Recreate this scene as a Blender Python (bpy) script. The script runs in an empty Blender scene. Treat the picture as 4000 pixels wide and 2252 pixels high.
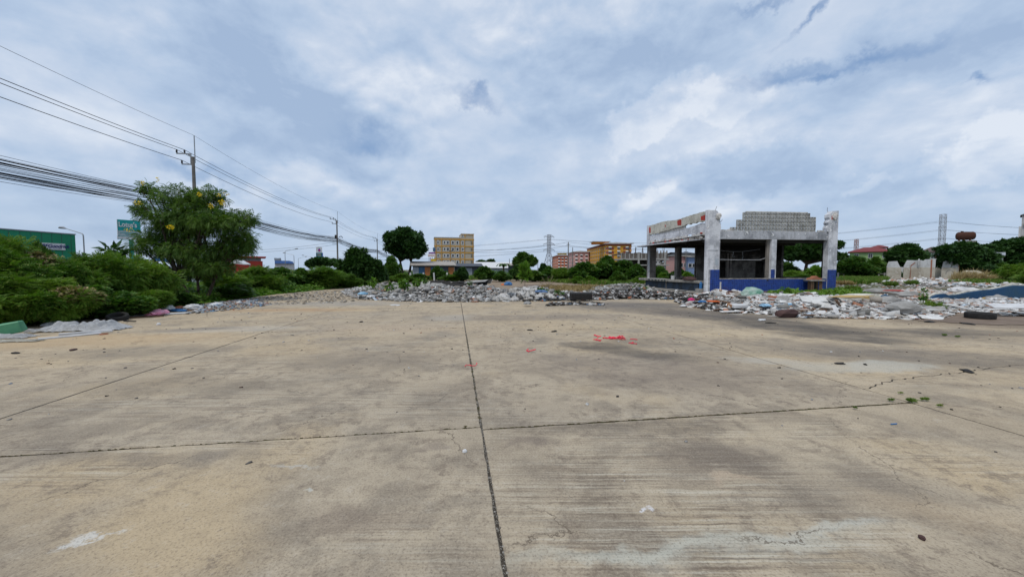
import bpy, bmesh, math, random
import numpy as np
from mathutils import Vector, Matrix, noise as mnoise
R_ = random.Random(7)
rad = math.radians
scene = bpy.context.scene
COL = scene.collection

# ------------------------------------------------------------------ camera
F, H, YH = 1475.0, 1.6, 1053.0            # focal length (photo px), eye height, horizon row
TH = math.atan((1126 - YH) / F)
CT, ST = math.cos(TH), math.sin(TH)
cam_d = bpy.data.cameras.new('camera')
cam_d.sensor_width = 36.0
cam_d.lens = 36.0 * F / 4000.0
cam_d.clip_start = 0.05
cam_d.clip_end = 6000
cam = bpy.data.objects.new('camera', cam_d)
COL.objects.link(cam)
cam.location = (0, 0, H)
cam.rotation_euler = (rad(90) - TH, 0, 0)
scene.camera = cam

def ray(px, py):
    dx = (px - 2000) / F; dy = (1126 - py) / F
    return dx, CT + ST * dy, -ST + CT * dy
def G(px, py, z=0.0):                      # a spot on the ground
    r = ray(px, py); t = (z - H) / r[2]
    return Vector((r[0] * t, r[1] * t, z))
def A(px, py, Y):                          # a spot at distance Y
    r = ray(px, py); t = Y / r[1]
    return Vector((r[0] * t, Y, H + r[2] * t))

# ------------------------------------------------------------------ node helpers
class NT:
    def __init__(s, tree):
        s.t = tree; s.n = tree.nodes; s.l = tree.links
    def new(s, typ, **kw):
        n = s.n.new(typ)
        for k, v in kw.items(): setattr(n, k, v)
        return n
    def put(s, sock, v):
        if isinstance(v, bpy.types.NodeSocket): s.l.new(v, sock)
        elif v is not None:
            if isinstance(v, (tuple, list)) and sock.type == 'RGBA' and len(v) == 3: v = tuple(v) + (1,)
            sock.default_value = v
    def m(s, op, a, b=None, c=None, clamp=False):
        n = s.new('ShaderNodeMath', operation=op); n.use_clamp = clamp
        s.put(n.inputs[0], a)
        if b is not None: s.put(n.inputs[1], b)
        if c is not None: s.put(n.inputs[2], c)
        return n.outputs[0]
    def vm(s, op, a, b=None):
        n = s.new('ShaderNodeVectorMath', operation=op)
        s.put(n.inputs[0], a)
        if b is not None: s.put(n.inputs[3] if op == 'SCALE' else n.inputs[1], b)
        return n.outputs['Value'] if op in ('LENGTH', 'DOT_PRODUCT') else n.outputs[0]
    def mapping(s, v, loc=(0, 0, 0), rot=(0, 0, 0), sc=(1, 1, 1), typ='POINT'):
        n = s.new('ShaderNodeMapping', vector_type=typ)
        s.put(n.inputs[0], v); n.inputs[1].default_value = loc; n.inputs[2].default_value = rot; n.inputs[3].default_value = sc
        return n.outputs[0]
    def noise(s, v, scale=1, detail=4, rough=.5, dist=0, col=False):
        n = s.new('ShaderNodeTexNoise')
        s.put(n.inputs['Vector'], v); s.put(n.inputs['Scale'], scale); s.put(n.inputs['Detail'], detail)
        s.put(n.inputs['Roughness'], rough); s.put(n.inputs['Distortion'], dist)
        return n.outputs['Color'] if col else n.outputs['Fac']
    def vor(s, v, scale=1, feat='F1'):
        n = s.new('ShaderNodeTexVoronoi', feature=feat)
        s.put(n.inputs['Vector'], v); s.put(n.inputs['Scale'], scale)
        return n.outputs['Distance']
    def mr(s, v, a, b, c=0.0, d=1.0, smooth=True):
        n = s.new('ShaderNodeMapRange', interpolation_type='SMOOTHSTEP' if smooth else 'LINEAR')
        s.put(n.inputs[0], v); s.put(n.inputs[1], a); s.put(n.inputs[2], b); s.put(n.inputs[3], c); s.put(n.inputs[4], d)
        return n.outputs[0]
    def mix(s, f, a, b, mode='MIX'):
        n = s.new('ShaderNodeMix', data_type='RGBA', blend_type=mode)
        s.put(n.inputs[0], f); s.put(n.inputs[6], a); s.put(n.inputs[7], b)
        return n.outputs[2]
    def ramp(s, f, stops, interp='LINEAR'):
        n = s.new('ShaderNodeValToRGB'); cr = n.color_ramp; cr.interpolation = interp
        while len(cr.elements) < len(stops): cr.elements.new(0.5)
        for e, (p, c) in zip(cr.elements, stops): e.position = p; e.color = tuple(c) + (1,)
        s.put(n.inputs[0], f)
        return n.outputs[0]
    def ell(s, v, c, r, rot=0.0, soft=.4):   # 1 inside an ellipse, 0 outside
        q = s.mapping(v, (c[0], c[1], 0), (0, 0, rot), (r[0], r[1], 1), 'TEXTURE')
        return s.mr(s.vm('LENGTH', q), 1 + soft, 1 - soft, 0, 1)
    def bump(s, h, strength=.3, dist=.02, nrm=None):
        n = s.new('ShaderNodeBump'); s.put(n.inputs['Height'], h)
        n.inputs['Strength'].default_value = strength; n.inputs['Distance'].default_value = dist
        if nrm is not None: s.put(n.inputs['Normal'], nrm)
        return n.outputs[0]

# ------------------------------------------------------------------ world: cloudy daylight
SUN_EL, SUN_ROT = rad(62), rad(215)
w = bpy.data.worlds.new('World'); scene.world = w; w.use_nodes = True
t = NT(w.node_tree); w.node_tree.nodes.clear()
out = t.new('ShaderNodeOutputWorld'); bg = t.new('ShaderNodeBackground')
t.l.new(bg.outputs[0], out.inputs[0]); bg.inputs[1].default_value = 0.1
sky = t.new('ShaderNodeTexSky', sky_type='NISHITA'); sky.sun_disc = False
sky.sun_elevation = SUN_EL; sky.sun_rotation = SUN_ROT; sky.dust_density = 2.0; sky.air_density = 1.0
gen = t.new('ShaderNodeTexCoord').outputs['Generated']
sep = t.new('ShaderNodeSeparateXYZ'); t.l.new(gen, sep.inputs[0])
X, Y, Z = sep.outputs
zz = t.m('ADD', t.m('MAXIMUM', Z, 0.0), 0.22)
cmb = t.new('ShaderNodeCombineXYZ')
t.put(cmb.inputs[0], t.m('DIVIDE', X, zz)); t.put(cmb.inputs[1], t.m('DIVIDE', Y, zz))
P = cmb.outputs[0]
az = t.m('ARCTAN2', X, Y); el = t.m('ARCSINE', Z)
ca = t.new('ShaderNodeCombineXYZ'); t.put(ca.inputs[0], az); t.put(ca.inputs[1], el)
wn = t.vm('SUBTRACT', t.noise(gen, 5.0, 6, .62, 0, True), (.5, .5, .5))
wf = t.vm('SUBTRACT', t.noise(gen, 17.0, 5, .6, 0, True), (.5, .5, .5))
AZ = t.vm('ADD', t.vm('ADD', ca.outputs[0], t.vm('SCALE', wn, .20)), t.vm('SCALE', wf, .075))
def aze(px, py):
    r = ray(px, py); return math.atan2(r[0], r[1]), math.asin(r[2] / math.sqrt(r[0]**2 + r[1]**2 + r[2]**2))
n1 = t.noise(P, .55, 7, .52, .5)
n2 = t.noise(t.mapping(P, (3.1, 7.7, 0)), 1.7, 7, .58, .3)
n3 = t.noise(t.mapping(ca.outputs[0], (1, 2, 5), sc=(1, 2.0, 1)), 5.0, 7, .6, .2)
b = t.m('ADD', t.m('ADD', t.m('MULTIPLY', n1, .42), t.m('MULTIPLY', n2, .33)), t.m('MULTIPLY', n3, .25))
b = t.mr(b, .33, .67, 0.05, .95, False)
def puff(scale, off, seed, dist=.35):
    a = t.noise(t.mapping(ca.outputs[0], (seed, 2, 5), sc=(1, 1.7, 1)), scale, 6, .56, dist)
    c_ = t.noise(t.mapping(ca.outputs[0], (seed, 2 + off * 1.7, 5), sc=(1, 1.7, 1)), scale, 6, .56, dist)
    return t.m('SUBTRACT', a, c_)
calm = t.mr(t.noise(t.mapping(P, (5, 1, 0)), .8, 4, .5), .35, .6, .25, 1)
b = t.m('ADD', b, t.m('MULTIPLY', calm, t.m('ADD', t.m('MULTIPLY', puff(4.2, .05, 3.3), 1.5), t.m('MULTIPLY', puff(10.0, .022, 8.1), .9))))
# cloud masses: (px, py, rx, ry in photo px, rot, soft, amount)
def mass(px, py, rx, ry, rot, soft):
    a, e = aze(px, py); k = 1 / 1475.0
    cx = math.cos(a)
    return t.ell(AZ, (a, e), (rx * k * cx * cx, ry * k * cx), rot, soft)
for px, py, rx, ry, rot, soft, amt in [
    (900, 180, 650, 120, -.50, .8, -.24), (1250, 480, 300, 150, -.55, .8, -.26), (1050, 640, 430, 90, -.3, .6, -.22),
    (80, 330, 260, 90, .1, .6, -.25), (450, 420, 430, 130, -.2, .6, .25), (2450, 330, 520, 150, .12, .6, -.30),
    (1900, 560, 420, 190, .0, .7, .10), (2560, 460, 230, 85, .35, .18, .34), (2830, 400, 200, 75, .1, .2, .30), (2700, 520, 420, 90, .1, .4, .18),
    (2880, 560, 320, 90, .0, .5, .12), (2950, 690, 330, 65, .12, .5, -.40), (2830, 640, 260, 55, .1, .5, -.12),
    (3650, 120, 560, 110, .15, .8, -.30), (3700, 450, 420, 130, .1, .6, .20), (3420, 740, 330, 60, .1, .5, -.12),
    (3870, 590, 240, 90, .45, .2, .30), (2100, 730, 330, 70, .0, .6, -.20), (1800, 800, 380, 50, 0, .6, -.16), (2520, 770, 120, 40, .3, .4, .30),
    (3380, 745, 90, 22, .1, .4, .22), (1200, 690, 170, 45, -.1, .5, .20), (1550, 330, 350, 110, -.3, .6, .16), (3050, 180, 420, 90, .2, .6, .2),
    (400, 760, 420, 90, -.15, .6, -.22), (700, 880, 900, 80, 0, .7, -.14)]:
    b = t.m('ADD', b, t.m('MULTIPLY', mass(px, py, rx, ry, rot, soft), amt))
lowf = t.mr(el, .0, .16, 1, 0)
b = t.m('ADD', t.m('MULTIPLY', b, t.m('SUBTRACT', 1, t.m('MULTIPLY', lowf, .55))), t.m('MULTIPLY', lowf, .20))
cloud = t.ramp(b, [(0.0, (2.85, 3.75, 5.2)), (.35, (3.6, 4.5, 5.85)), (.65, (4.45, 5.15, 6.25)), (1.0, (5.8, 6.25, 6.95))])
hole = None
for px, py, rx, ry, rot in [(1430, 545, 95, 30, -.15), (1850, 412, 70, 18, -.2), (3050, 295, 150, 22, .0), (3240, 285, 90, 16, .1), (3150, 60, 70, 14, .5), (3480, 190, 170, 22, .15),
                            (750, 655, 120, 26, 0.1), (3850, 320, 70, 12, 0), (2950, 30, 60, 14, .5)]:
    h = mass(px, py, rx * 1.15, ry * 1.2, rot, .98)
    hole = h if hole is None else t.m('MAXIMUM', hole, h)
blue = t.mix(.35, (1.5, 2.6, 4.6), sky.outputs[0])
final = t.mix(t.m('MULTIPLY', hole, t.mr(n3, .35, .65, .45, .9)), cloud, blue)
final = t.mix(.08, final, sky.outputs[0])
t.l.new(final, bg.inputs[0])

sun_d = bpy.data.lights.new('sun', 'SUN'); sun_d.energy = 1.5; sun_d.angle = rad(12); sun_d.color = (1, .95, .87)
sun = bpy.data.objects.new('sun', sun_d); COL.objects.link(sun)
sun.rotation_euler = (rad(90) - SUN_EL, 0, math.pi - SUN_ROT)   # light comes from behind the camera, a little to the left
sdir = Vector((math.sin(SUN_ROT) * math.cos(SUN_EL), math.cos(SUN_ROT) * math.cos(SUN_EL), math.sin(SUN_EL)))
sun.rotation_euler = sdir.to_track_quat('Z', 'Y').to_euler()

vs = scene.view_settings
vs.view_transform = 'Standard'; vs.look = 'None'; vs.exposure = 0.42; vs.gamma = 1.0; vs.use_curve_mapping = False
scene.cycles.max_bounces = 6; scene.cycles.transparent_max_bounces = 6

# ------------------------------------------------------------------ materials
MATS = {}
def mat(name, col=(.5, .5, .5), rough=.85, var=.15, vscale=3.0, col2=None, bump=0.0, bscale=20.0, metal=0.0, spec=.3, rnd=0.0, coord='Object', island=False):
    if name in MATS: return MATS[name]
    m = bpy.data.materials.new(name); m.use_nodes = True; t = NT(m.node_tree); t.n.clear()
    o = t.new('ShaderNodeOutputMaterial'); p = t.new('ShaderNodeBsdfPrincipled'); t.l.new(p.outputs[0], o.inputs[0])
    co = t.new('ShaderNodeTexCoord').outputs['Object'] if coord == 'Object' else t.new('ShaderNodeNewGeometry').outputs['Position']
    nz = t.noise(co, vscale, 5, .6)
    f = t.mr(nz, .3, .7, 0, 1, False)
    c2 = col2 if col2 else tuple(c * (1 - var * 2) for c in col)
    c = t.mix(f, col, c2)
    if rnd:
        r = t.new('ShaderNodeObjectInfo').outputs['Random']
        if island: r = t.new('ShaderNodeNewGeometry').outputs['Random Per Island']
        c = t.mix(1.0, c, t.ramp(r, [(0, (1 - rnd,) * 3), (1, (1 + rnd * .4,) * 3)]), 'MULTIPLY')
    t.put(p.inputs['Base Color'], c)
    p.inputs['Roughness'].default_value = rough; p.inputs['Metallic'].default_value = metal
    p.inputs['Specular IOR Level'].default_value = spec
    if bump:
        t.put(p.inputs['Normal'], t.bump(t.noise(co, bscale, 5, .65), bump, .03))
    MATS[name] = m
    return m

def leaf_mat(name, c1, c2, c3=None, trans=.3):
    c1, c2 = tuple(x * 1.18 for x in c1), tuple(x * 1.18 for x in c2)
    m = bpy.data.materials.new(name); m.use_nodes = True; t = NT(m.node_tree); t.n.clear()
    o = t.new('ShaderNodeOutputMaterial')
    g = t.new('ShaderNodeNewGeometry')
    r = g.outputs['Random Per Island']
    co = g.outputs['Position']
    nz = t.mr(t.noise(co, 1.1, 3, .5), .35, .65)
    ob = t.new('ShaderNodeObjectInfo').outputs['Random']
    c = t.mix(t.m('ADD', t.m('MULTIPLY', nz, .6), t.m('MULTIPLY', r, .4)), c1, c2)
    if c3: c = t.mix(t.mr(r, .86, .93), c, c3)
    c = t.mix(1.0, c, t.ramp(ob, [(0, (.82, .88, .85)), (1, (1.15, 1.1, 1.0))]), 'MULTIPLY')
    d = t.new('ShaderNodeBsdfPrincipled'); t.put(d.inputs['Base Color'], c); d.inputs['Roughness'].default_value = .55; d.inputs['Specular IOR Level'].default_value = .25
    tr = t.new('ShaderNodeBsdfTranslucent'); t.put(tr.inputs[0], t.mix(1.0, c, (1.1, 1.25, .6), 'MULTIPLY'))
    mx = t.new('ShaderNodeMixShader'); mx.inputs[0].default_value = trans
    t.l.new(d.outputs[0], mx.inputs[1]); t.l.new(tr.outputs[0], mx.inputs[2]); t.l.new(mx.outputs[0], o.inputs[0])
    MATS[name] = m
    return m

# ------------------------------------------------------------------ object helpers
def tag(o, label=None, cat=None, group=None, kind=None):
    if label: o['label'] = label
    if cat: o['category'] = cat
    if group: o['group'] = group
    if kind: o['kind'] = kind
    return o
def thing(name, label, cat, loc=(0, 0, 0), rz=0.0, group=None):
    o = bpy.data.objects.new(name, None); COL.objects.link(o); o.empty_display_size = .2
    o.location = loc; o.rotation_euler = (0, 0, rz)
    return tag(o, label, cat, group)
class MB:
    def __init__(s): s.v = []; s.f = []
    def add(s, vs, fs):
        n = len(s.v); s.v += [tuple(v) for v in vs]; s.f += [tuple(n + i for i in f) for f in fs]
        return s
    def box(s, x0, x1, y0, y1, z0, z1, jit=0.0):
        vs = [(x, y, z) for z in (z0, z1) for y in (y0, y1) for x in (x0, x1)]
        if jit: vs = [tuple(c + R_.uniform(-jit, jit) for c in v) for v in vs]
        return s.add(vs, [(0, 2, 3, 1), (4, 5, 7, 6), (0, 1, 5, 4), (2, 6, 7, 3), (0, 4, 6, 2), (1, 3, 7, 5)])
    def tube(s, pts, r, n=6, cap=True):
        pts = [Vector(p) for p in pts]; rs = r if isinstance(r, (list, tuple)) else [r] * len(pts)
        base = len(s.v)
        for i, p in enumerate(pts):
            d = (pts[min(i + 1, len(pts) - 1)] - pts[max(i - 1, 0)]).normalized()
            a = d.cross(Vector((0, 0, 1)))
            if a.length < 1e-3: a = Vector((1, 0, 0))
            a.normalize(); b_ = d.cross(a)
            for k in range(n):
                q = 2 * math.pi * k / n
                s.v.append(tuple(p + (a * math.cos(q) + b_ * math.sin(q)) * rs[i]))
        for i in range(len(pts) - 1):
            for k in range(n):
                k2 = (k + 1) % n
                s.f.append((base + i * n + k, base + i * n + k2, base + (i + 1) * n + k2, base + (i + 1) * n + k))
        if cap:
            s.f.append(tuple(base + k for k in range(n))[::-1])
            e = base + (len(pts) - 1) * n
            s.f.append(tuple(e + k for k in range(n)))
        return s
    def prism(s, poly, axis, a0, a1):        # poly 2D extruded along an axis ('x','y','z')
        def P3(u, v, a):
            return (a, u, v) if axis == 'x' else ((u, a, v) if axis == 'y' else (u, v, a))
        n = len(poly)
        vs = [P3(u, v, a0) for u, v in poly] + [P3(u, v, a1) for u, v in poly]
        fs = [tuple(range(n))[::-1], tuple(range(n, 2 * n))] + [(i, (i + 1) % n, n + (i + 1) % n, n + i) for i in range(n)]
        return s.add(vs, fs)
    def mesh(s, name, m=None, smooth=False):
        me = bpy.data.meshes.new(name); me.from_pydata(s.v, [], s.f)
        bm = bmesh.new(); bm.from_mesh(me); bmesh.ops.recalc_face_normals(bm, faces=bm.faces); bm.to_mesh(me); bm.free()
        if m: me.materials.append(m)
        if smooth: me.polygons.foreach_set('use_smooth', [True] * len(me.polygons))
        me.update()
        return me
    def build(s, name, m=None, parent=None, smooth=False, **kw):
        o = bpy.data.objects.new(name, s.mesh(name, m, smooth)); COL.objects.link(o)
        if parent: o.parent = parent
        return tag(o, **kw)
def bevel(o, wdt=.01, seg=1):
    bm = bmesh.new(); bm.from_mesh(o.data)
    bmesh.ops.bevel(bm, geom=bm.edges[:], offset=wdt, segments=seg, affect='EDGES', clamp_overlap=True)
    bm.to_mesh(o.data); bm.free(); return o
def link_mesh(name, me, parent=None, loc=(0, 0, 0), rot=(0, 0, 0), sc=(1, 1, 1), **kw):
    o = bpy.data.objects.new(name, me); COL.objects.link(o); o.location = loc; o.rotation_euler = rot; o.scale = sc
    if parent: o.parent = parent
    return tag(o, **kw)
def copy_tree(o, parent=None):
    c = o.copy(); COL.objects.link(c); c.parent = parent
    for ch in [q for q in o.children]: copy_tree(ch, c)
    return c
def np_mesh(name, V, Fq, m):                  # V (n,3), Fq (k,4) or (k,3)
    me = bpy.data.meshes.new(name); k = Fq.shape[1]
    me.vertices.add(len(V)); me.vertices.foreach_set('co', V.astype(np.float32).ravel())
    me.loops.add(Fq.size); me.loops.foreach_set('vertex_index', Fq.astype(np.int32).ravel())
    me.polygons.add(len(Fq)); me.polygons.foreach_set('loop_start', (np.arange(len(Fq)) * k).astype(np.int32))
    me.polygons.foreach_set('loop_total', np.full(len(Fq), k, np.int32))
    me.update(calc_edges=True); me.validate()
    me.materials.append(m)
    return me
def inst(TV, TF, Rm, T, S):                   # template instanced N times into one vertex array
    N, n = len(T), len(TV)
    V = np.einsum('nij,vj->nvi', Rm, TV) * S[:, None, None] if S.ndim == 1 else np.einsum('nij,nvj->nvi', Rm, TV[None] * S[:, None, :])
    V = V + T[:, None, :]
    Fq = TF[None] + (np.arange(N) * n)[:, None, None]
    return V.reshape(-1, 3), Fq.reshape(-1, TF.shape[1])
def basis(d, up):                             # rotation matrices: local x -> d, local z ~ up
    d = d / np.linalg.norm(d, axis=1, keepdims=True)
    y = np.cross(up, d); y /= np.linalg.norm(y, axis=1, keepdims=True) + 1e-9
    z = np.cross(d, y)
    return np.stack([d, y, z], axis=2)
def rotz_rand(rg, N, tilt=.3):
    a = rg.uniform(0, 2 * np.pi, N); d = np.stack([np.cos(a), np.sin(a), rg.normal(0, tilt, N)], 1)
    up = np.stack([rg.normal(0, tilt, N), rg.normal(0, tilt, N), np.ones(N)], 1)
    return basis(d, up)
# leaf templates (length 1 along x)
def t_frond(pairs=6, wd=.30):
    v, f = [], []
    for i in range(pairs):
        x = .12 + .85 * i / pairs; z = -.35 * x * x
        L = wd * (1 - .35 * abs(x - .5) * 2)
        for s in (-1, 1):
            n = len(v)
            v += [(x, 0, z), (x + .09, s * L * .5, z - .03), (x + .10, s * L, z - .10), (x - .02, s * L * .55, z - .04)]
            f.append((n, n + 1, n + 2, n + 3))
    n = len(v); v += [(0, -.008, 0), (0, .008, 0), (1, .004, -.35), (1, -.004, -.35)]; f.append((n, n + 1, n + 2, n + 3))
    return np.array(v), np.array(f)
def t_leaf():
    v = [(0, 0, 0), (.45, .30, .04), (1, 0, -.08), (.45, -.30, .04)]
    return np.array(v), np.array([(0, 1, 2, 3)])
def t_sprig():
    v, f = [], []
    for k, (a, e, x0) in enumerate([(0, 0, .4), (.9, .1, .2), (-.9, .1, .25), (1.8, -.1, 0), (-1.7, .0, .05), (.4, .6, .1)]):
        n = len(v); d = np.array([math.cos(a), math.sin(a), e]); s_ = np.array([-math.sin(a), math.cos(a), 0.2]) * .20
        o = np.array([x0, 0, 0]); L = .6
        for q in (o, o + d * L * .45 + s_, o + d * L, o + d * L * .45 - s_): v.append(tuple(q))
        f.append((n, n + 1, n + 2, n + 3))
    return np.array(v), np.array(f)
def t_blade(n=5):
    rr = random.Random(3); v, f = [], []
    for i in range(n):
        a = rr.uniform(0, 6.28); b_ = rr.uniform(.15, .55); h = rr.uniform(.6, 1); o = (rr.uniform(-.1, .1), rr.uniform(-.1, .1))
        w_ = .035; c, s = math.cos(a), math.sin(a); k = len(v)
        v += [(h * .0, o[0] - s * w_, o[1] + c * w_), (h * 0, o[0] + s * w_, o[1] - c * w_), (h * .7, o[0] + c * b_ * .35 + s * w_ * .6, o[1] + s * b_ * .35 - c * w_ * .6),
              (h, o[0] + c * b_, o[1] + s * b_)]
        f.append((k, k + 1, k + 2, k + 3))
    v = [(y, z, x) for x, y, z in v]             # blades rise along z
    return np.array(v), np.array(f)
T_FROND, T_LEAF, T_SPRIG, T_BLADE = t_frond(), t_leaf(), t_sprig(), t_blade()

def crown_mesh(name, blobs, n, tmpl, size, m, seed, droop=.2, outw=1.0, sub=9, subr=(.32, .5), shell=.55):
    """foliage: leaf groups spread through lumpy blobs (cx,cy,cz,rx,ry,rz)"""
    rg = np.random.default_rng(seed)
    subs = []
    for (cx, cy, cz, rx, ry, rz) in blobs:
        subs.append((cx, cy, cz, rx * .72, ry * .72, rz * .72, 1.2))
        for k in range(sub):
            d = rg.normal(size=3); d /= np.linalg.norm(d)
            if d[2] < -.5: d[2] *= -.4
            q = rg.uniform(*subr)
            subs.append((cx + d[0] * rx * .72, cy + d[1] * ry * .72, cz + d[2] * rz * .72, rx * q, ry * q, rz * q, q * 1.6))
    S = np.array(subs); wgt = S[:, 6] * (S[:, 3] * S[:, 5]); wgt /= wgt.sum()
    idx = rg.choice(len(S), n, p=wgt)
    d = rg.normal(size=(n, 3)); d /= np.linalg.norm(d, axis=1, keepdims=True)
    r = shell + (1 - shell) * rg.random(n) ** .7
    r *= 1 + np.maximum(0, rg.normal(0, .07, n))
    T = S[idx, :3] + d * S[idx, 3:6] * r[:, None]
    T[:, 2] = np.maximum(T[:, 2], .03)
    dirs = d * outw + rg.normal(0, .45, (n, 3)); dirs[:, 2] -= droop
    up = np.tile(np.array([0, 0, 1.0]), (n, 1)) + d * .5 + rg.normal(0, .35, (n, 3))
    V, Fq = inst(tmpl[0], tmpl[1], basis(dirs, up), T, size * rg.uniform(.6, 1.25, n))
    V[:, 2] = np.maximum(V[:, 2], .005)
    return np_mesh(name, V, Fq, m)

def jag(p, q, n, amp, rr=R_):
    p = Vector(p); q = Vector(q); d = (q - p); nn = Vector((-d.y, d.x)).normalized() if len(d) == 2 else None
    out = []
    for i in range(n):
        f = i / n; o = p + d * f
        if i: o = o + nn * rr.uniform(-amp, amp)
        out.append((o.x, o.y))
    return out
# ================================================================== GROUND
SA = rad(8.5); CA, SN = math.cos(SA), math.sin(SA)
def VW(v, w_):                                # yard axes (v across, w along the joints) -> world
    return (v * CA - w_ * SN, v * SN + w_ * CA)
def toVW(p): return (p[0] * CA + p[1] * SN, -p[0] * SN + p[1] * CA)

def ground_mat():
    m = bpy.data.materials.new('earth_and_grass'); m.use_nodes = True; t = NT(m.node_tree); t.n.clear()
    o = t.new('ShaderNodeOutputMaterial'); p = t.new('ShaderNodeBsdfPrincipled'); t.l.new(p.outputs[0], o.inputs[0])
    co = t.new('ShaderNodeNewGeometry').outputs['Position']
    g = t.mix(t.mr(t.noise(co, .35, 6, .6), .42, .58), (.07, .10, .03), (.17, .125, .075))
    g = t.mix(t.mr(t.noise(co, 2.3, 5, .6), .4, .62), g, (.11, .085, .055))
    t.put(p.inputs['Base Color'], g); p.inputs['Roughness'].default_value = .95
    t.put(p.inputs['Normal'], t.bump(t.noise(co, 4, 6, .6), .6, .1))
    return m
mb = MB(); N = 48
ringr = [0.01, 60, 200, 900, 4500]
for r in ringr:
    for k in range(N):
        a = 2 * math.pi * k / N; mb.v.append((r * math.cos(a), r * math.sin(a) + 20, -.10))
for i in range(len(ringr) - 1):
    for k in range(N): mb.f.append((i * N + k, i * N + (k + 1) % N, (i + 1) * N + (k + 1) % N, (i + 1) * N + k))
mb.build('ground', ground_mat(), kind='structure')

# ---- concrete
def concrete_mat(name='yard_concrete', dusty=0.0):
    m = bpy.data.materials.new(name); m.use_nodes = True; t = NT(m.node_tree); t.n.clear()
    o = t.new('ShaderNodeOutputMaterial'); p = t.new('ShaderNodeBsdfPrincipled'); t.l.new(p.outputs[0], o.inputs[0])
    pos = t.new('ShaderNodeNewGeometry').outputs['Position']
    wv = t.vm('SCALE', t.vm('SUBTRACT', t.noise(pos, .55, 4, .55, 0, True), (.5, .5, .5)), .9)
    wv2 = t.vm('SCALE', t.vm('SUBTRACT', t.noise(pos, 3.1, 5, .65, 0, True), (.5, .5, .5)), .5)
    PW = t.vm('ADD', t.vm('ADD', pos, wv), wv2)                       # warped position, for stain outlines
    PY = t.mapping(pos, rot=(0, 0, -SA))                              # yard axes
    big = t.noise(pos, .42, 6, .58, .4)
    med = t.noise(PY, 1.5, 7, .62, .3)
    tan_, brn, pale, sand = (.410, .345, .252), (.225, .190, .145), (.54, .51, .425), (.455, .352, .215)
    c = t.mix(t.mr(big, .42, .62), tan_, t.mix(.5, tan_, brn))
    c = t.mix(t.mr(med, .44, .62, 0, .78), c, brn)
    c = t.mix(t.mr(t.noise(t.mapping(pos, (9, 2, 0)), .33, 5, .55), .52, .66, 0, .7), c, sand)
    # sand lies thicker away from the middle of the yard
    far = t.mr(t.vm('LENGTH', t.mapping(PW, (0.5, 2, 0), sc=(1, 1, 0))), 5, 12, 0, .6)
    c = t.mix(t.m('MULTIPLY', far, t.mr(t.noise(PY, .9, 5, .6), .3, .55)), c, (.475, .378, .25))
    # streaks of the broom, nearly across the yard
    PB = t.mapping(t.vm('ADD', pos, t.vm('SCALE', wv2, .12)), rot=(0, 0, -rad(9.5)), sc=(.55, 19, 1))
    st = t.noise(PB, 1.0, 7, .68)
    st2 = t.noise(t.mapping(PB, (4, 1, 0), sc=(.6, 3.2, 1)), 1.0, 5, .7)
    mk = t.mr(t.noise(t.mapping(pos, (2, 5, 0), sc=(.6, 1, 1)), .6, 4, .6), .50, .62, .04, .6)
    for (px_, py_, rx_, ry_, am_) in ((2600, 1900, 1.3, .6, .85), (2500, 1660, 1.1, .4, .7), (2750, 2130, 1.1, .35, 1.0), (800, 1560, 2.0, .5, .7), (900, 1400, 2.4, .8, .5), (600, 1740, 1.3, .18, .7), (1500, 1600, 1.2, .35, .5), (200, 1350, 3, .7, .4)):
        q_ = G(px_, py_); mk = t.m('MAXIMUM', mk, t.m('MULTIPLY', t.ell(PW, (q_.x, q_.y), (rx_, ry_), 0, .6), am_))
    msk = t.m('MULTIPLY', mk, t.mr(t.noise(PY, 2.3, 4, .6), .36, .56, .3, 1))
    PB2 = t.mapping(t.vm('ADD', pos, t.vm('SCALE', wv2, .07)), rot=(0, 0, -rad(9.5)), sc=(.9, 42, 1))
    st3 = t.noise(PB2, 1.0, 5, .65)
    g3 = t.noise(pos, 6.5, 8, .78)
    spot = t.noise(t.mapping(pos, (7, 1, 0)), 1.1, 6, .6)
    c = t.mix(t.m('MULTIPLY', t.mr(g3, .49, .60, 0, .62), t.mr(spot, .38, .58, .15, 1)), c, (.165, .13, .098))
    c = t.mix(t.mr(g3, .44, .36, 0, .35), c, (.47, .42, .345))
    c = t.mix(t.m('MULTIPLY', msk, t.mr(st3, .52, .60, 0, .78)), c, (.125, .098, .074))
    c = t.mix(t.m('MULTIPLY', msk, t.mr(st3, .46, .38, 0, .50)), c, pale)
    c = t.mix(t.m('MULTIPLY', msk, t.mr(st, .50, .66, 0, .80)), c, (.15, .115, .085))
    c = t.mix(t.m('MULTIPLY', msk, t.mr(st2, .58, .75, 0, .55)), c, (.13, .10, .075))
    c = t.mix(t.m('MULTIPLY', msk, t.mr(st, .50, .34, 0, .45)), c, pale)
    # stains with outlines of their own (centre, radii in metres)
    def S(px, py, rx, ry, rot, soft, col, amt):
        nonlocal c
        q = G(px, py)
        k = t.ell(PW, (q.x, q.y), (rx, ry), rot, soft)
        k = t.m('MULTIPLY', k, t.mr(med, .30, .60, .68, 1))
        c = t.mix(t.m('MULTIPLY', k, amt), c, col)
    soot = (.055, .05, .047)
    S(2310, 1345, .75, .42, -.25, .25, soot, .62); S(2440, 1372, 1.05, .45, -.5, .45, soot, .55); S(2480, 1335, .8, .5, .1, .6, soot, .40); S(2580, 1390, 1.0, .35, -.5, .6, soot, .35)       # burnt patch by the red plastic
    S(2500, 1440, 1.6, .9, -.3, .6, (.16, .13, .11), .5)
    S(2800, 1232, 1.8, .6, -.5, .5, soot, .55); S(2960, 1255, 2.1, .85, -.65, .4, soot, .80); S(3130, 1285, 1.7, .62, -.6, .4, soot, .80); S(3300, 1318, 1.35, .5, -.5, .4, soot, .75)
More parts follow.
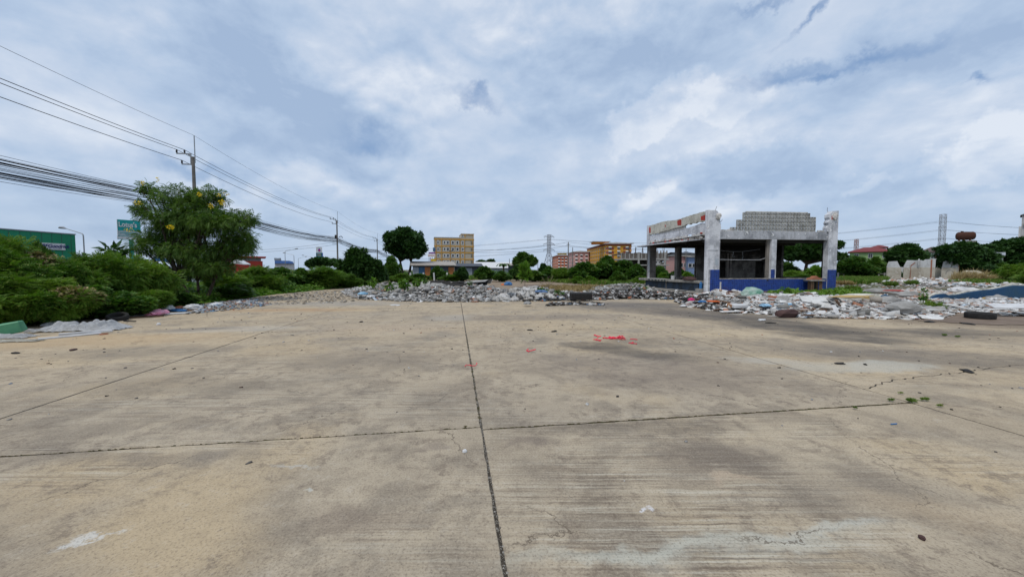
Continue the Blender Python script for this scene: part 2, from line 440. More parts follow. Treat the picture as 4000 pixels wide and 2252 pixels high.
    S(3500, 1300, 2.0, .8, -.3, .5, soot, .55); S(3850, 1298, 1.9, .55, -.2, .4, soot, .55)
    S(2780, 1225, 3.0, 1.2, -.4, .5, (.09, .08, .075), .7); S(2600, 1200, 4.5, 2.0, -.2, .5, (.12, .105, .09), .62); S(3650, 1400, 2.2, .8, -.2, .6, (.11, .095, .08), .6)
    S(3200, 1360, 2.2, .8, -.4, .6, (.16, .14, .12), .5)
    S(2050, 1240, 3.2, .8, 0.05, .5, (.15, .13, .115), .55); S(2440, 1190, 2.5, 1.5, 0, .5, (.12, .11, .10), .6)
    S(3000, 1405, .75, .28, -.2, .4, (.42, .40, .35), .6); S(3480, 1432, .85, .30, .1, .35, (.42, .41, .36), .75); S(3200, 1430, .8, .25, .1, .4, (.42, .40, .34), .6)
    S(2750, 1790, .55, .28, .15, .6, (.13, .105, .085), .6); S(2500, 1660, 1.0, .18, .12, .5, (.12, .10, .08), .6)
    S(2950, 2140, .75, .09, .14, .8, (.46, .46, .40), .55); S(2450, 2180, .6, .06, .14, .6, (.43, .43, .37), .6); S(3200, 2090, .5, .05, .14, .5, (.44, .44, .39), .5)
    S(2840, 1880, .16, .06, -.5, .4, (.42, .33, .24), .7); S(3350, 1920, .8, .3, .1, .6, (.19, .16, .125), .6); S(3700, 2000, .5, .2, -.2, .6, (.42, .33, .22), .5)
    S(2080, 1730, .14, .10, 0, .5, (.15, .12, .10), .6); S(1690, 1745, .16, .07, 0, .5, (.16, .13, .11), .6)
    S(1390, 2040, .35, .16, -.2, .6, (.19, .15, .115), .55); S(1450, 1400, 1.3, .5, .1, .6, (.19, .16, .125), .55); S(800, 1500, 1.4, .35, .1, .6, (.19, .16, .12), .5)
    S(700, 1790, .5, .12, 0, .6, (.15, .13, .11), .5); S(300, 1800, .7, .14, .1, .6, (.17, .14, .11), .5); S(560, 1370, 1.5, .5, .1, .5, (.18, .155, .125), .55)
    S(900, 1285, 1.6, .5, .2, .4, (.46, .42, .36), .5); S(760, 1285, 1.0, .35, .3, .4, (.13, .12, .11), .5); S(300, 1330, 3.0, .8, .1, .5, (.46, .33, .19), .6)
    S(1160, 1920, .05, .025, .3, .3, (.47, .47, .42), .9); S(280, 2130, .055, .02, 0, .5, (.55, .54, .50), .85); S(1120, 1825, .13, .03, .1, .5, (.45, .44, .40), .6)
    S(2535, 1985, .022, .016, 0, .6, (.6, .6, .62), .9); S(1550, 1280, 2.0, .7, 0, .5, (.46, .36, .25), .5)
    S(1760, 1240, .8, .9, 0, .5, (.46, .42, .35), .5)
    S(1290, 1185, 3.2, 1.3, 0, .5, (.30, .285, .26), .6); S(1150, 1210, 2.5, .6, .1, .5, (.40, .25, .13), .6)
    S(3950, 1265, 3.0, 1.3, -.2, .5, (.13, .095, .07), .7)
    # hairline cracks
    vd = t.new('ShaderNodeTexVoronoi', feature='DISTANCE_TO_EDGE'); t.put(vd.inputs['Vector'], t.vm('ADD', pos, t.vm('ADD', t.vm('SCALE', wv2, .9), t.vm('SCALE', wv, .8)))); vd.inputs['Scale'].default_value = .33
    ck = t.m('MULTIPLY', t.mr(vd.outputs['Distance'], .0028, .0010, 0, 1), t.mr(t.noise(t.mapping(pos, (3, 9, 0)), .9, 3, .5), .47, .56, 0, .75))
    c = t.mix(ck, c, (.10, .078, .056))
    # speckle: pits and grains
    g1 = t.noise(pos, 62, 3, .7); g2 = t.noise(pos, 17, 5, .7); v1 = t.vor(t.vm('ADD', pos, t.vm('SCALE', wv2, .05)), 34)
    c = t.mix(t.mr(g1, .50, .70, 0, .55), c, (.11, .088, .068))
    c = t.mix(t.mr(g1, .46, .30, 0, .30), c, (.50, .44, .35))
    c = t.mix(t.m('MULTIPLY', t.mr(g2, .56, .70, 0, .55), t.mr(med, .35, .6, .3, 1)), c, (.14, .11, .085))
    c = t.mix(t.mr(g2, .42, .28, 0, .35), c, (.48, .42, .33))
    c = t.mix(t.m('MULTIPLY', t.mr(v1, .12, .05, 0, 1), t.mr(t.noise(pos, 6, 3, .6), .55, .68, 0, .8)), c, (.07, .055, .045))
    c = t.mix(1.0, c, t.ramp(t.new('ShaderNodeObjectInfo').outputs['Random'], [(0, (.93, .93, .95)), (1, (1.05, 1.03, 1.0))]), 'MULTIPLY')
    t.put(p.inputs['Base Color'], c)
    p.inputs['Roughness'].default_value = .88; p.inputs['Specular IOR Level'].default_value = .25
    h = t.m('ADD', t.m('MULTIPLY', g1, .25), t.m('MULTIPLY', g2, .8))
    h = t.m('ADD', h, t.m('MULTIPLY', t.m('MULTIPLY', msk, t.m('ADD', st, st2)), .9))
    t.put(p.inputs['Normal'], t.bump(h, .55, .012))
    return m
M_CONC = concrete_mat()
M_JOINT = mat('joint_gravel', (.045, .037, .028), .95, vscale=30, col2=(.085, .07, .052), bump=.8, bscale=90, coord='W')

bed = MB()
for (v0, v1, w0, w1) in [(-12.6, 33, -3.5, 60)]:
    bed.add([VW(v0, w0) + (-.0045,), VW(v1, w0) + (-.0045,), VW(v1, w1) + (-.0045,), VW(v0, w1) + (-.0045,)], [(0, 1, 2, 3)])
yard = bed.build('yard_pavement', M_JOINT, kind='structure')

def vjag(v, w0, w1, amp, step=.12):
    n = max(2, int((w1 - w0) / step)); return [(v + R_.uniform(-amp, amp) * (0 if i in (0, n) else 1), w0 + (w1 - w0) * i / n) for i in range(n + 1)]
def wjag(w_, v0, v1, amp, step=.12, crack=None):
    n = max(2, int(abs(v1 - v0) / step)); return [(v0 + (v1 - v0) * i / n, w_ + R_.uniform(-amp, amp) * (0 if i in (0, n) else 1)) for i in range(n + 1)]
def slab(poly):
    pts = [VW(*q) for q in poly]
    mb = MB(); n = len(pts)
    zc = R_.uniform(-.001, .001)
    # chamfered rim
    cx = sum(p[0] for p in pts) / n; cy = sum(p[1] for p in pts) / n
    inn = []
    for x, y in pts:
        d = math.hypot(x - cx, y - cy); k = 1 - .006 / d; inn.append((cx + (x - cx) * k, cy + (y - cy) * k, zc))
    mb.v = inn + [(x, y, zc - .006) for x, y in pts] + [(x, y, -.12) for x, y in pts]
    mb.f = [tuple(range(n))] + [(i, (i + 1) % n, n + (i + 1) % n, n + i) for i in range(n)] + [(n + i, n + (i + 1) % n, 2 * n + (i + 1) % n, 2 * n + i) for i in range(n)]
    return mb.build('concrete_slab', M_CONC, yard)
def slab_rect(v0, v1, w0, w1, gl=.006, gr=.006, gb=.006, gt=.006, amp=.004, step=.12):
    v0 += gl; v1 -= gr; w0 += gb; w1 -= gt
    P_ = wjag(w0, v0, v1, amp, step)[:-1] + vjag(v1, w0, w1, amp, step)[:-1] + wjag(w1, v1, v0, amp, step)[:-1] + [(a, b) for a, b in vjag(v0, w0, w1, amp, step)[::-1]][:-1]
    return slab(P_)
def slab_cracked(v0, v1, w0, w1, path, g=.004, gl=.006, gr=.006, gb=.006, gt=.006, amp=.004):
    """path: crack from the left edge to the right edge, (v,w) points"""
    v0 += gl; v1 -= gr; w0 += gb; w1 -= gt
    pp = []
    for a, b in zip(path[:-1], path[1:]):
        n = max(2, int(abs(b[0] - a[0]) / .09))
        for i in range(n): pp.append((a[0] + (b[0] - a[0]) * i / n, a[1] + (b[1] - a[1]) * i / n + R_.uniform(-.035, .035)))
    pp.append(path[-1]); pp[0] = (v0, pp[0][1]); pp[-1] = (v1, pp[-1][1])
    lo = wjag(w0, v0, v1, amp) + [(v1, pp[-1][1] - g)] + [(a, b - g) for a, b in pp[::-1]][1:]
    hi = [(a, b + g) for a, b in pp] + wjag(w1, v1, v0, amp)
    slab(lo); slab(hi)
JC = .0085
# columns: (v0, v1, rows, gap left, gap right)
slab_rect(-4.86, .25, -2.25, 3.78, .010, JC, .006, .009, .006)
slab_cracked(.25, 5.42, -2.25, 3.72, [(.25, -1.2), (1.5, -1.5), (3.5, -1.7), (5.42, -2.0)], gl=JC, gr=.010, gt=.011, amp=.007)
slab_rect(-4.86, .25, 3.78, 10.45, .015, JC, .009, .010, .007)
slab_rect(.25, 5.42, 3.72, 9.75, JC, .012, .011, .008, .007)
slab_rect(-10.0, -4.86, -2.25, 3.9, gr=.012); slab_cracked(-10.0, -4.86, 3.9, 10.7, [(-10.0, 7.0), (-8.2, 7.3), (-6.6, 7.1), (-4.86, 7.6)], g=.002, gr=.013)
slab_rect(5.42, 10.8, -7.5, -1.5, .013); slab_cracked(5.42, 10.8, -1.5, 9.0, [(5.42, 4.25), (6.3, 4.55), (7.5, 4.7), (9.2, 4.95), (10.8, 4.9)], g=.009, gl=.013, gr=.012)
slab_rect(10.8, 16.2, -5, 1, .012); slab_rect(10.8, 16.2, 1, 6.9, .012); slab_rect(10.8, 16.2, 6.9, 13, .012)
rowsL = [10.45, 15.2, 21.0, 27.0, 33, 39, 45]; rowsR = [9.75, 14.8, 20.8, 26.8, 33, 39, 45]
for (a, b_, rows) in [(-12.3, -10.0, [-2.25, 3.9, 10.6] + rowsL[1:]), (-10.0, -4.86, [10.7] + rowsL[1:]), (-4.86, .25, rowsL), (.25, 5.42, rowsR), (5.42, 10.8, [9.0] + rowsR[1:]), (10.8, 16.2, [13, 19, 25, 31, 37, 43]),
                      (16.2, 21.6, [-8, -2, 4, 10, 16, 22, 28, 34]), (21.6, 27, [-8, -2, 4, 10, 16, 22, 28, 34]), (27, 32.4, [-2, 4, 10, 16, 22, 28])]:
    for w0, w1 in zip(rows[:-1], rows[1:]):
        slab_rect(a, b_, w0, w1, .008 if a != .25 else JC, .008 if b_ != .25 else JC, amp=.006, step=.3)

# kerb along the left edge of the yard
M_KERB = mat('kerb_concrete', (.30, .27, .22), .9, vscale=2.5, col2=(.14, .12, .095), bump=.5, bscale=25, coord='W')
kerb = thing('kerb', 'low crumbling concrete kerb between the paved yard and the roadside bushes', 'kerb')
for i in range(20):
    w0 = 2 + i * 2.1
    a, b_ = VW(-12.45, w0), VW(-12.45, w0 + 2.06); mb = MB()
    d = Vector((b_[0] - a[0], b_[1] - a[1], 0)); mb.box(0, d.length, -.09, .09, -.1, .11 + R_.uniform(-.02, .02), .012)
    o = mb.build('kerb_stone', M_KERB, kerb); o.location = (a[0], a[1], 0); o.rotation_euler = (0, 0, math.atan2(d.y, d.x)); bevel(o, .015)

# the road beyond the bushes, with its pavement
M_ASPH = mat('asphalt', (.055, .055, .057), .9, vscale=3, col2=(.075, .073, .07), bump=.3, bscale=60, coord='W')
def strip(name, m, v0, v1, w0, w1, z, **kw):
    return MB().add([VW(v0, w0) + (z,), VW(v1, w0) + (z,), VW(v1, w1) + (z,), VW(v0, w1) + (z,)], [(0, 1, 2, 3)]).build(name, m, **kw)
strip('road', M_ASPH, -44, -27, -40, 400, -.06, kind='structure')
M_LINE = mat('road_paint', (.7, .7, .68), .7, coord='W')
rl = MB()
for k in range(30):
    rl.add([VW(-35.6, -20 + k * 9) + (-.056,), VW(-35.45, -20 + k * 9) + (-.056,), VW(-35.45, -16 + k * 9) + (-.056,), VW(-35.6, -16 + k * 9) + (-.056,)], [(0, 1, 2, 3)])
rl.build('lane_marking', M_LINE, kind='structure')
# bare earth between the yard and the far bushes
M_DIRT = mat('bare_dirt', (.30, .225, .15), .95, vscale=.7, col2=(.15, .115, .085), bump=.5, bscale=6, coord='W')
M_MUD = mat('damp_mud', (.13, .092, .066), .85, vscale=1.5, col2=(.20, .15, .11), bump=.6, bscale=8, coord='W', spec=.3)
def patch(name, pts, z, m, amp=.25, **kw):
    P_ = []
    for a, b_ in zip(pts, pts[1:] + pts[:1]): P_ += jag(a, b_, 8, amp)
    return MB().add([(x, y, z) for x, y in P_], [tuple(range(len(P_)))]).build(name, m, **kw)
patch('dirt_ground', [G(1380, 1103).xy[:], G(2080, 1140).xy[:], G(2450, 1120).xy[:], G(2500, 1098).xy[:], G(2080, 1090).xy[:], G(1500, 1090).xy[:]], .014, M_DIRT, kind='structure')
patch('mud_patch', [G(2010, 1128).xy[:], G(2150, 1145).xy[:], G(2370, 1148).xy[:], G(2480, 1130).xy[:], G(2330, 1112).xy[:], G(2060, 1112).xy[:]], .02, M_MUD, kind='structure')
patch('dirt_bank', [G(3560, 1250).xy[:], G(3740, 1262).xy[:], G(4090, 1275).xy[:], G(4120, 1225).xy[:], G(3800, 1222).xy[:], G(3600, 1235).xy[:]], .012, M_MUD, kind='structure')
# ================================================================== BURNT-OUT KIOSK
def worn_mat(name, base, dark, flake, sc=1.0, soot=None, fl=(.60, .63), grime=.5):
    m = bpy.data.materials.new(name); m.use_nodes = True; t = NT(m.node_tree); t.n.clear()
    o = t.new('ShaderNodeOutputMaterial'); p = t.new('ShaderNodeBsdfPrincipled'); t.l.new(p.outputs[0], o.inputs[0])
    co = t.new('ShaderNodeNewGeometry').outputs['Position']
    a = t.noise(co, 1.3 * sc, 6, .62); b = t.noise(t.mapping(co, sc=(3, 3, .5)), 1.4 * sc, 6, .65)
    c = t.mix(t.mr(a, .42, .62), base, dark)
    c = t.mix(t.mr(b, .5, .72, 0, grime), c, tuple(x * .4 for x in dark))
    c = t.mix(t.mr(t.noise(co, 2.6 * sc, 7, .7, .4), fl[0], fl[1]), c, flake)
    c = t.mix(t.mr(t.noise(co, 14 * sc, 5, .7), .52, .75, 0, .45), c, tuple(x * .45 for x in dark))
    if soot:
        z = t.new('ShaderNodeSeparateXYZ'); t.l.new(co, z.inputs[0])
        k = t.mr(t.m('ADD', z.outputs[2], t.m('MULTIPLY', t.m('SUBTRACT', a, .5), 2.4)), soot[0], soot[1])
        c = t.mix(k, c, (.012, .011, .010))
    t.put(p.inputs['Base Color'], c); p.inputs['Roughness'].default_value = .92; p.inputs['Specular IOR Level'].default_value = .2
    t.put(p.inputs['Normal'], t.bump(t.m('ADD', t.noise(co, 9 * sc, 6, .65), t.mr(t.noise(co, 2.6 * sc, 7, .7, .4), fl[0], fl[1], 0, .8)), .6, .03))
    MATS[name] = m; return m
M_PLAST = worn_mat('weathered_white_plaster', (.64, .65, .68), (.40, .41, .44), (.76, .76, .76))
M_BEAM = worn_mat('grey_stained_concrete', (.46, .47, .50), (.25, .26, .28), (.68, .68, .68), 1.2)
M_STRIP = worn_mat('dirty_cream_plaster', (.58, .56, .49), (.42, .40, .34), (.68, .66, .6), 1.6)
M_ROUGH = worn_mat('exposed_rubble_plaster', (.60, .58, .55), (.32, .30, .27), (.72, .70, .68), 2.5, fl=(.55, .6))
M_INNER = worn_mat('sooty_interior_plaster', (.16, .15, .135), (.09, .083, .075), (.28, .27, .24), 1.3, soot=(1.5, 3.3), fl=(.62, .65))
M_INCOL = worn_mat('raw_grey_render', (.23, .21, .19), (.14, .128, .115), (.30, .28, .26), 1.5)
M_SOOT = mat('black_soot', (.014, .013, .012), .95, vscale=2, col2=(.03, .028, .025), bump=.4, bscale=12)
M_RED = mat('red_paint', (.46, .05, .03), .7, vscale=5, col2=(.32, .04, .03), bump=.3, bscale=30)
M_TILE = mat('blue_glazed_tile', (.008, .042, .27), .3, vscale=2, col2=(.005, .026, .17), spec=.5, rnd=.35, island=True)
M_GROUT = mat('tile_grout', (.07, .14, .38), .9, vscale=3, col2=(.05, .09, .26))
M_BLUEGREY = worn_mat('sooted_blue_paint', (.06, .085, .125), (.045, .055, .065), (.16, .22, .30), 1.2, fl=(.66, .7))
M_SLABGR = worn_mat('counter_concrete', (.33, .31, .28), (.20, .19, .17), (.42, .40, .37), 1.3)
M_RUST = mat('rust', (.085, .035, .022), .9, vscale=5, col2=(.05, .022, .016), bump=.3)
M_STEEL = mat('galvanised_steel', (.34, .36, .38), .5, vscale=2, metal=.4)
M_BLACK = mat('black_rubber', (.012, .012, .012), .8, vscale=8, col2=(.03, .028, .026), bump=.3)
M_WIRE = mat('cable_sheath', (.012, .013, .018), .7)

PHI = math.atan2(25.6 - 24.6, 9.2)
kiosk = thing('ruined_kiosk', 'burnt out roofless concrete kiosk with blue tiled front wall and open breeze block screen', 'ruined building', (12.78, 24.56, 0), PHI)
W_, D_ = 9.2, 8.7
K = kiosk
def ragged(x0, x1, zfun, n, amp, rr):
    return [(x0 + (x1 - x0) * i / n + (rr.uniform(-.4, .4) * (x1 - x0) / n if 0 < i < n else 0), zfun(i / n) + rr.uniform(-amp, amp)) for i in range(n + 1)]
rr = random.Random(11)
bevel(MB().box(-.9, W_ + .9, -.45, D_ + .3, 0, .10).build('floor_slab', M_SLABGR, K), .02)
# corner columns of the front
left_col = [(0, .0), (.74, 0), (.74, 4.14), (.79, 4.3), (.76, 4.5), (.70, 4.62), (.72, 4.8), (.63, 4.95), (.66, 5.1), (.58, 5.26), (.50, 5.38), (.36, 5.44), (0, 5.43)]
c = MB().prism(left_col, 'y', 0, .36).build('corner_column', M_PLAST, K, label='white stained left front column of the kiosk')
half = [(-.18 * math.sin(math.pi * i / 8), .18 - .18 * math.cos(math.pi * i / 8)) for i in range(9)]
MB().prism(half, 'z', .0, 5.45).build('rounded_pier', M_PLAST, c)
right_col = [(8.53, 0), (9.2, 0), (9.2, 5.55), (8.72, 5.52), (8.66, 5.4), (8.52, 5.3), (8.50, 5.1), (8.56, 4.95), (8.44, 4.75), (8.50, 4.6), (8.40, 4.42), (8.42, 4.14), (8.53, 4.12)]
rc = MB().prism(right_col, 'y', 0, .36).build('corner_column', M_PLAST, K, label='right front column with a broken flank and red chip')
def lump(name, cx, cy, cz, sx, sy, sz, m, parent, seed, amt=.25, sub=2, **kw):
    bm = bmesh.new(); bmesh.ops.create_icosphere(bm, subdivisions=sub, radius=1)
    for v in bm.verts:
        n_ = mnoise.noise(v.co * 1.7 + Vector((seed, seed * 2, 0))) * amt * 1.2 + mnoise.cell(v.co * 2.6 + Vector((seed, 0, 3))) * amt * .35 + mnoise.noise(v.co * 6.1 + Vector((seed, 0, 3))) * amt * .5
        v.co = v.co * (1 + n_)
        v.co = Vector((cx + v.co.x * sx, cy + v.co.y * sy, cz + v.co.z * sz))
    me = bpy.data.meshes.new(name); bm.to_mesh(me); bm.free(); me.materials.append(m)
    o = bpy.data.objects.new(name, me); COL.objects.link(o); o.parent = parent
    return tag(o, **kw)
b1 = lump('broken_beam_end', .58, -.02, 5.05, .17, .12, .24, M_ROUGH, c, 3, .35); b2 = lump('broken_beam_end', 8.9, -.02, 5.2, .2, .12, .26, M_ROUGH, rc, 5, .35)
MB().box(.44, .50, -.012, .0, 4.85, 5.05).build('red_chip', M_RED, c); MB().box(8.68, 8.74, -.012, .0, 4.95, 5.2).build('red_chip', M_RED, rc)
MB().box(.42, .66, -.012, -.002, 1.9, 2.32).build('faded_poster', mat('faded_paper', (.30, .36, .42), .8, vscale=8, col2=(.42, .44, .46)), c)
# front beam, sill wall, middle post
fb = MB().prism([(.74, 3.6), (8.53, 3.6), (8.42, 4.12), (6, 4.12), (3, 4.13), (.74, 4.12)], 'y', .03, .33).build('front_beam', M_BEAM, K)
sw = MB().box(.74, 8.53, .04, .30, .10, 1.0).build('sill_wall', M_BEAM, K)
top = MB(); pts = ragged(.74, 8.53, lambda f: 1.03, 60, .012, rr)
top.prism([(.74, .985)] + [(8.53, .985)] + pts[::-1], 'y', .02, .32).build('sill_edge', M_SLABGR, sw)
MB().box(4.42, 4.78, .035, .31, 1.03, 3.6).build('middle_post', M_PLAST, K)
MB().box(4.24, 4.42, .20, .34, 1.03, 3.6).build('door_jamb', M_INCOL, K)
# tiles: laid in real rows over grout
TS = .128
def tile_field(x0, x1, z0, z1, y, skip=None, parent=None):
    mb = MB(); nx = max(1, round((x1 - x0) / TS)); nz = max(1, round((z1 - z0) / TS)); sx = (x1 - x0) / nx; sz = (z1 - z0) / nz
    for i in range(nx):
        for j in range(nz):
            a, b_ = x0 + i * sx, z0 + j * sz
            if skip and skip(a + sx / 2, b_ + sz / 2): continue
            q = .011; o = rr.uniform(0, .003)
            mb.box(a + q, a + sx - q, y - .010 - o, y - .001, b_ + q, b_ + sz - q)
    MB().box(x0, x1, y - .004, y + .004, z0, z1).build('grout_bed', M_GROUT, parent)
    return mb.build('wall_tiles', M_TILE, parent, kind='stuff')
tile_field(.10, .74, .10, 1.60, -.006, None, c)
skipf = lambda x, z: (.80 < x < .93 and .2 < z < .82) or (4.1 < x < 4.25 and .85 < z < .98)
tile_field(.752, 8.52, .10, .985, .034, skipf, sw)
tile_field(4.42, 4.70, 1.04, 1.62, .028)  .parent = K
tile_field(8.54, 9.19, .10, 1.60, -.006, None, rc)
for o in list(COL.objects):
    if o.name.startswith('grout_bed') and o.parent is None: o.parent = K
    if o.name.startswith('wall_tiles') and o.parent is None: o.parent = K
for o, (xa, xb) in ((c, (0.0, .74)),):
    MB().box(-.01, .10, -.014, .004, .10, 1.6).build('edge_strip', M_BEAM, c)
MB().box(4.12, 4.24, .022, .036, .86, .96).build('drain_hole', M_SOOT, sw)
MB().box(.81, .90, .0, .03, .10, .80).build('drain_pipe', M_ROUGH, sw)
for (x, y, z, dx) in ((.62, .1, 4.55, .28), (.66, .2, 4.3, .22), (8.5, .12, 4.5, -.25), (8.6, .2, 5.45, -.1), (.45, .2, 5.4, .1)):
    MB().tube([(x, y, z), (x + dx * .6, y, z + .12), (x + dx, y - .05, z + .32)], .011, 4).build('exposed_rebar', M_RUST, K)
# breeze blocks of the screen
BX, BZ = .435, .247
def block_mesh(bx, bz, m, name='screen_block'):
    mb = MB(); q = .026; d0, d1 = -.075, .075
    mb.box(0, bx, d0, d1, 0, q); mb.box(0, bx, d0, d1, bz - q, bz); mb.box(0, q * .6, d0 + .012, d1, q, bz - q); mb.box(bx - q * .6, bx, d0 + .012, d1, q, bz - q)
    for s in (0, 1):                          # two S scrolls inside the frame
        cx = q + (bx - 2 * q) * (.27 + .46 * s)
        pts = []
        for k in range(9):
            u = k / 8; a = math.pi * 1.5 * u
            pts.append((cx - .07 + .14 * u + .012 * math.sin(u * 12), bz / 2 + .062 * math.sin(u * math.pi * 2.0)))
        for a, b_ in zip(pts[:-1], pts[1:]):
            dx, dz = b_[0] - a[0], b_[1] - a[1]; L = math.hypot(dx, dz); nx, nz = -dz / L * .014, dx / L * .014
            mb.prism([(a[0] - nx, a[1] - nz), (b_[0] - nx, b_[1] - nz), (b_[0] + nx, b_[1] + nz), (a[0] + nx, a[1] + nz)], 'y', d0 + .02, d1 - .01)
    mb.box(bx / 2 - .012, bx / 2 + .012, d0 + .01, d1 - .01, q, bz - q)
    mb.box(q, bx - q, d1 - .035, d1 - .015, q, bz - q) if False else None
    return mb.mesh(name, m)
M_BLOCK = worn_mat('breeze_block', (.54, .53, .50), (.38, .37, .34), (.60, .59, .56), 2)
bme = block_mesh(BX - .006, BZ - .006, M_BLOCK)
rows = [(1.62, 7.78), (1.96, 7.55), (2.18, 7.55), (2.42, 7.50), (2.44, 7.24)]
screen = []
for j, (xa, xb) in enumerate(rows):
    z = 4.135 + j * BZ; x = 2.44
    xs = [x + i * BX for i in range(-3, 13)]
    for x in xs:
        if x + BX * .6 < xa or x + BX * .45 > xb: continue
        link_mesh('screen_block', bme, K, (x + rr.uniform(-.003, .003), .18 + rr.uniform(-.006, .006), z + rr.uniform(-.002, .002)), (0, rr.uniform(-.004, .004), 0))
MB().box(2.62, 7.05, .13, .23, 4.135 + 5 * BZ, 4.135 + 5 * BZ + .06).build('screen_coping', M_BLOCK, K)
for x in (7.86, 8.1):
    MB().box(x, x + .22, .13, .23, 4.13, 4.24, .012).build('broken_block', M_BLOCK, K)
MB().prism([(.78, 4.12), (1.7, 4.12), (1.65, 4.28), (1.45, 4.26), (1.2, 4.2), (.95, 4.22)], 'y', .12, .22).build('broken_block_course', M_ROUGH, K)
# roof slab and interior
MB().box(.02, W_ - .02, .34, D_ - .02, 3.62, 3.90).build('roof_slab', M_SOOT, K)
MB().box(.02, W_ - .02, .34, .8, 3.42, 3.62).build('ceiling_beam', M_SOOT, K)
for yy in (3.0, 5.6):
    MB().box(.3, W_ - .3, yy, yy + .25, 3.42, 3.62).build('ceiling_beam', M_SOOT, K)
inw = MB()
inw.box(2.5, 4.43, 5.2, 5.35, .1, 3.62); inw.box(5.0, 7.48, 5.2, 5.35, .1, 3.62); inw.box(8.3, 9.0, 5.2, 5.35, .1, 3.62)
inw.box(4.43, 5.0, 5.2, 5.35, 2.28, 3.62); inw.box(7.48, 8.3, 5.2, 5.35, 2.28, 3.62)
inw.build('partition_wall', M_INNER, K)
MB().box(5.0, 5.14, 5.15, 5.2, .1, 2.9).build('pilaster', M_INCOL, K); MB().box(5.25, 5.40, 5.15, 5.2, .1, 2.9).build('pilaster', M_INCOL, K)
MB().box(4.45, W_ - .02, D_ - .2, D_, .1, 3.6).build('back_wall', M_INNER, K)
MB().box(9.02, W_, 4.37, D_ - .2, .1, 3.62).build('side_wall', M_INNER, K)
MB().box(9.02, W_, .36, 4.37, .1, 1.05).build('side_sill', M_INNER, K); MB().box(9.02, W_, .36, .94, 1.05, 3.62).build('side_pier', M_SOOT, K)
# back row of posts seen through the open left side
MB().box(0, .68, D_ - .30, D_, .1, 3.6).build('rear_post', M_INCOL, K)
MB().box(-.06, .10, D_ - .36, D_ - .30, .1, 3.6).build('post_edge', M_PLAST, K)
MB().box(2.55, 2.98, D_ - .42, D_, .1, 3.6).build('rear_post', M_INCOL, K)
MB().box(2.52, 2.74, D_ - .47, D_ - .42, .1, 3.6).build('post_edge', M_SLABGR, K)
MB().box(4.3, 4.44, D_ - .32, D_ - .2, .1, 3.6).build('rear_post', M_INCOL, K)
MB().box(.1, 4.45, D_ - .22, D_ - .04, .1, .86).build('rear_sill', M_INNER, K)
MB().box(.02, W_, D_ - .25, D_, 3.5, 3.62).build('rear_lintel', M_SOOT, K)
# pipe and drooping wires in the left opening
MB().tube([(.76, .5, 2.28), (2.5, .5, 2.26), (4.0, .5, 2.27), (4.4, .35, 2.42)], .016, 6).build('conduit_pipe', M_PLAST, K)
MB().tube([(1.4, .9, 2.9), (2.2, .9, 2.82), (3.1, .9, 2.84), (4.3, .9, 3.0)], .008, 4).build('loose_wire', M_STEEL, K)
MB().tube([(2.35, .9, 2.83), (2.33, .9, 2.6), (2.25, .9, 2.5), (2.38, .9, 2.46), (2.45, .9, 2.52)], .012, 4).build('loose_wire', M_STEEL, K)
MB().tube([(3.0, .9, 2.84), (3.06, .9, 2.5), (3.0, .9, 2.3)], .008, 4).build('loose_wire', M_STEEL, K)
MB().tube([(.74, .12, 3.0), (.74 + .001, -.0, 2.86), (.3, -.03, 2.86), (-.12, -.02, 2.86)], .008, 4).build('scored_line', M_SOOT, c)
# left side: parapet, top strip, awning
def side_panel(name, y0, y1, zb, zt, x0, x1, m, n=40, ab=.02, at=.05, **kw):
    lo = ragged(y0, y1, zb, n, ab, rr); hi = ragged(y0, y1, zt, n, at, rr)
    return MB().prism(lo + hi[::-1], 'x', x0, x1).build(name, m, K, **kw)
side_panel('side_parapet', .36, 8.4, lambda f: 3.62, lambda f: 4.02 + .05 * math.sin(f * 22), .02, .16, M_ROUGH, at=.07)
side_panel('parapet_render', .36, 8.4, lambda f: 4.0 + .09 * math.sin(f * 31), lambda f: 4.66 - .10 * f + .05 * math.sin(f * 17), .05, .12, M_PLAST, 44, .05, .03)
st_ = side_panel('parapet_top_strip', .30, 8.5, lambda f: 4.76 + .08 * math.sin(f * 5 + .5) - .06 * f, lambda f: 5.40 + .05 * math.sin(f * 9 + 1), .0, .16, M_STRIP, 46, .05, .035)
for ya, yb, za, zb in ((.36, .95, 4.84, 5.16), (3.35, 3.85, 4.85, 5.25), (5.6, 5.68, 4.95, 5.15), (8.1, 8.48, 4.75, 5.2)):
    MB().prism([(ya, za), (yb, za + .06), (yb + .04, zb), (ya + .1, zb + .05), (ya, zb - .04)], 'x', -.012, -.001).build('red_patch', M_RED, st_)
for ya, za in ((.9, 4.05), (4.9, 3.82), (5.6, 3.80), (7.6, 3.85)):
    lump('red_plaster_chip', .0, ya, za, .05, .16, .07, M_RED, K, ya, .4, 1)
bside = block_mesh(.4, .24, M_BLOCK, 'screen_block')
for i in range(9):
    for j in range(1):
        link_mesh('screen_block', bside, K, (.1, 3.0 + i * .42, 4.55 + j * .25), (0, 0, math.pi / 2))
MB().prism([(-.06, 8.38), (.28, 8.38), (.28, 8.7), (-.06, 8.7)], 'z', 3.62, 5.42).build('rear_corner_column', M_PLAST, K)
aw = [(0, .30), (-.12, 1.7), (-.5, 3.5), (-.72, 6), (-.8, 9.0), (.02, 9.0), (.02, .3)]
MB().prism(aw, 'z', 3.60, 3.69).build('awning_slab', M_PLAST, K)
MB().prism([(x * .97, y) for x, y in aw], 'z', 3.585, 3.598).build('awning_soffit', M_SOOT, K)
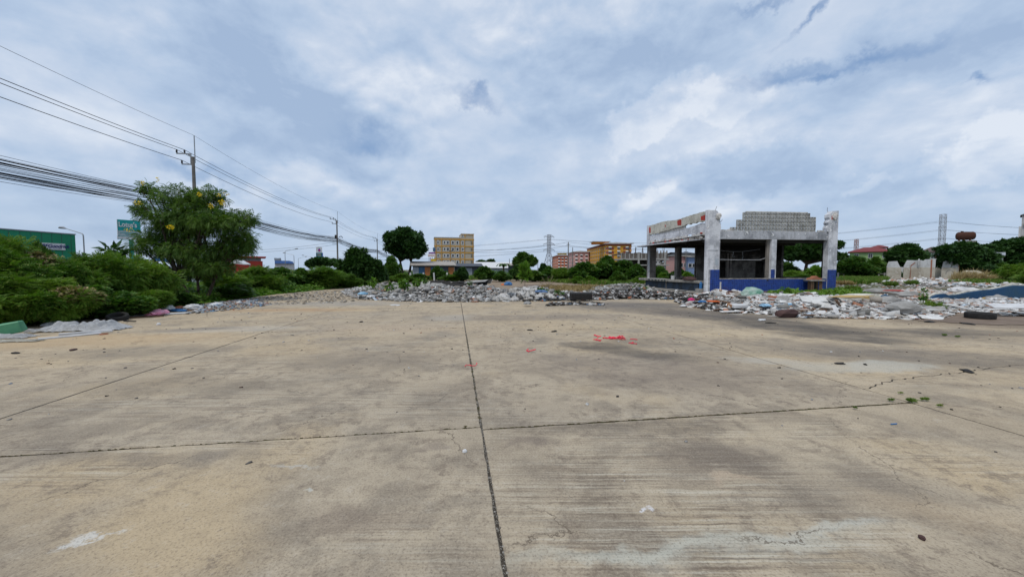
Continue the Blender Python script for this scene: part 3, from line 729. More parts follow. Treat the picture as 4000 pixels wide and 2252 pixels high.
for k in range(26):
    yy = rr.uniform(.6, 8.6); lump('plaster_rubble', rr.uniform(-.3, -.02), yy, 3.72, rr.uniform(.05, .12), rr.uniform(.08, .2), rr.uniform(.03, .07), M_ROUGH if rr.random() > .15 else M_RED, K, k, .4, 1)
# counter and its base wall
MB().box(-.10, .12, .95, D_, .10, .70).build('counter_base', M_BLUEGREY, K)
MB().box(-.13, -.10, 5.05, 5.2, .10, .70).build('base_rib', M_INCOL, K)
ct = [(.14, .62), (-.22, .62), (-.42, 3.0), (-.48, 9.25), (.14, 9.25)]
cs = MB().prism(ct, 'z', .70, .87).build('counter_slab', M_SLABGR, K); bevel(cs, .015)
for i, ya in enumerate((7.1, 6.55, 6.0, 5.5, 5.0, 4.6)):          # sprayed scrawl on the counter edge
    xa = -.455
    g_ = MB(); w2 = .32 - .02 * i
    for (u0, v0, u1, v1) in ((0, .15, .5, .02), (.5, .02, 1, .15), (.25, .11, .8, .12)):
        g_.prism([(ya + u0 * w2, .71 + v0), (ya + u1 * w2, .71 + v1), (ya + u1 * w2 + .05, .71 + v1), (ya + u0 * w2 + .05, .71 + v0)], 'x', xa - .03, xa - .012)
    g_.build('graffiti_stroke', mat('dark_teal_spray', (.01, .05, .07), .6), cs)
MB().box(-.3, -.02, .34, .95, .10, .34).build('step_block', M_SLABGR, K)
MB().prism([(-.6, .8), (-.1, .8), (-.1, 8.9), (-.6, 8.9)], 'z', .10, .14).build('apron_edge', M_SLABGR, K)
# ================================================================== THINGS ON AND BY THE KIOSK
def KW(x, y, z=0.0):                           # kiosk axes -> world
    return Vector((12.78 + x * math.cos(PHI) - y * math.sin(PHI), 24.56 + x * math.sin(PHI) + y * math.cos(PHI), z))
def free_lump(name, loc, s, m, seed, amt, sub, label, cat, group=None, kind=None):
    o = lump(name, 0, 0, 0, s[0], s[1], s[2], m, None, seed, amt, sub); o.location = loc
    return tag(o, label, cat, group, kind)
def crumple(name, loc, s, m, seed, label, cat, rz=0.0, amt=.35, group=None):
    bm = bmesh.new(); bmesh.ops.create_icosphere(bm, subdivisions=3, radius=1)
    for v in bm.verts:
        n_ = abs(mnoise.noise(v.co * 2.3 + Vector((seed, 0, 0)))) * 1.4 + abs(mnoise.noise(v.co * 5.1 + Vector((0, seed, 0)))) * .6 - .4
        v.co = v.co * (1 - n_ * amt); v.co.x *= s[0]; v.co.y *= s[1]; v.co.z = max(v.co.z * s[2], -s[2] * .25)
    me = bpy.data.meshes.new(name); bm.to_mesh(me); bm.free(); me.materials.append(m)
    o = bpy.data.objects.new(name, me); COL.objects.link(o); o.location = (loc[0], loc[1], loc[2] + s[2] * .25); o.rotation_euler = (0, 0, rz)
    return tag(o, label, cat, group)
def drape(name, poly_w, poly_h, loc, rz, m, seed, label, cat, h=.12, rug=.06, cells=26, shape=None, group=None):
    """a thrown-down sheet: ridged height field with an irregular outline"""
    bm = bmesh.new(); nx, ny = cells, max(4, int(cells * poly_h / poly_w)); g = {}
    for i in range(nx + 1):
        for j in range(ny + 1):
            u, v = i / nx * 2 - 1, j / ny * 2 - 1
            r = max(abs(u), abs(v)); e = 1 + .18 * mnoise.noise(Vector((u * 2 + seed, v * 2, 0))) * r
            hh = h * max(0, 1 - r ** 3) * (.45 + .9 * abs(mnoise.noise(Vector((u * 1.3 + seed, v * 1.3, 2))))) + rug * abs(mnoise.noise(Vector((u * 5 + seed, v * 2.2, 5)))) * (1 - .6 * r) + .012
            g[i, j] = bm.verts.new((u * poly_w / 2 * e, v * poly_h / 2 * (1 + .3 * mnoise.noise(Vector((u * 3, v + seed, 1)))) * (shape(u) if shape else 1), hh))
    for i in range(nx):
        for j in range(ny): bm.faces.new((g[i, j], g[i + 1, j], g[i + 1, j + 1], g[i, j + 1]))
    bmesh.ops.solidify(bm, geom=bm.faces[:], thickness=.008)
    me = bpy.data.meshes.new(name); bm.to_mesh(me); bm.free(); me.materials.append(m)
    o = bpy.data.objects.new(name, me); COL.objects.link(o); o.location = loc; o.rotation_euler = (0, 0, rz)
    return tag(o, label, cat, group)
def plank(name, a, b_, wd, th, z, m, label, cat, group=None, tilt=0.0):
    a, b_ = Vector(a[:2]), Vector(b_[:2]); d = b_ - a
    o = MB().box(0, d.length, -wd / 2, wd / 2, 0, th, .006).build(name, m)
    o.location = (a.x, a.y, z); o.rotation_euler = (0, -tilt, math.atan2(d.y, d.x)); bevel(o, .004)
    return tag(o, label, cat, group)

M_WHITEP = mat('white_plastic', (.62, .62, .62), .45, vscale=4, col2=(.45, .45, .45), spec=.5)
M_TARP = mat('pale_grey_sheeting', (.66, .67, .68), .5, vscale=3, col2=(.48, .49, .50), spec=.5, bump=.4, bscale=8)
M_WOOD = mat('weathered_wood', (.20, .12, .07), .85, vscale=6, col2=(.10, .06, .04))
M_BROWN = mat('brown_cloth', (.09, .05, .045), .95, vscale=5, col2=(.05, .03, .03))
M_GREENP = mat('green_plastic', (.10, .30, .16), .5, vscale=4, col2=(.06, .20, .11))
M_DGREEN = mat('green_sacking', (.03, .20, .11), .7, vscale=4, col2=(.02, .12, .07))
M_PINK = mat('pink_plastic', (.75, .22, .36), .5, vscale=4, col2=(.6, .35, .42))
M_HOTP = mat('bright_pink_cloth', (.62, .03, .17), .8, vscale=4)
M_BLUEP = mat('blue_plastic', (.04, .16, .38), .5, vscale=4)
M_LBLUE = mat('light_blue_plastic', (.25, .45, .62), .5, vscale=4)
M_ORANGE = mat('orange_cloth', (.60, .13, .03), .8, vscale=4)
M_REDP = mat('red_plastic_tape', (.80, .03, .07), .45, vscale=5)
M_FOAM = mat('yellow_foam', (.50, .36, .14), .9, vscale=4, col2=(.36, .25, .11), bump=.5)
M_BOARD = mat('white_board', (.66, .66, .65), .75, vscale=2.5, col2=(.50, .49, .47), rnd=.18)
M_TERRA = mat('terracotta', (.36, .14, .075), .9, vscale=4, col2=(.26, .11, .07), bump=.3)
M_GREYC = mat('broken_grey_concrete', (.34, .335, .32), .95, vscale=3, col2=(.20, .195, .185), bump=.7, bscale=14)

# on the counter
crumple('rag_heap', KW(-.15, 1.9, .87), (.28, .75, .22), M_BROWN, 4, 'dark brown heap of rags slumped over the near end of the concrete counter', 'rags', PHI, .4)
crumple('black_bag', KW(-.1, 2.9, .87), (.2, .3, .24), M_BLACK, 9, 'black plastic bag on the counter next to the brown rags', 'bag', PHI)
bk = MB(); bk.tube([(0, 0, 0), (0, 0, .28)], [.12, .145], 14); bkt = bk.build('paint_bucket', M_WHITEP, smooth=False)
tag(bkt, 'small white paint bucket standing on the concrete counter', 'bucket'); bkt.location = KW(-.15, 4.1, .87)
MB().tube([(-.14, 0, .27), (-.1, 0, .36), (0, 0, .4), (.1, 0, .36), (.14, 0, .27)], .006, 4).build('handle', M_STEEL, bkt)
plank('thin_board', KW(-.1, 7.6), KW(-.1, 5.4), .35, .02, .872, M_BOARD, 'thin white board lying flat on the far part of the counter', 'board')
MB2 = MB().tube([(0, 0, 0), (0, 0, .36), (0, 0, .42), (0, 0, .48)], [.10, .10, .045, .045], 12)
bo = MB2.build('plastic_jug', M_BLUEP); bo.location = KW(-.12, .62, .34); tag(bo, 'blue plastic jug standing on the step beside the left front column', 'jug')
crumple('foam_ball', KW(-.75, 2.4, .0), (.17, .17, .17), M_WHITEP, 2, 'round white lump of foam at the foot of the blue counter wall', 'foam lump', 0, .1)
plank('fallen_board', KW(-.7, 1.5), KW(-.75, 3.6), .22, .05, .14, M_GREYC, 'grey board lying along the foot of the counter wall', 'board')
# little spirit house against the tiled wall
sh = thing('spirit_house', 'small weathered wooden spirit house standing against the blue tiled wall', 'spirit house', KW(7.15, -.42), PHI)
MB().box(-.42, .42, -.26, .26, .0, .22).build('plinth', M_SLABGR, sh)
MB().box(-.26, .26, -.05, .2, .22, .86).build('cabinet', M_WOOD, sh)
for x in (-.36, -.24, .24, .36): MB().box(x - .03, x + .03, -.22, -.16, .22, .86).build('post', M_WOOD, sh)
rf = MB().prism([(-.52, .86), (.52, .86), (.54, .93), (.34, .95), (-.34, .95), (-.54, .93)], 'y', -.3, .26).build('roof', M_SLABGR, sh)
MB().prism([(-.4, .95), (.4, .95), (.3, 1.06), (.12, 1.10), (0, 1.2), (-.12, 1.10), (-.3, 1.06)], 'y', -.2, .2).build('gable', M_TERRA, rf)
MB().box(-.12, .12, -.07, -.05, .25, .8).build('door', M_SOOT, sh)
pk = MB().box(6.75, 8.35, -.12, -.02, 1.04, 1.09).build('loose_batten', M_SOOT); pk.location = (12.78, 24.56, -.20); pk.rotation_euler = (0, 0, PHI); tag(pk, 'dark burnt batten fixed across the tiles above the spirit house', 'batten')

# ================================================================== RUBBLE
def in_poly(x, y, poly):
    c_ = False; j = len(poly) - 1
    for i in range(len(poly)):
        xi, yi = poly[i]; xj, yj = poly[j]
        if (yi > y) != (yj > y) and x < (xj - xi) * (y - yi) / (yj - yi) + xi: c_ = not c_
        j = i
    return c_
def dist_edge(x, y, poly):
    d = 1e9
    for (x0, y0), (x1, y1) in zip(poly, poly[1:] + poly[:1]):
        dx, dy = x1 - x0, y1 - y0; u = max(0, min(1, ((x - x0) * dx + (y - y0) * dy) / (dx * dx + dy * dy)))
        d = min(d, math.hypot(x - x0 - u * dx, y - y0 - u * dy))
    return d
class Heap:
    def __init__(s, poly, h, slope=.45, seed=0, bumpy=.35):
        s.poly = poly; s.h = h; s.sl = slope; s.seed = seed; s.b = bumpy
    def z(s, x, y):
        if not in_poly(x, y, s.poly): return 0.0
        d = dist_edge(x, y, s.poly)
        n_ = mnoise.noise(Vector((x * .55 + s.seed, y * .55, 0))); n2 = mnoise.noise(Vector((x * 1.7, y * 1.7 + s.seed, 1)))
        return min(s.h, d * s.sl) * max(.15, (.62 + s.b * 1.3 * n_ + s.b * .6 * n2))
    def base(s, name, m, step=.35, **kw):
        xs = [p[0] for p in s.poly]; ys = [p[1] for p in s.poly]; x0, x1, y0, y1 = min(xs), max(xs), min(ys), max(ys)
        nx, ny = int((x1 - x0) / step) + 1, int((y1 - y0) / step) + 1; mb = MB(); ix = {}
        def vid(i, j):
            if (i, j) not in ix:
                x, y = x0 + i * step, y0 + j * step; z = s.z(x, y); ix[i, j] = len(mb.v); mb.v.append((x, y, z - .045 if z > .02 else -.03))
            return ix[i, j]
        for i in range(nx):
            for j in range(ny):
                if in_poly(x0 + (i + .5) * step, y0 + (j + .5) * step, s.poly): mb.f.append((vid(i, j), vid(i + 1, j), vid(i + 1, j + 1), vid(i, j + 1)))
        return mb.build(name, m, smooth=True, **kw)
    def sample(s, rg):
        xs = [p[0] for p in s.poly]; ys = [p[1] for p in s.poly]
        while True:
            x, y = rg.uniform(min(xs), max(xs)), rg.uniform(min(ys), max(ys))
            if in_poly(x, y, s.poly): return x, y
def rub_mat(name, stops, rough=.9):
    m = bpy.data.materials.new(name); m.use_nodes = True; t = NT(m.node_tree); t.n.clear()
    o = t.new('ShaderNodeOutputMaterial'); p = t.new('ShaderNodeBsdfPrincipled'); t.l.new(p.outputs[0], o.inputs[0])
    g = t.new('ShaderNodeNewGeometry'); oi = t.new('ShaderNodeObjectInfo').outputs['Random']
    r = t.m('FRACT', t.m('ADD', g.outputs['Random Per Island'], oi))
    c = t.ramp(r, stops, 'CONSTANT')
    nz = t.noise(g.outputs['Position'], 9, 5, .65)
    c = t.mix(t.mr(nz, .45, .75, 0, .55), c, (.13, .115, .095))
    t.put(p.inputs['Base Color'], c); p.inputs['Roughness'].default_value = rough; p.inputs['Specular IOR Level'].default_value = .25
    t.put(p.inputs['Normal'], t.bump(t.noise(g.outputs['Position'], 25, 4, .6), .5, .02))
    MATS[name] = m; return m
M_RUBW = rub_mat('mixed_concrete_rubble', [(0, (.31, .305, .295)), (.28, (.24, .235, .225)), (.5, (.14, .137, .13)), (.68, (.38, .375, .365)), (.80, (.28, .25, .215)), (.91, (.47, .47, .46)), (.94, (.09, .085, .08)), (.97, (.34, .16, .10))])
M_RUBB = rub_mat('broken_board_rubble', [(0, (.60, .60, .59)), (.32, (.46, .45, .43)), (.5, (.70, .70, .70)), (.68, (.36, .33, .30)), (.80, (.40, .22, .15)), (.87, (.30, .20, .14)), (.93, (.10, .09, .085)), (.97, (.42, .50, .58))], .8)
M_RUBK = rub_mat('charred_rubbish', [(0, (.03, .028, .026)), (.40, (.10, .095, .09)), (.58, (.25, .24, .23)), (.74, (.45, .45, .44)), (.84, (.09, .05, .04)), (.90, (.10, .16, .24)), (.94, (.50, .50, .50)), (.98, (.35, .12, .06))], .9)
M_SOIL = mat('dusty_rubble_soil', (.24, .215, .185), .95, vscale=2.2, col2=(.13, .115, .10), bump=.9, bscale=9, coord='W')
def chunk_tm(seed, flat=False):
    q = random.Random(seed)
    if not flat:
        vs = [(x, y, z) for z in (-.5, .5) for y in (-.5, .5) for x in (-.5, .5)]
        vs = [(x * q.uniform(.5, 1.1), y * q.uniform(.5, 1.1), z * q.uniform(.5, 1.1)) for x, y, z in vs]
        return np.array(vs), np.array([(0, 2, 3, 1), (4, 5, 7, 6), (0, 1, 5, 4), (2, 6, 7, 3), (0, 4, 6, 2), (1, 3, 7, 5)])
    n = 6; an = sorted(q.uniform(0, 6.28) for _ in range(n)); an = [(a + 2 * i / n * math.pi) / 2 for i, a in enumerate(an)]
    pts = [(math.cos(a) * .5 * q.uniform(.7, 1.1), math.sin(a) * .5 * q.uniform(.5, 1)) for a in an]
    vs = [(x, y, -.5) for x, y in pts] + [(x, y, .5) for x, y in pts]
    f = [(i, (i + 1) % n, n + (i + 1) % n, n + i) for i in range(n)] + [(0, 5, 4, 3), (0, 3, 2, 1), (6, 7, 8, 9), (6, 9, 10, 11)]
    return np.array(vs), np.array(f)
CHUNKS = [chunk_tm(i) for i in range(7)]; SHARDS = [chunk_tm(40 + i, True) for i in range(7)]
def scatter(name, heap, n, tms, smin, smax, flatz, m, seed, tilt, zoff=0.0, edge=None, **kw):
    rg = np.random.default_rng(seed); q = random.Random(seed)
    Vs, Fs, off = [], [], 0
    for k, tm in enumerate(tms):
        c_ = n // len(tms); T = []
        while len(T) < c_:
            x, y = heap.sample(q)
            if edge and q.random() > edge(x, y): continue
            T.append((x, y, heap.z(x, y) + zoff))
        T = np.array(T); s1 = smin + (smax - smin) * rg.random(c_) ** 2.2
        S = np.stack([s1, s1 * rg.uniform(.45, 1, c_), s1 * rg.uniform(.5, 1, c_) * flatz], 1)
        if flatz < .2: S[:, 2] = rg.uniform(.012, .03, c_)
        T[:, 2] += S[:, 2] * .25
        V, Fq = inst(tm[0], tm[1], rotz_rand(rg, c_, tilt), T, S)
        Vs.append(V); Fs.append(Fq + off); off += len(V)
    o = bpy.data.objects.new(name, np_mesh(name, np.concatenate(Vs), np.concatenate(Fs), m)); COL.objects.link(o)
    return tag(o, **kw)
def singles(name, heap, n, tms, smin, smax, flatz, m, seed, tilt, label, cat, group, zoff=.03, near=1.0):
    q = random.Random(seed); mes = []
    for tm in tms: mes.append(np_mesh(name, tm[0], tm[1], m))
    ys = [p[1] for p in heap.poly]; y0, y1 = min(ys), max(ys)
    c_ = 0
    while c_ < n:
        x, y = heap.sample(q)
        if q.random() > math.exp(-near * (y - y0) / (y1 - y0) * 2): continue
        s = q.uniform(smin, smax); h = .025 if flatz < .2 else s * q.uniform(.5, 1) * flatz
        link_mesh(name, q.choice(mes), None, (x, y, heap.z(x, y) + zoff + h * .3), (q.gauss(0, tilt), q.gauss(0, tilt), q.uniform(0, 6.28)), (s, s * q.uniform(.5, 1), h), label=label, cat=cat, group=group); c_ += 1
gp = lambda *a: [G(x, y).xy[:] for x, y in a]
# heap A: the long grey heap left of the middle
PA = gp((1345, 1150), (1400, 1168), (1560, 1178), (1830, 1180), (1960, 1178), (2110, 1172), (2240, 1166)) + [(5.2, 24), (3.6, 25.0), (.6, 25.0), (-1.2, 32.5), (-5, 34), (-9, 34.0), (-12.5, 32)] + gp((1330, 1138))
hA = Heap(PA, .56, .24, 3, .5); hA.base('rubble_mound', M_SOIL, .3, kind='structure')
scatter('concrete_rubble', hA, 14000, CHUNKS, .04, .27, .55, M_RUBW, 1, .35, label='wide low heap of pale broken concrete across the yard left of the kiosk', cat='rubble', kind='stuff')
scatter('broken_board_rubble', hA, 2600, SHARDS, .12, .55, .1, M_RUBB, 2, .28, .02, label='flat broken boards strewn over the pale concrete heap', cat='rubble', kind='stuff', edge=lambda x, y: 1 if x < 1 else .2)
singles('concrete_chunk', hA, 150, CHUNKS, .18, .40, .75, M_RUBW, 5, .3, 'pale grey broken concrete chunk lying on the wide heap left of the kiosk', 'concrete chunk', 'large chunks on the wide left heap')
# dark roofing sheets near its back
q5 = random.Random(5)
for k in range(26):
    p = G(q5.choice([q5.uniform(1680, 1790), q5.uniform(1790, 1890)]), 1122 + q5.uniform(-6, 8)); x, y = p.x * .86, p.y * .86 * .80
    x, y = (q5.uniform(-6.4, -2.0), q5.uniform(25.5, 28.5))
    o = MB().box(-.8, .8, -.25, .25, 0, .02, .02).build('roofing_sheet', M_SOOT if k % 3 else M_GREYC); o.location = (x, y, hA.z(x, y) + q5.uniform(.12, .3)); o.rotation_euler = (q5.uniform(.1, .6), q5.uniform(-.22, .12), q5.uniform(-.5, .3))
    tag(o, 'dark broken roofing sheet in the slumped pile at the back of the grey heap' if k % 3 else 'grey broken roofing sheet in the slumped pile at the back of the grey heap', 'roofing sheet', 'slumped roofing sheets')
# thin scatter to the left
hA2 = Heap(gp((900, 1195), (1350, 1182), (1480, 1165), (1380, 1130), (1200, 1140), (960, 1165)), .05, .05, 8, .2)
scatter('thin_rubble', hA2, 1700, CHUNKS, .02, .16, .3, rub_mat('grit_chips', [(0, (.30, .28, .25)), (.4, (.16, .14, .12)), (.6, (.40, .39, .37)), (.8, (.22, .17, .12)), (.93, (.05, .045, .04))]), 9, .15, label='thin scatter of grey grit and chips beside the left kerb', cat='rubble', kind='stuff')
# heap B: burnt strip towards the kiosk
PB_ = gp((2050, 1178), (2330, 1172), (2480, 1168), (2680, 1172), (2760, 1188), (2800, 1178), (2755, 1158), (2640, 1148), (2500, 1140), (2440, 1138), (2300, 1150), (2100, 1160))
hB = Heap(PB_, .30, .25, 6, .4); hB.base('burnt_mound', M_SOOT, .3, kind='structure')
scatter('burnt_rubbish', hB, 4200, CHUNKS + SHARDS[:2], .05, .30, .5, M_RUBK, 12, .3, label='blackened burnt rubbish strewn towards the left side of the kiosk', cat='rubbish', kind='stuff')
hB2 = Heap(gp((2130, 1196), (2250, 1190), (2360, 1194), (2350, 1186), (2150, 1186)), .14, .3, 2, .3)
scatter('charred_scraps', hB2, 260, CHUNKS, .05, .24, .6, M_RUBK, 14, .3, label='low line of charred scraps on the open concrete in front of the grey heap', cat='rubbish', kind='stuff')
# heap of white stones left of the burnt strip
hA3 = Heap(gp((1920, 1178), (2180, 1172), (2180, 1150), (1960, 1150)), .65, .5, 5, .25)
scatter('round_rubble', hA3, 900, CHUNKS, .12, .36, .85, rub_mat('pale_stone_rubble', [(0, (.44, .43, .41)), (.4, (.34, .33, .31)), (.7, (.52, .51, .5)), (.92, (.10, .095, .09))]), 21, .4, label='steep little heap of pale round stones beside the burnt strip', cat='rubble', kind='stuff')
hA4 = Heap(gp((2230, 1158), (2400, 1150), (2570, 1138), (2560, 1112), (2440, 1108), (2300, 1128)), .28, .2, 15, .5); hA4.base('far_rubble_mound', M_SOIL, .4, kind='structure')
scatter('far_rubble', hA4, 1100, CHUNKS, .08, .4, .6, M_RUBW, 33, .3, label='sparse concrete rubble on the damp earth behind the burnt strip', cat='rubble', kind='stuff')
# heap C: board heap in front of and right of the kiosk
PC = gp((2640, 1180), (2700, 1200), (2850, 1222), (2990, 1226), (3080, 1238), (3250, 1243), (3450, 1246), (3640, 1246), (3700, 1236)) + [(17.2, 14.6), (17.6, 16.8), (16.6, 19.2), (14.5, 20.0), (13.0, 20.5), (11.5, 21.8), (9.4, 21.6)]
hC = Heap(PC, .55, .32, 17, .4); hC.base('board_mound', M_SOIL, .25, kind='structure')
scatter('broken_boards', hC, 9500, SHARDS, .08, .5, .1, M_RUBB, 18, .22, .01, label='heap of broken white boards spread in front of the kiosk', cat='rubble', kind='stuff', edge=lambda x, y: 1 if x > 9.5 else .35)
scatter('mixed_rubble', hC, 3600, CHUNKS, .04, .24, .6, M_RUBB, 19, .3, label='crushed brick and plaster between the broken white boards', cat='rubble', kind='stuff')
hCk = Heap(gp((2640, 1180), (2700, 1200), (2850, 1222), (2960, 1222), (3020, 1190), (2900, 1165), (2700, 1165)), .42, .4, 17, .4)
scatter('charred_rubbish', hCk, 2600, CHUNKS + SHARDS[:2], .05, .28, .5, M_RUBK, 22, .35, .02, label='black charred rubbish at the left end of the board heap', cat='rubbish', kind='stuff')
singles('board_shard', hC, 190, SHARDS, .3, .75, .1, M_BOARD, 23, .22, 'white broken board shard lying in the heap in front of the kiosk', 'board', 'large white shards of the board heap', .04, .9)
singles('concrete_chunk', hC, 60, CHUNKS, .18, .42, .7, M_RUBW, 24, .3, 'broken concrete chunk among the white boards in front of the kiosk', 'concrete chunk', 'chunks in the board heap')
# heap D: stacked splintered boards at the right, below the blue wall
PD = gp((3700, 1216), (3760, 1224), (4060, 1240), (4150, 1235)) + [(24, 15.5), (23.5, 18.2), (20, 18.6), (17.0, 17.8), (16.8, 15.2)]
hD = Heap(PD, .34, .3, 27, .3); hD.base('splintered_mound', M_SOIL, .3, kind='structure')
scatter('splintered_boards', hD, 2200, [( t[0] * np.array([1, .35, 1]), t[1]) for t in SHARDS], .25, .95, .1, M_RUBB, 28, .12, .02, label='flat bed of splintered grey and white boards below the blue wall', cat='rubble', kind='stuff')
scatter('crushed_rubble', hD, 1800, CHUNKS, .04, .2, .6, M_RUBB, 29, .3, label='crushed rubble under the splintered boards at the right edge', cat='rubble', kind='stuff')
# heap E: behind, round the blue wall and towards the white blocks
PE = gp((3440, 1165), (3620, 1190), (3700, 1185), (3760, 1160), (3640, 1136), (3480, 1140))
hE = Heap(PE, .36, .25, 31, .4); hE.base('brick_mound', M_SOIL, .35, kind='structure')
scatter('brick_rubble', hE, 2300, CHUNKS, .06, .36, .6, rub_mat('brick_and_plaster_rubble', [(0, (.52, .49, .46)), (.3, (.36, .22, .16)), (.45, (.44, .42, .40)), (.7, (.62, .60, .58)), (.85, (.42, .25, .18))]), 32, .3, label='pinkish brick and plaster rubble behind the board heap', cat='rubble', kind='stuff')
hF = Heap(gp((3430, 1103), (3560, 1112), (3760, 1116), (3900, 1116), (4060, 1110), (4050, 1100), (3700, 1093), (3470, 1092)), .25, .06, 35, .5); hF.base('back_mound', M_SOIL, .6, kind='structure')
scatter('back_rubble', hF, 1500, CHUNKS + SHARDS, .1, .8, .45, M_RUBB, 36, .3, label='pale rubble strewn at the foot of the broken white wall blocks', cat='rubble', kind='stuff')
hF2 = Heap(gp((3270, 1122), (3500, 1132), (3800, 1128), (4100, 1135), (4100, 1116), (3700, 1108), (3280, 1104)), .08, .05, 39, .5)
scatter('scattered_chips', hF2, 700, CHUNKS + SHARDS, .06, .4, .3, M_RUBB, 38, .2, label='scattered white chips on the bare ground behind the heaps', cat='rubble', kind='stuff')

for k in range(16):
    x, y = hC.sample(q5); a = q5.uniform(0, 3.14); L = q5.uniform(.8, 2.0)
    o = MB().box(-L / 2, L / 2, -.05, .05, 0, .035, .005).build('timber_plank', M_WOOD if k % 3 else M_BOARD); o.location = (x, y, hC.z(x, y) + .07); o.rotation_euler = (q5.uniform(-.1, .1), q5.uniform(-.16, .16), a)
    tag(o, 'brown timber plank lying across the board heap' if k % 3 else 'pale painted batten lying across the board heap', 'plank', 'planks across the board heap')
for k in range(9):
    x, y = hC.sample(q5); z = hC.z(x, y); a = q5.uniform(0, 6.28); pts = [(0, 0, 0)]
    for i in range(5): a += q5.uniform(-.6, .6); pts.append((pts[-1][0] + math.cos(a) * .18, pts[-1][1] + math.sin(a) * .18, max(.02, pts[-1][2] + q5.uniform(-.04, .14))))
    o = MB().tube(pts, .009, 4).build('bent_rebar', M_RUST); o.location = (x, y, z); tag(o, 'bent rusty reinforcing bar sticking out of the board heap', 'rebar', 'rebar in the board heap')
# blue painted wall section fallen at the right
def jagged_wall(name, base_px, tops, d, m, parent=None, **kw):
    a, b_ = Vector(base_px[0]), Vector(base_px[1]); L = (b_ - a).length
    lo = [(u * L, -.05) for u in (0, 1)]; hi = [(u * L, z) for u, z in tops]
    o = MB().prism(lo + hi[::-1], 'y', 0, d).build(name, m, parent, **kw)
    o.location = (a.x, a.y, 0); o.rotation_euler = (0, 0, math.atan2((b_ - a).y, (b_ - a).x)); return o
M_NAVY = worn_mat('faded_navy_paint', (.022, .07, .15), (.03, .075, .13), (.10, .15, .20), .8, fl=(.66, .74), grime=.3)
bw = thing('fallen_blue_wall', 'long broken wall section painted dark blue at the right edge', 'wall')
tops = [(0, .16), (.02, .30), (.05, .40), (.10, .44), (.12, .34), (.20, .40), (.26, .50), (.34, .58), (.42, .62), (.50, .74), (.56, .82), (.62, .80), (.70, .84), (.80, .80), (.90, .86), (1, .84)]
p0, p1 = G(3632, 1183).xy, (G(3632, 1183).xy + Vector((9.0, 1.3)))
jagged_wall('painted_face', (p0, p1), tops, .10, M_NAVY, bw)
jagged_wall('broken_core', (p0 + Vector((-.01, .10)), p1 + Vector((0, .10))), [(u, z + .035 + rr.uniform(0, .03)) for u, z in tops], .12, M_STRIP, bw)
q6 = random.Random(8)
for k in range(16):
    u = q6.uniform(.02, .95); p = p0 + (p1 - p0) * u
    lump('lost_render', p.x, p.y - .03, q6.uniform(.05, .14), q6.uniform(.15, .5), .05, q6.uniform(.06, .13), M_FOAM if k % 2 else M_GREYC, bw, k, .5, 2)
free_lump('grey_rock', (p0.x + 2.8, p0.y - .35, .2), (.42, .25, .26), M_GREYC, 61, .3, 2, 'pale grey pointed rock leaning on the blue wall section', 'rock')
# larger single pieces of the heaps
def pick(name, px, py, z, s, m, seed, label, cat, amt=.28, sub=2, rot=None):
    p = G(px, py, z); o = free_lump(name, (p.x, p.y, z + s[2] * .3), s, m, seed, amt, sub, label, cat)
    if rot: o.rotation_euler = rot
    return o
pick('concrete_boulder', 3530, 1210, .25, (.55, .3, .22), M_GREYC, 71, 'large rough grey concrete boulder on the right part of the board heap', 'concrete lump')
pick('concrete_beam', 3540, 1156, .2, (.95, .3, .2), M_GREYC, 72, 'long pale broken concrete beam lying behind the board heap', 'concrete lump')
pick('concrete_beam', 3440, 1142, .2, (1.15, .3, .22), M_GREYC, 73, 'thick concrete beam with reddish paint on top behind the creeper', 'concrete lump')
pick('concrete_beam', 3460, 1188, .3, (.5, .3, .25), M_GREYC, 74, 'squat grey concrete stump between beam and boards', 'concrete lump')
pick('broken_basin', 3060, 1172, .35, (.36, .25, .14), M_GREYC, 75, 'curved grey piece of a broken basin in the board heap', 'basin')
pick('stone_lump', 2950, 1165, .30, (.28, .2, .14), M_GREYC, 76, 'rounded grey stone at the left of the board heap', 'stone')
pick('wrapped_beam', 3380, 1172, .35, (1.3, .25, .22), M_STRIP, 77, 'long dirty white plaster beam topped with yellow foam', 'plaster beam')
pick('foam_sheet', 3330, 1160, .58, (.75, .16, .05), M_FOAM, 78, 'strip of yellow foam lying on the plaster beam', 'foam', .35)
pick('foam_block', 3400, 1180, .30, (.28, .2, .16), M_FOAM, 79, 'ragged yellow foam block at the end of the plaster beam', 'foam', .4)
pick('rolled_carpet', 3075, 1228, .10, (.42, .16, .15), M_BROWN, 80, 'dark brown rolled carpet with frayed end at the front of the board heap', 'carpet', .3, 2, (0, 0, .1))
M_SACK = mat('white_green_sack', (.42, .47, .44), .7, vscale=1.8, col2=(.02, .20, .11))
pp_ = G(2945, 1152, .40); crumple('rubbish_sack', (pp_.x - .1, pp_.y, .25), (.55, .35, .42), M_SACK, 81, 'white and green woven sack against the blue tiled wall', 'sack')
def flatb(name, px, py, z, wx, wy, th, m, label, cat, rot):
    p = G(px, py, z); o = MB().box(-wx / 2, wx / 2, -wy / 2, wy / 2, 0, th, .01).build(name, m); o.location = (p.x, p.y, z); o.rotation_euler = rot; bevel(o, .005)
    return tag(o, label, cat)
flatb('white_door_panel', 3185, 1180, .38, .85, .7, .04, M_BOARD, 'large smooth white panel leaning up in the middle of the board heap', 'panel', (.55, 0, -.25))
flatb('white_board', 3120, 1176, .30, 1.1, .4, .05, M_BOARD, 'long white board lying left of the smooth leaning panel', 'board', (.3, .05, .05))
flatb('white_carton', 2885, 1200, .18, .55, .28, .12, M_WHITEP, 'flat white box with a tan end among charred rubbish', 'box', (.1, 0, .1))
flatb('brown_carton', 2855, 1199, .18, .16, .25, .12, mat('cardboard', (.38, .20, .10), .9), 'small brown cardboard flap beside the flat white box', 'cardboard', (.1, 0, .1))
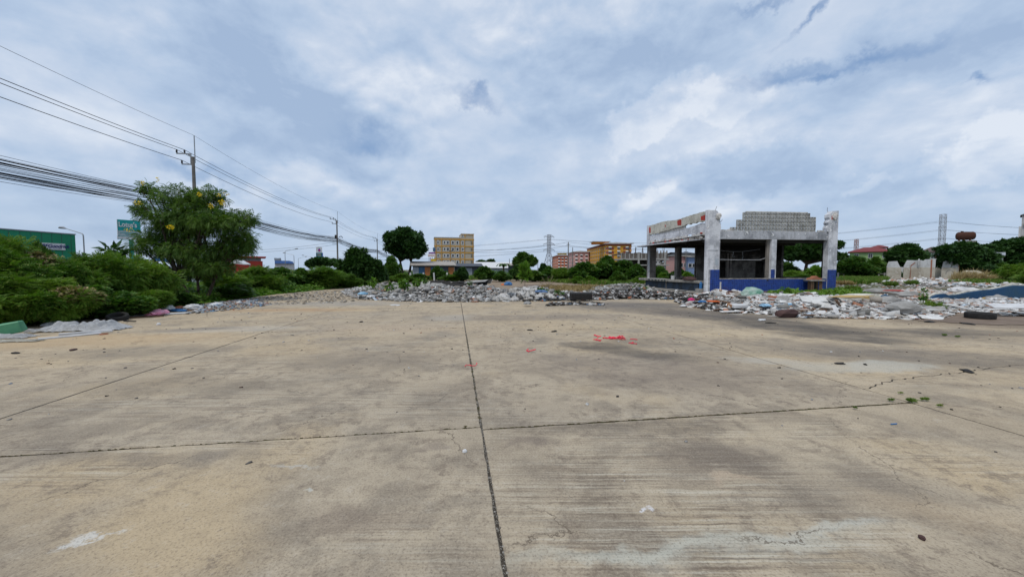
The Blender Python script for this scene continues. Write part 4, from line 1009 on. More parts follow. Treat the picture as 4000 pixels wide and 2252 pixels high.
flatb('white_plank', 2880, 1216, .06, 1.3, .16, .03, M_BOARD, 'long whitish plank at the front edge of the charred rubbish', 'plank', (.08, -.02, .12))
flatb('white_lath', 2870, 1228, .0, .55, .05, .02, M_BOARD, 'thin white lath lying on bare concrete before the heap', 'lath', (0, 0, .05))
flatb('white_lath', 3015, 1236, .0, .3, .06, .02, M_BOARD, 'short white lath lying on sooty concrete before the rolled carpet', 'lath', (0, 0, .02))
flatb('brick_lump', 3030, 1172, .34, .55, .25, .16, M_TERRA, 'piece of red brick wall in the board heap below the tiles', 'brickwork', (.1, .05, .2))
flatb('leaning_shard', 3262, 1206, .30, .16, .3, .02, M_WHITEP, 'upright bright white shard standing out of the board heap', 'board', (1.0, 0, .1))
flatb('white_shard', 3470, 1222, .14, .5, .3, .025, M_BOARD, 'large oval white shard at the right front of the board heap', 'board', (.25, 0, .1))
flatb('broken_plank', 3272, 1184, .40, .4, .1, .04, M_WOOD, 'pinkish brown plank sticking up among white boards', 'plank', (.3, .6, .5))
flatb('grey_lath', 3752, 1200, .26, .75, .06, .03, M_BOARD, 'pale lath crossing the splintered boards at a slant', 'lath', (0, .25, -1.2))
flatb('white_sheet_sign', 3955, 1196, .36, 1.5, .3, .03, M_WHITEP, 'long white panel with faint grey print on the splintered boards', 'panel', (.45, 0, -.02))
for nm, px, py, z, s, m, sd, lb, ct_ in [
    ('pink_cloth', 2700, 1173, .28, (.20, .12, .09), M_HOTP, 1, 'bright pink cloth among the charred rubbish', 'cloth'),
    ('maroon_cloth', 2722, 1172, .28, (.22, .13, .08), M_RUST, 2, 'dark maroon cloth next to the bright pink cloth', 'cloth'),
    ('orange_cloth', 2785, 1178, .26, (.28, .14, .05), M_ORANGE, 3, 'orange cloth in the charred rubbish right of the pink cloth', 'cloth'),
    ('blue_bag', 2742, 1180, .22, (.16, .1, .07), M_BLUEP, 4, 'small dark blue bag beneath the maroon cloth', 'bag'),
    ('blue_wrapper', 3080, 1190, .30, (.42, .12, .05), M_LBLUE, 5, 'light blue plastic wrapper on the white boards', 'wrapper'),
    ('patterned_cloth', 2990, 1195, .24, (.32, .2, .07), M_LBLUE, 6, 'crumpled blue and white cloth left of the light blue wrapper', 'cloth'),
    ('black_bag', 2760, 1162, .25, (.5, .25, .16), M_BLACK, 7, 'black bin bag by the foot of the left front column', 'bag'),
    ('dark_cloth', 2845, 1150, .35, (.42, .25, .16), M_BROWN, 8, 'dark reddish cloth bundle in front of the blue tiles', 'cloth'),
    ('black_bag', 2680, 1170, .2, (.36, .2, .10), M_BLACK, 9, 'flat black bin bag left of the bright pink cloth', 'bag'),
    ('white_bag', 2670, 1195, .05, (.22, .12, .05), M_WHITEP, 10, 'small white bag at the front of the charred rubbish', 'bag'),
    ('navy_drum', 3453, 1178, .30, (.2, .18, .24), M_NAVY, 11, 'dark blue crushed drum at the end of the plaster beam', 'drum'),
    ('plastic_sheet', 3765, 1140, .40, (.62, .3, .22), M_WHITEP, 12, 'crumpled white plastic sheet behind the blue wall section', 'plastic sheet'),
    ('red_striped_cloth', 3490, 1136, .42, (.48, .16, .06), M_RED, 13, 'red and white cloth lying over the thick concrete beam', 'cloth'),
    ('grey_bag', 3755, 1112, .1, (.5, .3, .25), M_TARP, 14, 'pale grey rubbish bag beside the dry grass clump', 'bag'),
    ('white_bag', 3185, 1172, .28, (.2, .15, .12), M_WHITEP, 15, 'white bag half under the green creeper', 'bag'),
    ('blue_shirt', 1985, 1113, .8, (.42, .2, .14), M_BLUEP, 16, 'dark blue shirt on the back of the grey heap', 'shirt'),
    ('blue_cloth', 2115, 1141, .45, (.36, .2, .1), mat('washed_denim', (.12, .20, .36), .9), 17, 'washed blue cloth on the heap of pale stones', 'cloth'),
    ('red_bag', 2297, 1158, .22, (.22, .15, .11), M_RED, 18, 'red and white bag beside the black cushion', 'bag'),
    ('blue_bag', 1418, 1150, .25, (.28, .18, .12), M_LBLUE, 19, 'light blue bag near the left end of the grey heap', 'bag'),
    ('white_basin', 1450, 1160, .12, (.34, .22, .1), M_WHITEP, 20, 'upturned white basin at the left end of the grey heap', 'basin'),
    ('blue_sheet', 1505, 1164, .06, (.42, .15, .03), M_LBLUE, 21, 'light blue plastic sheet at the front of the grey heap', 'plastic sheet'),
    ('yellow_bag', 1515, 1134, .35, (.24, .15, .1), M_FOAM, 22, 'dirty yellow bag below the leafy sapling on the grey heap', 'bag'),
    ('orange_plastic', 1965, 1113, .75, (.14, .1, .06), M_ORANGE, 23, 'small orange plastic scrap left of the dark blue shirt', 'plastic scrap'),
    ('white_bag', 2060, 1187, .1, (.22, .16, .1), M_GREYC, 24, 'grey stone standing alone in front of the pale stones', 'stone')]:
    p = G(px, py, z); crumple(nm, (p.x, p.y, z), s, m, sd * 1.7, lb, ct_, sd * .7)
# black cushion on the burnt strip
cu = flatb('burnt_cushion', 2268, 1166, .12, 1.05, .5, .30, M_BLACK, 'long black burnt cushion lying on the burnt strip', 'cushion', (.1, 0, .06)); bevel(cu, .06, 2)
# tyre lying flat at the right
def tyre(name, loc, R, r, m, label, rot=(0, 0, 0)):
    bm = bmesh.new(); NN, M = 28, 10
    vs = [[bm.verts.new(((R + r * .9 * math.copysign(abs(math.cos(b)) ** .6, math.cos(b)) * .62) * math.cos(a), (R + r * .9 * math.copysign(abs(math.cos(b)) ** .6, math.cos(b)) * .62) * math.sin(a), r * math.copysign(abs(math.sin(b)) ** .55, math.sin(b)) + (0.006 if (i % 2 and abs(math.cos(b)) > .6) else 0))) for b in [2 * math.pi * j / M for j in range(M)]] for i, a in enumerate([2 * math.pi * i / NN for i in range(NN)])]
    for i in range(NN):
        for j in range(M): bm.faces.new((vs[i][j], vs[(i + 1) % NN][j], vs[(i + 1) % NN][(j + 1) % M], vs[i][(j + 1) % M]))
    me = bpy.data.meshes.new(name); bm.to_mesh(me); bm.free(); me.materials.append(m)
    o = bpy.data.objects.new(name, me); COL.objects.link(o); o.location = loc; o.rotation_euler = rot
    return tag(o, label, 'tyre')
q_ = G(3873, 1249); tyre('old_tyre', (q_.x, q_.y + .3, .11), .29, .105, M_BLACK, 'old black car tyre lying flat on the concrete at the right')
q_ = G(440, 1253); tyre('old_tyre', (q_.x, q_.y + .15, .10), .22, .085, M_BLACK, 'dark tyre by the left bushes beyond the white sheeting', (.25, .15, 0))

# ---- litter along the left kerb
q_ = G(300, 1292); drape('plastic_sheeting', 1.9, .75, (q_.x, q_.y + .12, .0), .32, M_TARP, 3, 'long crumpled translucent white sheeting at the foot of the left bushes', 'plastic sheeting', .24, .20, 56, lambda u: .55 + .45 * (u * .5 + .5))
q_ = G(165, 1312); plank('white_board', G(150, 1326), G(395, 1303), .16, .03, .0, M_WHITEP, 'long narrow white board under the edge of the sheeting', 'board')
plank('white_board', G(230, 1313), G(440, 1297), .10, .05, .02, M_WHITEP, 'second thin white board tucked beneath the translucent sheeting', 'board')
q_ = G(30, 1318); drape('white_rag', 1.0, .4, (q_.x, q_.y, 0), .1, M_WHITEP, 9, 'crumpled white plastic rag at the far left beneath the green crate', 'plastic rag', .08, .08)
q_ = G(45, 1334); drape('tan_cloth', 1.1, .25, (q_.x, q_.y, 0), .2, M_STRIP, 12, 'tan cloth lying flat at the bottom of the far left litter', 'cloth', .05, .05)
cr = MB().box(-.19, .19, -.13, .13, 0, .26, .03); o = cr.build('green_container', M_GREENP); q_ = G(55, 1309); o.location = (q_.x, q_.y, .05); o.rotation_euler = (.15, -.2, .5); bevel(o, .02); tag(o, 'green plastic container on the litter at the far left', 'container')
plank('long_board', G(420, 1240), G(735, 1223), .35, .03, .01, M_WHITEP, 'long white panel lying along the kerb under the pink bag', 'panel')
plank('wood_strip', G(400, 1247), G(640, 1236), .06, .04, .0, M_WOOD, 'dark wood strip along the front of the long white panel', 'wood strip')
plank('black_bar', G(485, 1255), G(530, 1256), .05, .03, .0, M_BLACK, 'short black bar on the concrete right of the left tyre', 'bar')
for nm, px, py, z, s, m, sd, lb, ct_ in [
    ('pink_bag', 615, 1225, .05, (.62, .26, .12), M_PINK, 31, 'pink and white plastic bag on the white panel by the kerb', 'bag'),
    ('white_bag', 645, 1208, .05, (.45, .3, .14), M_WHITEP, 32, 'white plastic bag behind the pink bag', 'bag'),
    ('blue_bag', 695, 1214, .02, (.42, .2, .07), M_BLUEP, 33, 'blue plastic sheet lying right of the pink bag', 'plastic sheet'),
    ('grey_cloth', 520, 1225, .05, (.6, .2, .10), M_BROWN, 34, 'grey brown cloth left of the pink bag', 'cloth'),
    ('white_bag', 755, 1205, .05, (.30, .2, .15), M_WHITEP, 35, 'white knotted bag at the start of the kerbside litter', 'bag'),
    ('grey_bag', 235, 1268, .0, (.35, .2, .10), M_TARP, 36, 'small grey bag behind the translucent sheeting', 'bag'),
    ('white_bag', 580, 1178, .05, (.38, .25, .30), M_TARP, 37, 'pale green bag half hidden in the bush', 'bag'),
    ('grey_bag', 845, 1195, .02, (.34, .2, .12), M_TARP, 38, 'pale grey bag on the kerbside litter right of the white knotted bag', 'bag'),
    ('brown_cloth', 700, 1204, .02, (.30, .2, .08), M_TERRA, 39, 'rust coloured cloth between white bags by the kerb', 'cloth'),
    ('white_cup', 620, 1268, 0, (.05, .05, .05), M_WHITEP, 40, 'tiny white cup alone on the concrete', 'cup')]:
    p = G(px, py, z); crumple(nm, (p.x, p.y, z), s, m, sd * 1.3, lb, ct_, sd * .37)
hL = Heap(gp((730, 1228), (960, 1206), (1060, 1190), (1000, 1165), (860, 1180), (700, 1200)), .08, .1, 41, .3)
scatter('kerbside_litter', hL, 1300, SHARDS + SHARDS + CHUNKS[:2], .03, .26, .16, rub_mat('kerb_litter_mix', [(0, (.40, .41, .42)), (.22, (.20, .26, .32)), (.36, (.08, .07, .06)), (.5, (.55, .56, .57)), (.64, (.22, .13, .09)), (.76, (.12, .22, .34)), (.84, (.30, .29, .27)), (.95, (.45, .2, .12))]), 42, .25, .01, label='mixed grey and blue litter scattered along the left kerb', cat='litter', kind='stuff')
# red plastic strips on the burnt patch
rt = random.Random(4)
def strips(name, px, py, n, wid, hgt, label, thick=.009):
    c0 = G(px, py); mb = MB()
    for k in range(n):
        x, y = rt.uniform(-wid, wid), rt.uniform(-hgt, hgt); a = rt.uniform(0, 6.28); pts = [Vector((x, y, .008))]
        for _ in range(6):
            a += rt.uniform(-1.0, 1.0); pts.append(pts[-1] + Vector((math.cos(a) * .03, math.sin(a) * .025, rt.uniform(-.01, .016)))); pts[-1].z = max(.006, pts[-1].z)
        mb.tube(pts, thick, 4)
    o = mb.build(name, M_REDP); o.location = c0; tag(o, label, 'plastic tape'); return o
strips('red_tape', 2400, 1322, 16, .12, .06, 'tangle of bright red plastic tape on the burnt patch', .013)
strips('red_tape', 2450, 1326, 2, .08, .02, 'loose end of red plastic tape trailing right of the tangle')
strips('red_tape', 2325, 1328, 3, .04, .03, 'small scrap of red plastic tape left of the tangle')
strips('red_tape', 2345, 1314, 1, .02, .02, 'single dark red tape curl behind the small scrap', .015)
strips('red_tape', 2460, 1341, 2, .02, .02, 'tiny red scrap in front of the trailing tape end')
strips('red_tape', 2066, 1374, 2, .03, .02, 'lone pinkish red scrap on bare concrete left of the burnt patch')
strips('red_tape', 1838, 1428, 2, .01, .01, 'tiny red scrap beside the central joint', .006)
# loose bits on the slabs
hG = Heap([VW(-9, 2.2), VW(14, 2.2), VW(18, 12.5), VW(2, 19), VW(-9, 17)], 0.0, 0, 0, 0)
scatter('loose_grit', hG, 1300, CHUNKS, .006, .05, .5, M_RUBK, 51, .2, .0, label='dark grit and pebbles strewn over the concrete yard', cat='grit', kind='stuff', edge=lambda x, y: min(1, (math.hypot(x, y) / 9) ** 2.2))
hJ = Heap([VW(.25 - .014, -2), VW(.25 + .014, -2), VW(.25 + .016, 14), VW(.25 - .016, 14)], 0, 0, 0, 0)
scatter('joint_gravel', hJ, 4200, CHUNKS, .005, .016, .7, rub_mat('joint_grit', [(0, (.22, .20, .17)), (.4, (.15, .13, .105)), (.75, (.29, .27, .24))]), 52, .5, -.004, label='grey gravel filling the wide central joint', cat='gravel', kind='stuff')
for i, (px, py, s, lb) in enumerate([(3281, 1421, .09, 'flat black disc on the bleached patch right of centre'), (3778, 1450, .13, 'dark leaf shaped scrap at the far right of the bleached patch'), (287, 1367, .10, 'dark brown clod on the concrete at the far left'), (60, 1380, .09, 'dark twig like scrap at the left edge'),
                              (405, 1306, .09, 'rust coloured chip in front of the sheeting'), (3380, 1425, .03, 'small black pellet right of the flat disc'), (3012, 1262, .16, 'black rubber scrap on the sooty concrete'), (2975, 1250, .2, 'pale crumpled scrap on the sooty concrete'),
                              (3600, 2105, .02, 'brown pebble near the lower right corner'), (2070, 1290, .08, 'small black twig right of the central joint'), (2165, 1295, .09, 'short black stick on the concrete right of the twig'), (1412, 1257, .1, 'dark flat chip left of the central joint'), (1545, 1192, .28, 'black crushed scrap on the pale concrete before the grey heap'),
                              (3630, 1257, .22, 'flat black scrap at the edge of the damp earth'), (3780, 1265, .2, 'second black scrap on the sandy ground at the right')]):
    p = G(px, py); o = free_lump('dark_scrap', (p.x, p.y, .012), (s, s * .45, .014 + s * .06), M_BROWN if 'brown' in lb else (M_TERRA if 'rust' in lb else (M_TARP if 'pale' in lb else M_BLACK)), i * 3.3, .35, 2, lb, 'scrap'); o.rotation_euler = (0, 0, i)
p = G(3493, 1658); o = MB().tube([(-.035, 0, .008), (.035, .01, .008)], .006, 6).build('pen_cap', M_BLUEP); o.location = p; tag(o, 'tiny blue plastic tube on the concrete at the right', 'plastic tube')
p = G(1815, 1764); crumple('paper_scrap', (p.x, p.y, 0), (.022, .018, .02), M_WHITEP, 3, 'tiny crumpled white paper left of the central joint', 'paper')
# ================================================================== POLES, WIRES, LAMPS
M_POLE = mat('grey_pole_concrete', (.22, .20, .18), .9, vscale=1.5, col2=(.12, .11, .10))
M_INS = mat('brown_insulator', (.03, .02, .018), .3, spec=.6)
PX_ = [Vector((-22.0, -10.0, 0)), Vector((-29.6, 35.6, 0)), Vector((-37.3, 81, 0)), Vector((-46.2, 130, 0)), Vector((-55, 178, 0))]
pdir = (PX_[2] - PX_[1]).normalized(); pn = Vector((-pdir.y, pdir.x, 0))      # to the left of the line
def make_pole(i, label):
    o = thing('utility_pole', label, 'utility pole', PX_[i], math.atan2(pdir.y, pdir.x) - math.pi / 2, 'utility poles along the road')
    MB().box(-.02, .02, -.02, .02, 0, .01)
    MB().tube([(0, 0, 0), (0, 0, 12.05)], [.20, .125], 8).build('shaft', M_POLE, o)
    MB().box(.13, .19, -.03, .03, 11.5, 14.0).build('ground_wire_rod', M_STEEL, o)
    arm = MB(); arm.box(-.22, -.14, -.04, .04, 11.3, 12.35); arm.box(-1.35, -.22, -.04, .04, 12.25, 12.35); arm.box(-.95, -.22, -.04, .04, 11.3, 11.4)
    arm.prism([(-.22, 12.0), (-.22, 12.25), (-.45, 12.25)], 'y', -.02, .02)
    a = arm.build('bracket', M_STEEL, o)
    for x, z in ((-1.32, 12.35), (-.68, 12.35), (-.93, 11.4)):
        m_ = MB(); m_.tube([(x, 0, z), (x, 0, z + .08), (x, 0, z + .12), (x, 0, z + .2), (x, 0, z + .24), (x, 0, z + .3)], [.04, .09, .05, .09, .05, .07], 8); m_.build('insulator', M_INS, a)
    return o
make_pole(1, 'nearest concrete utility pole rising behind the flowering tree')
p2_ = make_pole(2, 'second utility pole with low crossarms left of the dense round bush')
make_pole(3, 'third utility pole far off between dense bush and round tree'); make_pole(4, 'farthest utility pole partly hidden behind the round tree')
M_DW = mat('dark_wood_arm', (.03, .025, .02), .9)
MB().box(-.9, .8, -.05, .05, 7.6, 7.72).build('crossarm', M_DW, p2_); MB().box(-1.0, .1, -.05, .05, 7.15, 7.25).build('crossarm', M_DW, p2_)
MB().box(-.45, -.15, -.15, .15, 8.2, 9.0).build('transformer', M_DW, p2_); MB().tube([(.35, .1, 8.6), (.8, .1, 8.75), (1.1, .1, 8.4)], .08, 5).build('cable_coil', M_WIRE, p2_)
# red and white band on the nearest pole is only faint paint
def wire(name, offs, zs, sags, r, label, cat, group, wob=0.0, i0=0, i1=4, rw=None):
    pts = []
    for i in range(i0, i1):
        a, b_ = PX_[i] + pn * offs, PX_[i + 1] + pn * offs; n = 22
        for k in range(n + (i == i1 - 1)):
            u = k / n; s = sags * 4 * u * (1 - u)
            w_ = (rw.uniform(-wob, wob) if rw else 0)
            pts.append((a.x + (b_.x - a.x) * u, a.y + (b_.y - a.y) * u, zs[i] + (zs[i + 1] - zs[i]) * u - s + w_))
    o = MB().tube(pts, r, 4).build(name, M_WIRE); return tag(o, label, cat, group)
wire('earth_wire', -.16, [14.0] * 5, .75, .012, 'thinnest topmost wire joining the tips of the pole rods', 'wire', 'wires along the road')
wire('power_line', 1.32, [12.65] * 5, .75, .022, 'outer power line on the end insulators of the upper bracket', 'wire', 'wires along the road')
wire('power_line', .68, [12.65] * 5, .75, .022, 'inner power line on the upper bracket beside the pole', 'wire', 'wires along the road')
wire('power_line', .93, [11.70] * 5, .72, .022, 'power line on the single insulator of the lower arm', 'wire', 'wires along the road')
rw = random.Random(12)
for k in range(26):
    z0 = 8.15 - .055 * k + rw.uniform(-.08, .08); z1 = 8.3 - .045 * k + rw.uniform(-.05, .05); sg = .55 + rw.uniform(-.12, .6)
    wire('telephone_cable', rw.uniform(-.15, .4), [z0, z1, z1 + .35 * 1, z1 + .3, z1], sg, rw.choice([.012, .016, .024]),
         ('topmost ' if k == 0 else 'lowest ' if k == 25 else '') + 'black telephone cable in the sagging bundle low on the roadside poles', 'cable', 'telephone cables low on the poles')
# distant service cables running off to the left behind the signs
for k, (x0, y0, z0, x1, y1, z1) in enumerate([(-37.3, 81, 7.6, -70, 88, 6.2), (-37.3, 81, 7.0, -80, 95, 5.8), (-37.3, 81, 7.3, -60, 130, 6.6)]):
    pts = [(x0 + (x1 - x0) * u, y0 + (y1 - y0) * u, z0 + (z1 - z0) * u - 3.0 * u * (1 - u)) for u in [i / 14 for i in range(15)]]
    tag(MB().tube(pts, .022, 4).build('service_cable', M_WIRE), ['service cable crossing the road from the second pole towards the signs', 'lowest service cable hanging from the second pole across the road', 'service cable running far back beside the road'][k], 'cable')
def street_lamp(loc, h, arm, rz, label):
    o = thing('street_lamp', label, 'street lamp', loc, rz, 'street lamps along the road')
    pts = [(0, 0, 0), (0, 0, h - .35), (-.03, 0, h - .12), (-.15, 0, h), (-.3, 0, h + .04), (-arm, 0, h + .55)]
    MB().tube(pts, [.09, .06, .055, .05, .045, .04], 6).build('mast', M_STEEL, o)
    MB().tube([(-arm + .05, 0, h + .54), (-arm - .25, 0, h + .64), (-arm - .65, 0, h + .66), (-arm - .8, 0, h + .62)], [.05, .13, .12, .04], 8).build('lamp_head', M_STEEL, o)
for px, Y, ytop, arm, rz, lb in [(325, 42, 910, 1.9, 0, 'street lamp with a long arm between the green shop and the teal sign'),
                             (1113, 95, 980, 2.1, math.pi, 'taller street lamp arm pointing right behind the red building'),
                             (1148, 105, 995, 1.9, 0, 'street lamp arm pointing left behind the red building'),
                             (1152 + 66, 130, 1003, 2.2, 0, 'distant street lamp just left of the petrol price sign'), (1165, 150, 1008, 2.2, math.pi, 'smallest distant street lamp with a short curved arm')]:
    p = A(px, ytop, Y); street_lamp((p.x, p.y, -.05), p.z, arm * (1 if Y < 90 else 1.2), rz, lb)

# ================================================================== BUILDINGS
M_WIN = mat('dark_window_glass', (.035, .045, .055), .15, spec=.6)
M_WHT = mat('white_paint', (.62, .62, .62), .7, vscale=1)
M_BEIGE = mat('beige_wall', (.43, .385, .31), .85, vscale=.8, col2=(.38, .34, .27))
M_AMBER = mat('amber_trim', (.55, .30, .06), .8, vscale=1, col2=(.48, .26, .05))
def pbox(name, m, parent, x0, x1, y0, y1, z0, z1, **kw): return MB().box(x0, x1, y0, y1, z0, z1).build(name, m, parent, **kw)
WCACHE = {}
def window(parent, x, z, w_, h, y, frame=M_WHT, t_=.12, hood=False, mull=True):
    """window in a wall that faces -y at y: frame proud of the wall, glass set behind it"""
    key = (round(w_, 2), round(h, 2), frame.name, hood, mull)
    if key not in WCACHE:
        f = MB(); d = .10
        f.box(-w_ / 2 - t_, -w_ / 2, -d, 0, -h / 2 - t_, h / 2 + t_); f.box(w_ / 2, w_ / 2 + t_, -d, 0, -h / 2 - t_, h / 2 + t_)
        f.box(-w_ / 2, w_ / 2, -d, 0, h / 2, h / 2 + t_); f.box(-w_ / 2, w_ / 2, -d, 0, -h / 2 - t_, -h / 2)
        if mull and w_ > .9: f.box(-.03, .03, -d * .8, -.01, -h / 2, h / 2)
        if hood: f.prism([(-.9, h / 2 + .05), (0, h / 2 + .75), (0, h / 2 + .05)], 'x', -w_ / 2 - .3, w_ / 2 + .3)
        WCACHE[key] = (f.mesh('window', frame), MB().box(-w_ / 2, w_ / 2, -.03, -.005, -h / 2, h / 2).mesh('pane', M_WIN))
    a, b_ = WCACHE[key]
    o = link_mesh('window', a, parent, (x, y, z)); link_mesh('pane', b_, o)
    return o
# amber banded block
B = A(1698, 1053, 160); yb = thing('banded_apartment_block', 'beige five storey block with amber bands and white framed windows', 'building', (B.x, 160, 0), .02)
k = 160 / 1475
W1 = 157 * k; zt = 1.6 + (1053 - 928) * k
pbox('wall', M_BEIGE, yb, 0, W1, 0, 11, 0, zt); pbox('stair_tower', M_BEIGE, yb, W1 - 51 * k, W1 - .05, .1, 10.9, zt + .005, 1.6 + 140 * k)
for py in (934, 961, 986, 1012, 1037): pbox('floor_band', M_AMBER, yb, -.12, W1 + .12, -.14, 0, 1.6 + (1053 - py) * k - .24, 1.6 + (1053 - py) * k + .24)
for px in (1704, 1726, 1760, 1799, 1817, 1851): pbox('pilaster', M_AMBER, yb, (px - 1698) * k - .12, (px - 1698) * k + .12, -.22, -.145, 0, 1.6 + (1053 - 934) * k)
pbox('roof_edge', M_WHT, yb, -.15, W1 - 51 * k, -.15, 11.1, zt, zt + .25); pbox('roof_edge', M_WHT, yb, W1 - 52 * k, W1 + .15, -.1, 11.1, 1.6 + 140 * k, 1.6 + 140 * k + .3)
pbox('tower_band', M_AMBER, yb, W1 - 51 * k, W1 - .05, -.02, .1, 1.6 + 137 * k, 1.6 + 140 * k); pbox('tower_band', M_AMBER, yb, W1 - 37 * k, W1 - 36 * k + .2, -.02, .1, zt + .3, 1.6 + 137 * k); pbox('tower_band', M_AMBER, yb, W1 - .35, W1 - .05, -.02, .1, zt + .3, 1.6 + 137 * k)
for py in (947, 972.5, 998, 1023):
    z = 1.6 + (1053 - py) * k
    for px, nar in ((1712, 1), (1737.5, 1), (1750.5, 0), (1770.5, 0), (1788.5, 0), (1810, 1)): window(yb, (px - 1698) * k, z, .5 if nar else .75, 1.15, -.005, M_WHT, .28)
    pbox('louvre_panel', mat('louvre', (.20, .19, .16), .8, vscale=8), yb, (1846 - 1698) * k - .4, (1846 - 1698) * k + .4, -.06, 0, z - .6, z + .6)
window(yb, (1810 - 1698) * k, zt + .9, .35, .9, .095, M_WHT, .2)
# L shaped hostels: front faces the camera, side runs away
def hostel(px, Y, pytop, pxr, depth, walls, trim, band, label, floors, tower=None, side_rz=0.0, dark=None, fl=2.75, nb=3):
    kk = Y / 1475; c0 = A(px, 1053, Y); Wd = (pxr - px) * kk; Hh = 1.6 + (1053 - pytop) * kk
    o = thing('hostel_block', label, 'building', (c0.x, Y, 0), 0)
    pbox('wall', walls, o, 0, Wd, 0, depth, 0, Hh - .25)
    MB().prism([(-.9, Hh - .25), (Wd + 1.4, Hh - .25), (Wd + 1.4, Hh + .1), (Wd * .4, Hh + .8), (-.9, Hh + .1)], 'y', -1.2, depth + 1).build('roof', M_WHT, o)
    pbox('cornice', dark or trim, o, -.06, Wd + .06, -.08, depth, Hh - 1.5, Hh - .26)
    for f in range(floors):
        z = Hh - 1.9 - f * fl; pbox('floor_band', band, o, -.16, Wd + .16, -.18, depth, z - .42, z + .42)
        zc = z - fl * .52
        for b in range(nb):
            x = Wd * (b + .5) / nb
            if b == nb // 2 and dark is not None:
                pbox('balcony_bay', band, o, x - Wd * .11, x + Wd * .11, -.14, -.02, z - fl + .32, z - .32); window(o, x, zc + .2, 1.4, 1.0, -.145, M_WHT, .12, True)
            else:
                pbox('bay_panel', dark or trim, o, x - Wd * .15, x + Wd * .15, -.10, -.01, z - fl + .35, z - .35); window(o, x, zc + .2, 1.5, .9, -.105, M_WHT, .12, True)
        for q in range(max(3, int(depth / 7))):
            y = 3 + q * (depth - 5) / max(3, int(depth / 7)); w_ = window(o, -.005, zc + .1, 1.4, 1.3, y, M_WHT, .1); w_.rotation_euler = (0, 0, -math.pi / 2)
        for xx in (.55, Wd - .55): window(o, xx, zc, .7, 1.5, -.01, M_WHT, .08)
    if tower:
        a, b_, zt2, cl = tower; xa, xb = (a - px) * kk, (b_ - px) * kk; hh = 1.6 + (1053 - zt2) * kk
        pbox('roof_tower', cl, o, xa, xb, 3, 12, Hh + .1, hh - .4); pbox('tower_roof', M_WHT, o, xa - 1, xb + 1, 2, 13, hh - .4, hh)
    return o
M_OR1 = mat('orange_wall', (.66, .34, .05), .85); M_MAR = mat('maroon_wall', (.27, .075, .05), .85); M_OR2 = mat('bright_orange', (.78, .27, .03), .85)
M_SAL = mat('salmon_wall', (.66, .25, .15), .85); M_SALD = mat('salmon_dark', (.58, .17, .09), .85); M_PNK = mat('pale_pink_wall', (.64, .36, .33), .85); M_MUST = mat('mustard_wall', (.50, .33, .05), .85)
hostel(2365, 250, 951, 2465, 62, M_OR1, M_MAR, M_OR1, 'orange and maroon hostel block with white roofs behind the big bush', 4, (2323, 2382, 941, M_OR2), dark=M_MAR)
hostel(2177, 360, 997, 2217, 48, M_SAL, M_SALD, M_SAL, 'salmon pink hostel block with a mustard roof tower beside the pylon', 4, (2183, 2215, 987, M_MUST), fl=2.9)
hostel(2241, 300, 983, 2300, 33, M_PNK, M_PNK, M_PNK, 'pale pink hostel block between the salmon and the orange ones', 4, fl=2.9)
# unfinished frame
M_RAW = mat('raw_concrete', (.36, .35, .33), .9, vscale=1.5, col2=(.27, .26, .25)); M_FORM = mat('dark_formwork', (.10, .085, .075), .9, vscale=3, col2=(.17, .15, .13)); M_REBAR = mat('rebar', (.09, .07, .06), .9)
kk = 92 / 1475; c0 = A(2424, 1053, 92); uf = thing('unfinished_building', 'unfinished concrete frame building with bare columns and formwork left of the kiosk', 'building', (c0.x, 92, 0))
fx = lambda px: (px - 2424) * kk
fz = lambda py: 1.6 + (1053 - py) * kk
pbox('floor_plate', M_RAW, uf, 0, fx(2612), 0, 9, fz(1015), fz(1009)); pbox('floor_plate', M_RAW, uf, fx(2492), fx(2612), -.4, 9, fz(1037), fz(1033))
pbox('ground_wall', M_FORM, uf, fx(2440), fx(2600), 5, 5.3, 0, fz(1015))
for i, px in enumerate((2494, 2552, 2596)): pbox('column', M_RAW, uf, fx(px) - .18, fx(px) + .22, -.1, .3, 0, fz(985))
fr = random.Random(5)
for i in range(46):
    x = fx(2426 + i * 4.0); pbox('formwork_board', M_FORM if i % 4 else M_RAW, uf, x, x + .22, .35 + fr.uniform(0, .1), .5, fz(1009) + .02, fz(988) + fr.uniform(-.25, .15))
pbox('top_plate', M_FORM, uf, .1, fx(2612), .6, 9, fz(991), fz(988.5))
for i in range(17):
    x = fx(2462 + i * 9.2); h = fz(fr.uniform(955, 968)); mb = MB()
    for q in range(5): mb.tube([(x + fr.uniform(-.12, .12), 1 + fr.uniform(-.1, .5) + (i % 3) * 2, fz(989)), (x + fr.uniform(-.12, .12), 1.2 + (i % 3) * 2, h + fr.uniform(-.4, .2))], .022, 4)
    mb.build('rebar_bundle', M_REBAR, uf)
for i in range(5): pbox('starter_column', M_RAW, uf, fx(2560 + i * 12), fx(2560 + i * 12) + .3, 1, 1.3, fz(989), fz(978))
for i in range(4): MB().tube([(fx(2590), 0, fz(1005 - i * 5)), (fx(2618), .2, fz(1006 - i * 6))], .03, 4).build('scaffold_pole', M_REBAR, uf)
pbox('white_blockwork', M_WHT, uf, fx(2557), fx(2578), -.05, 0, fz(1031), fz(1019))
for px in (2564, 2574): pbox('opening', M_SOOT, uf, fx(px) - .18, fx(px) + .18, -.08, -.055, fz(1027), fz(1021))
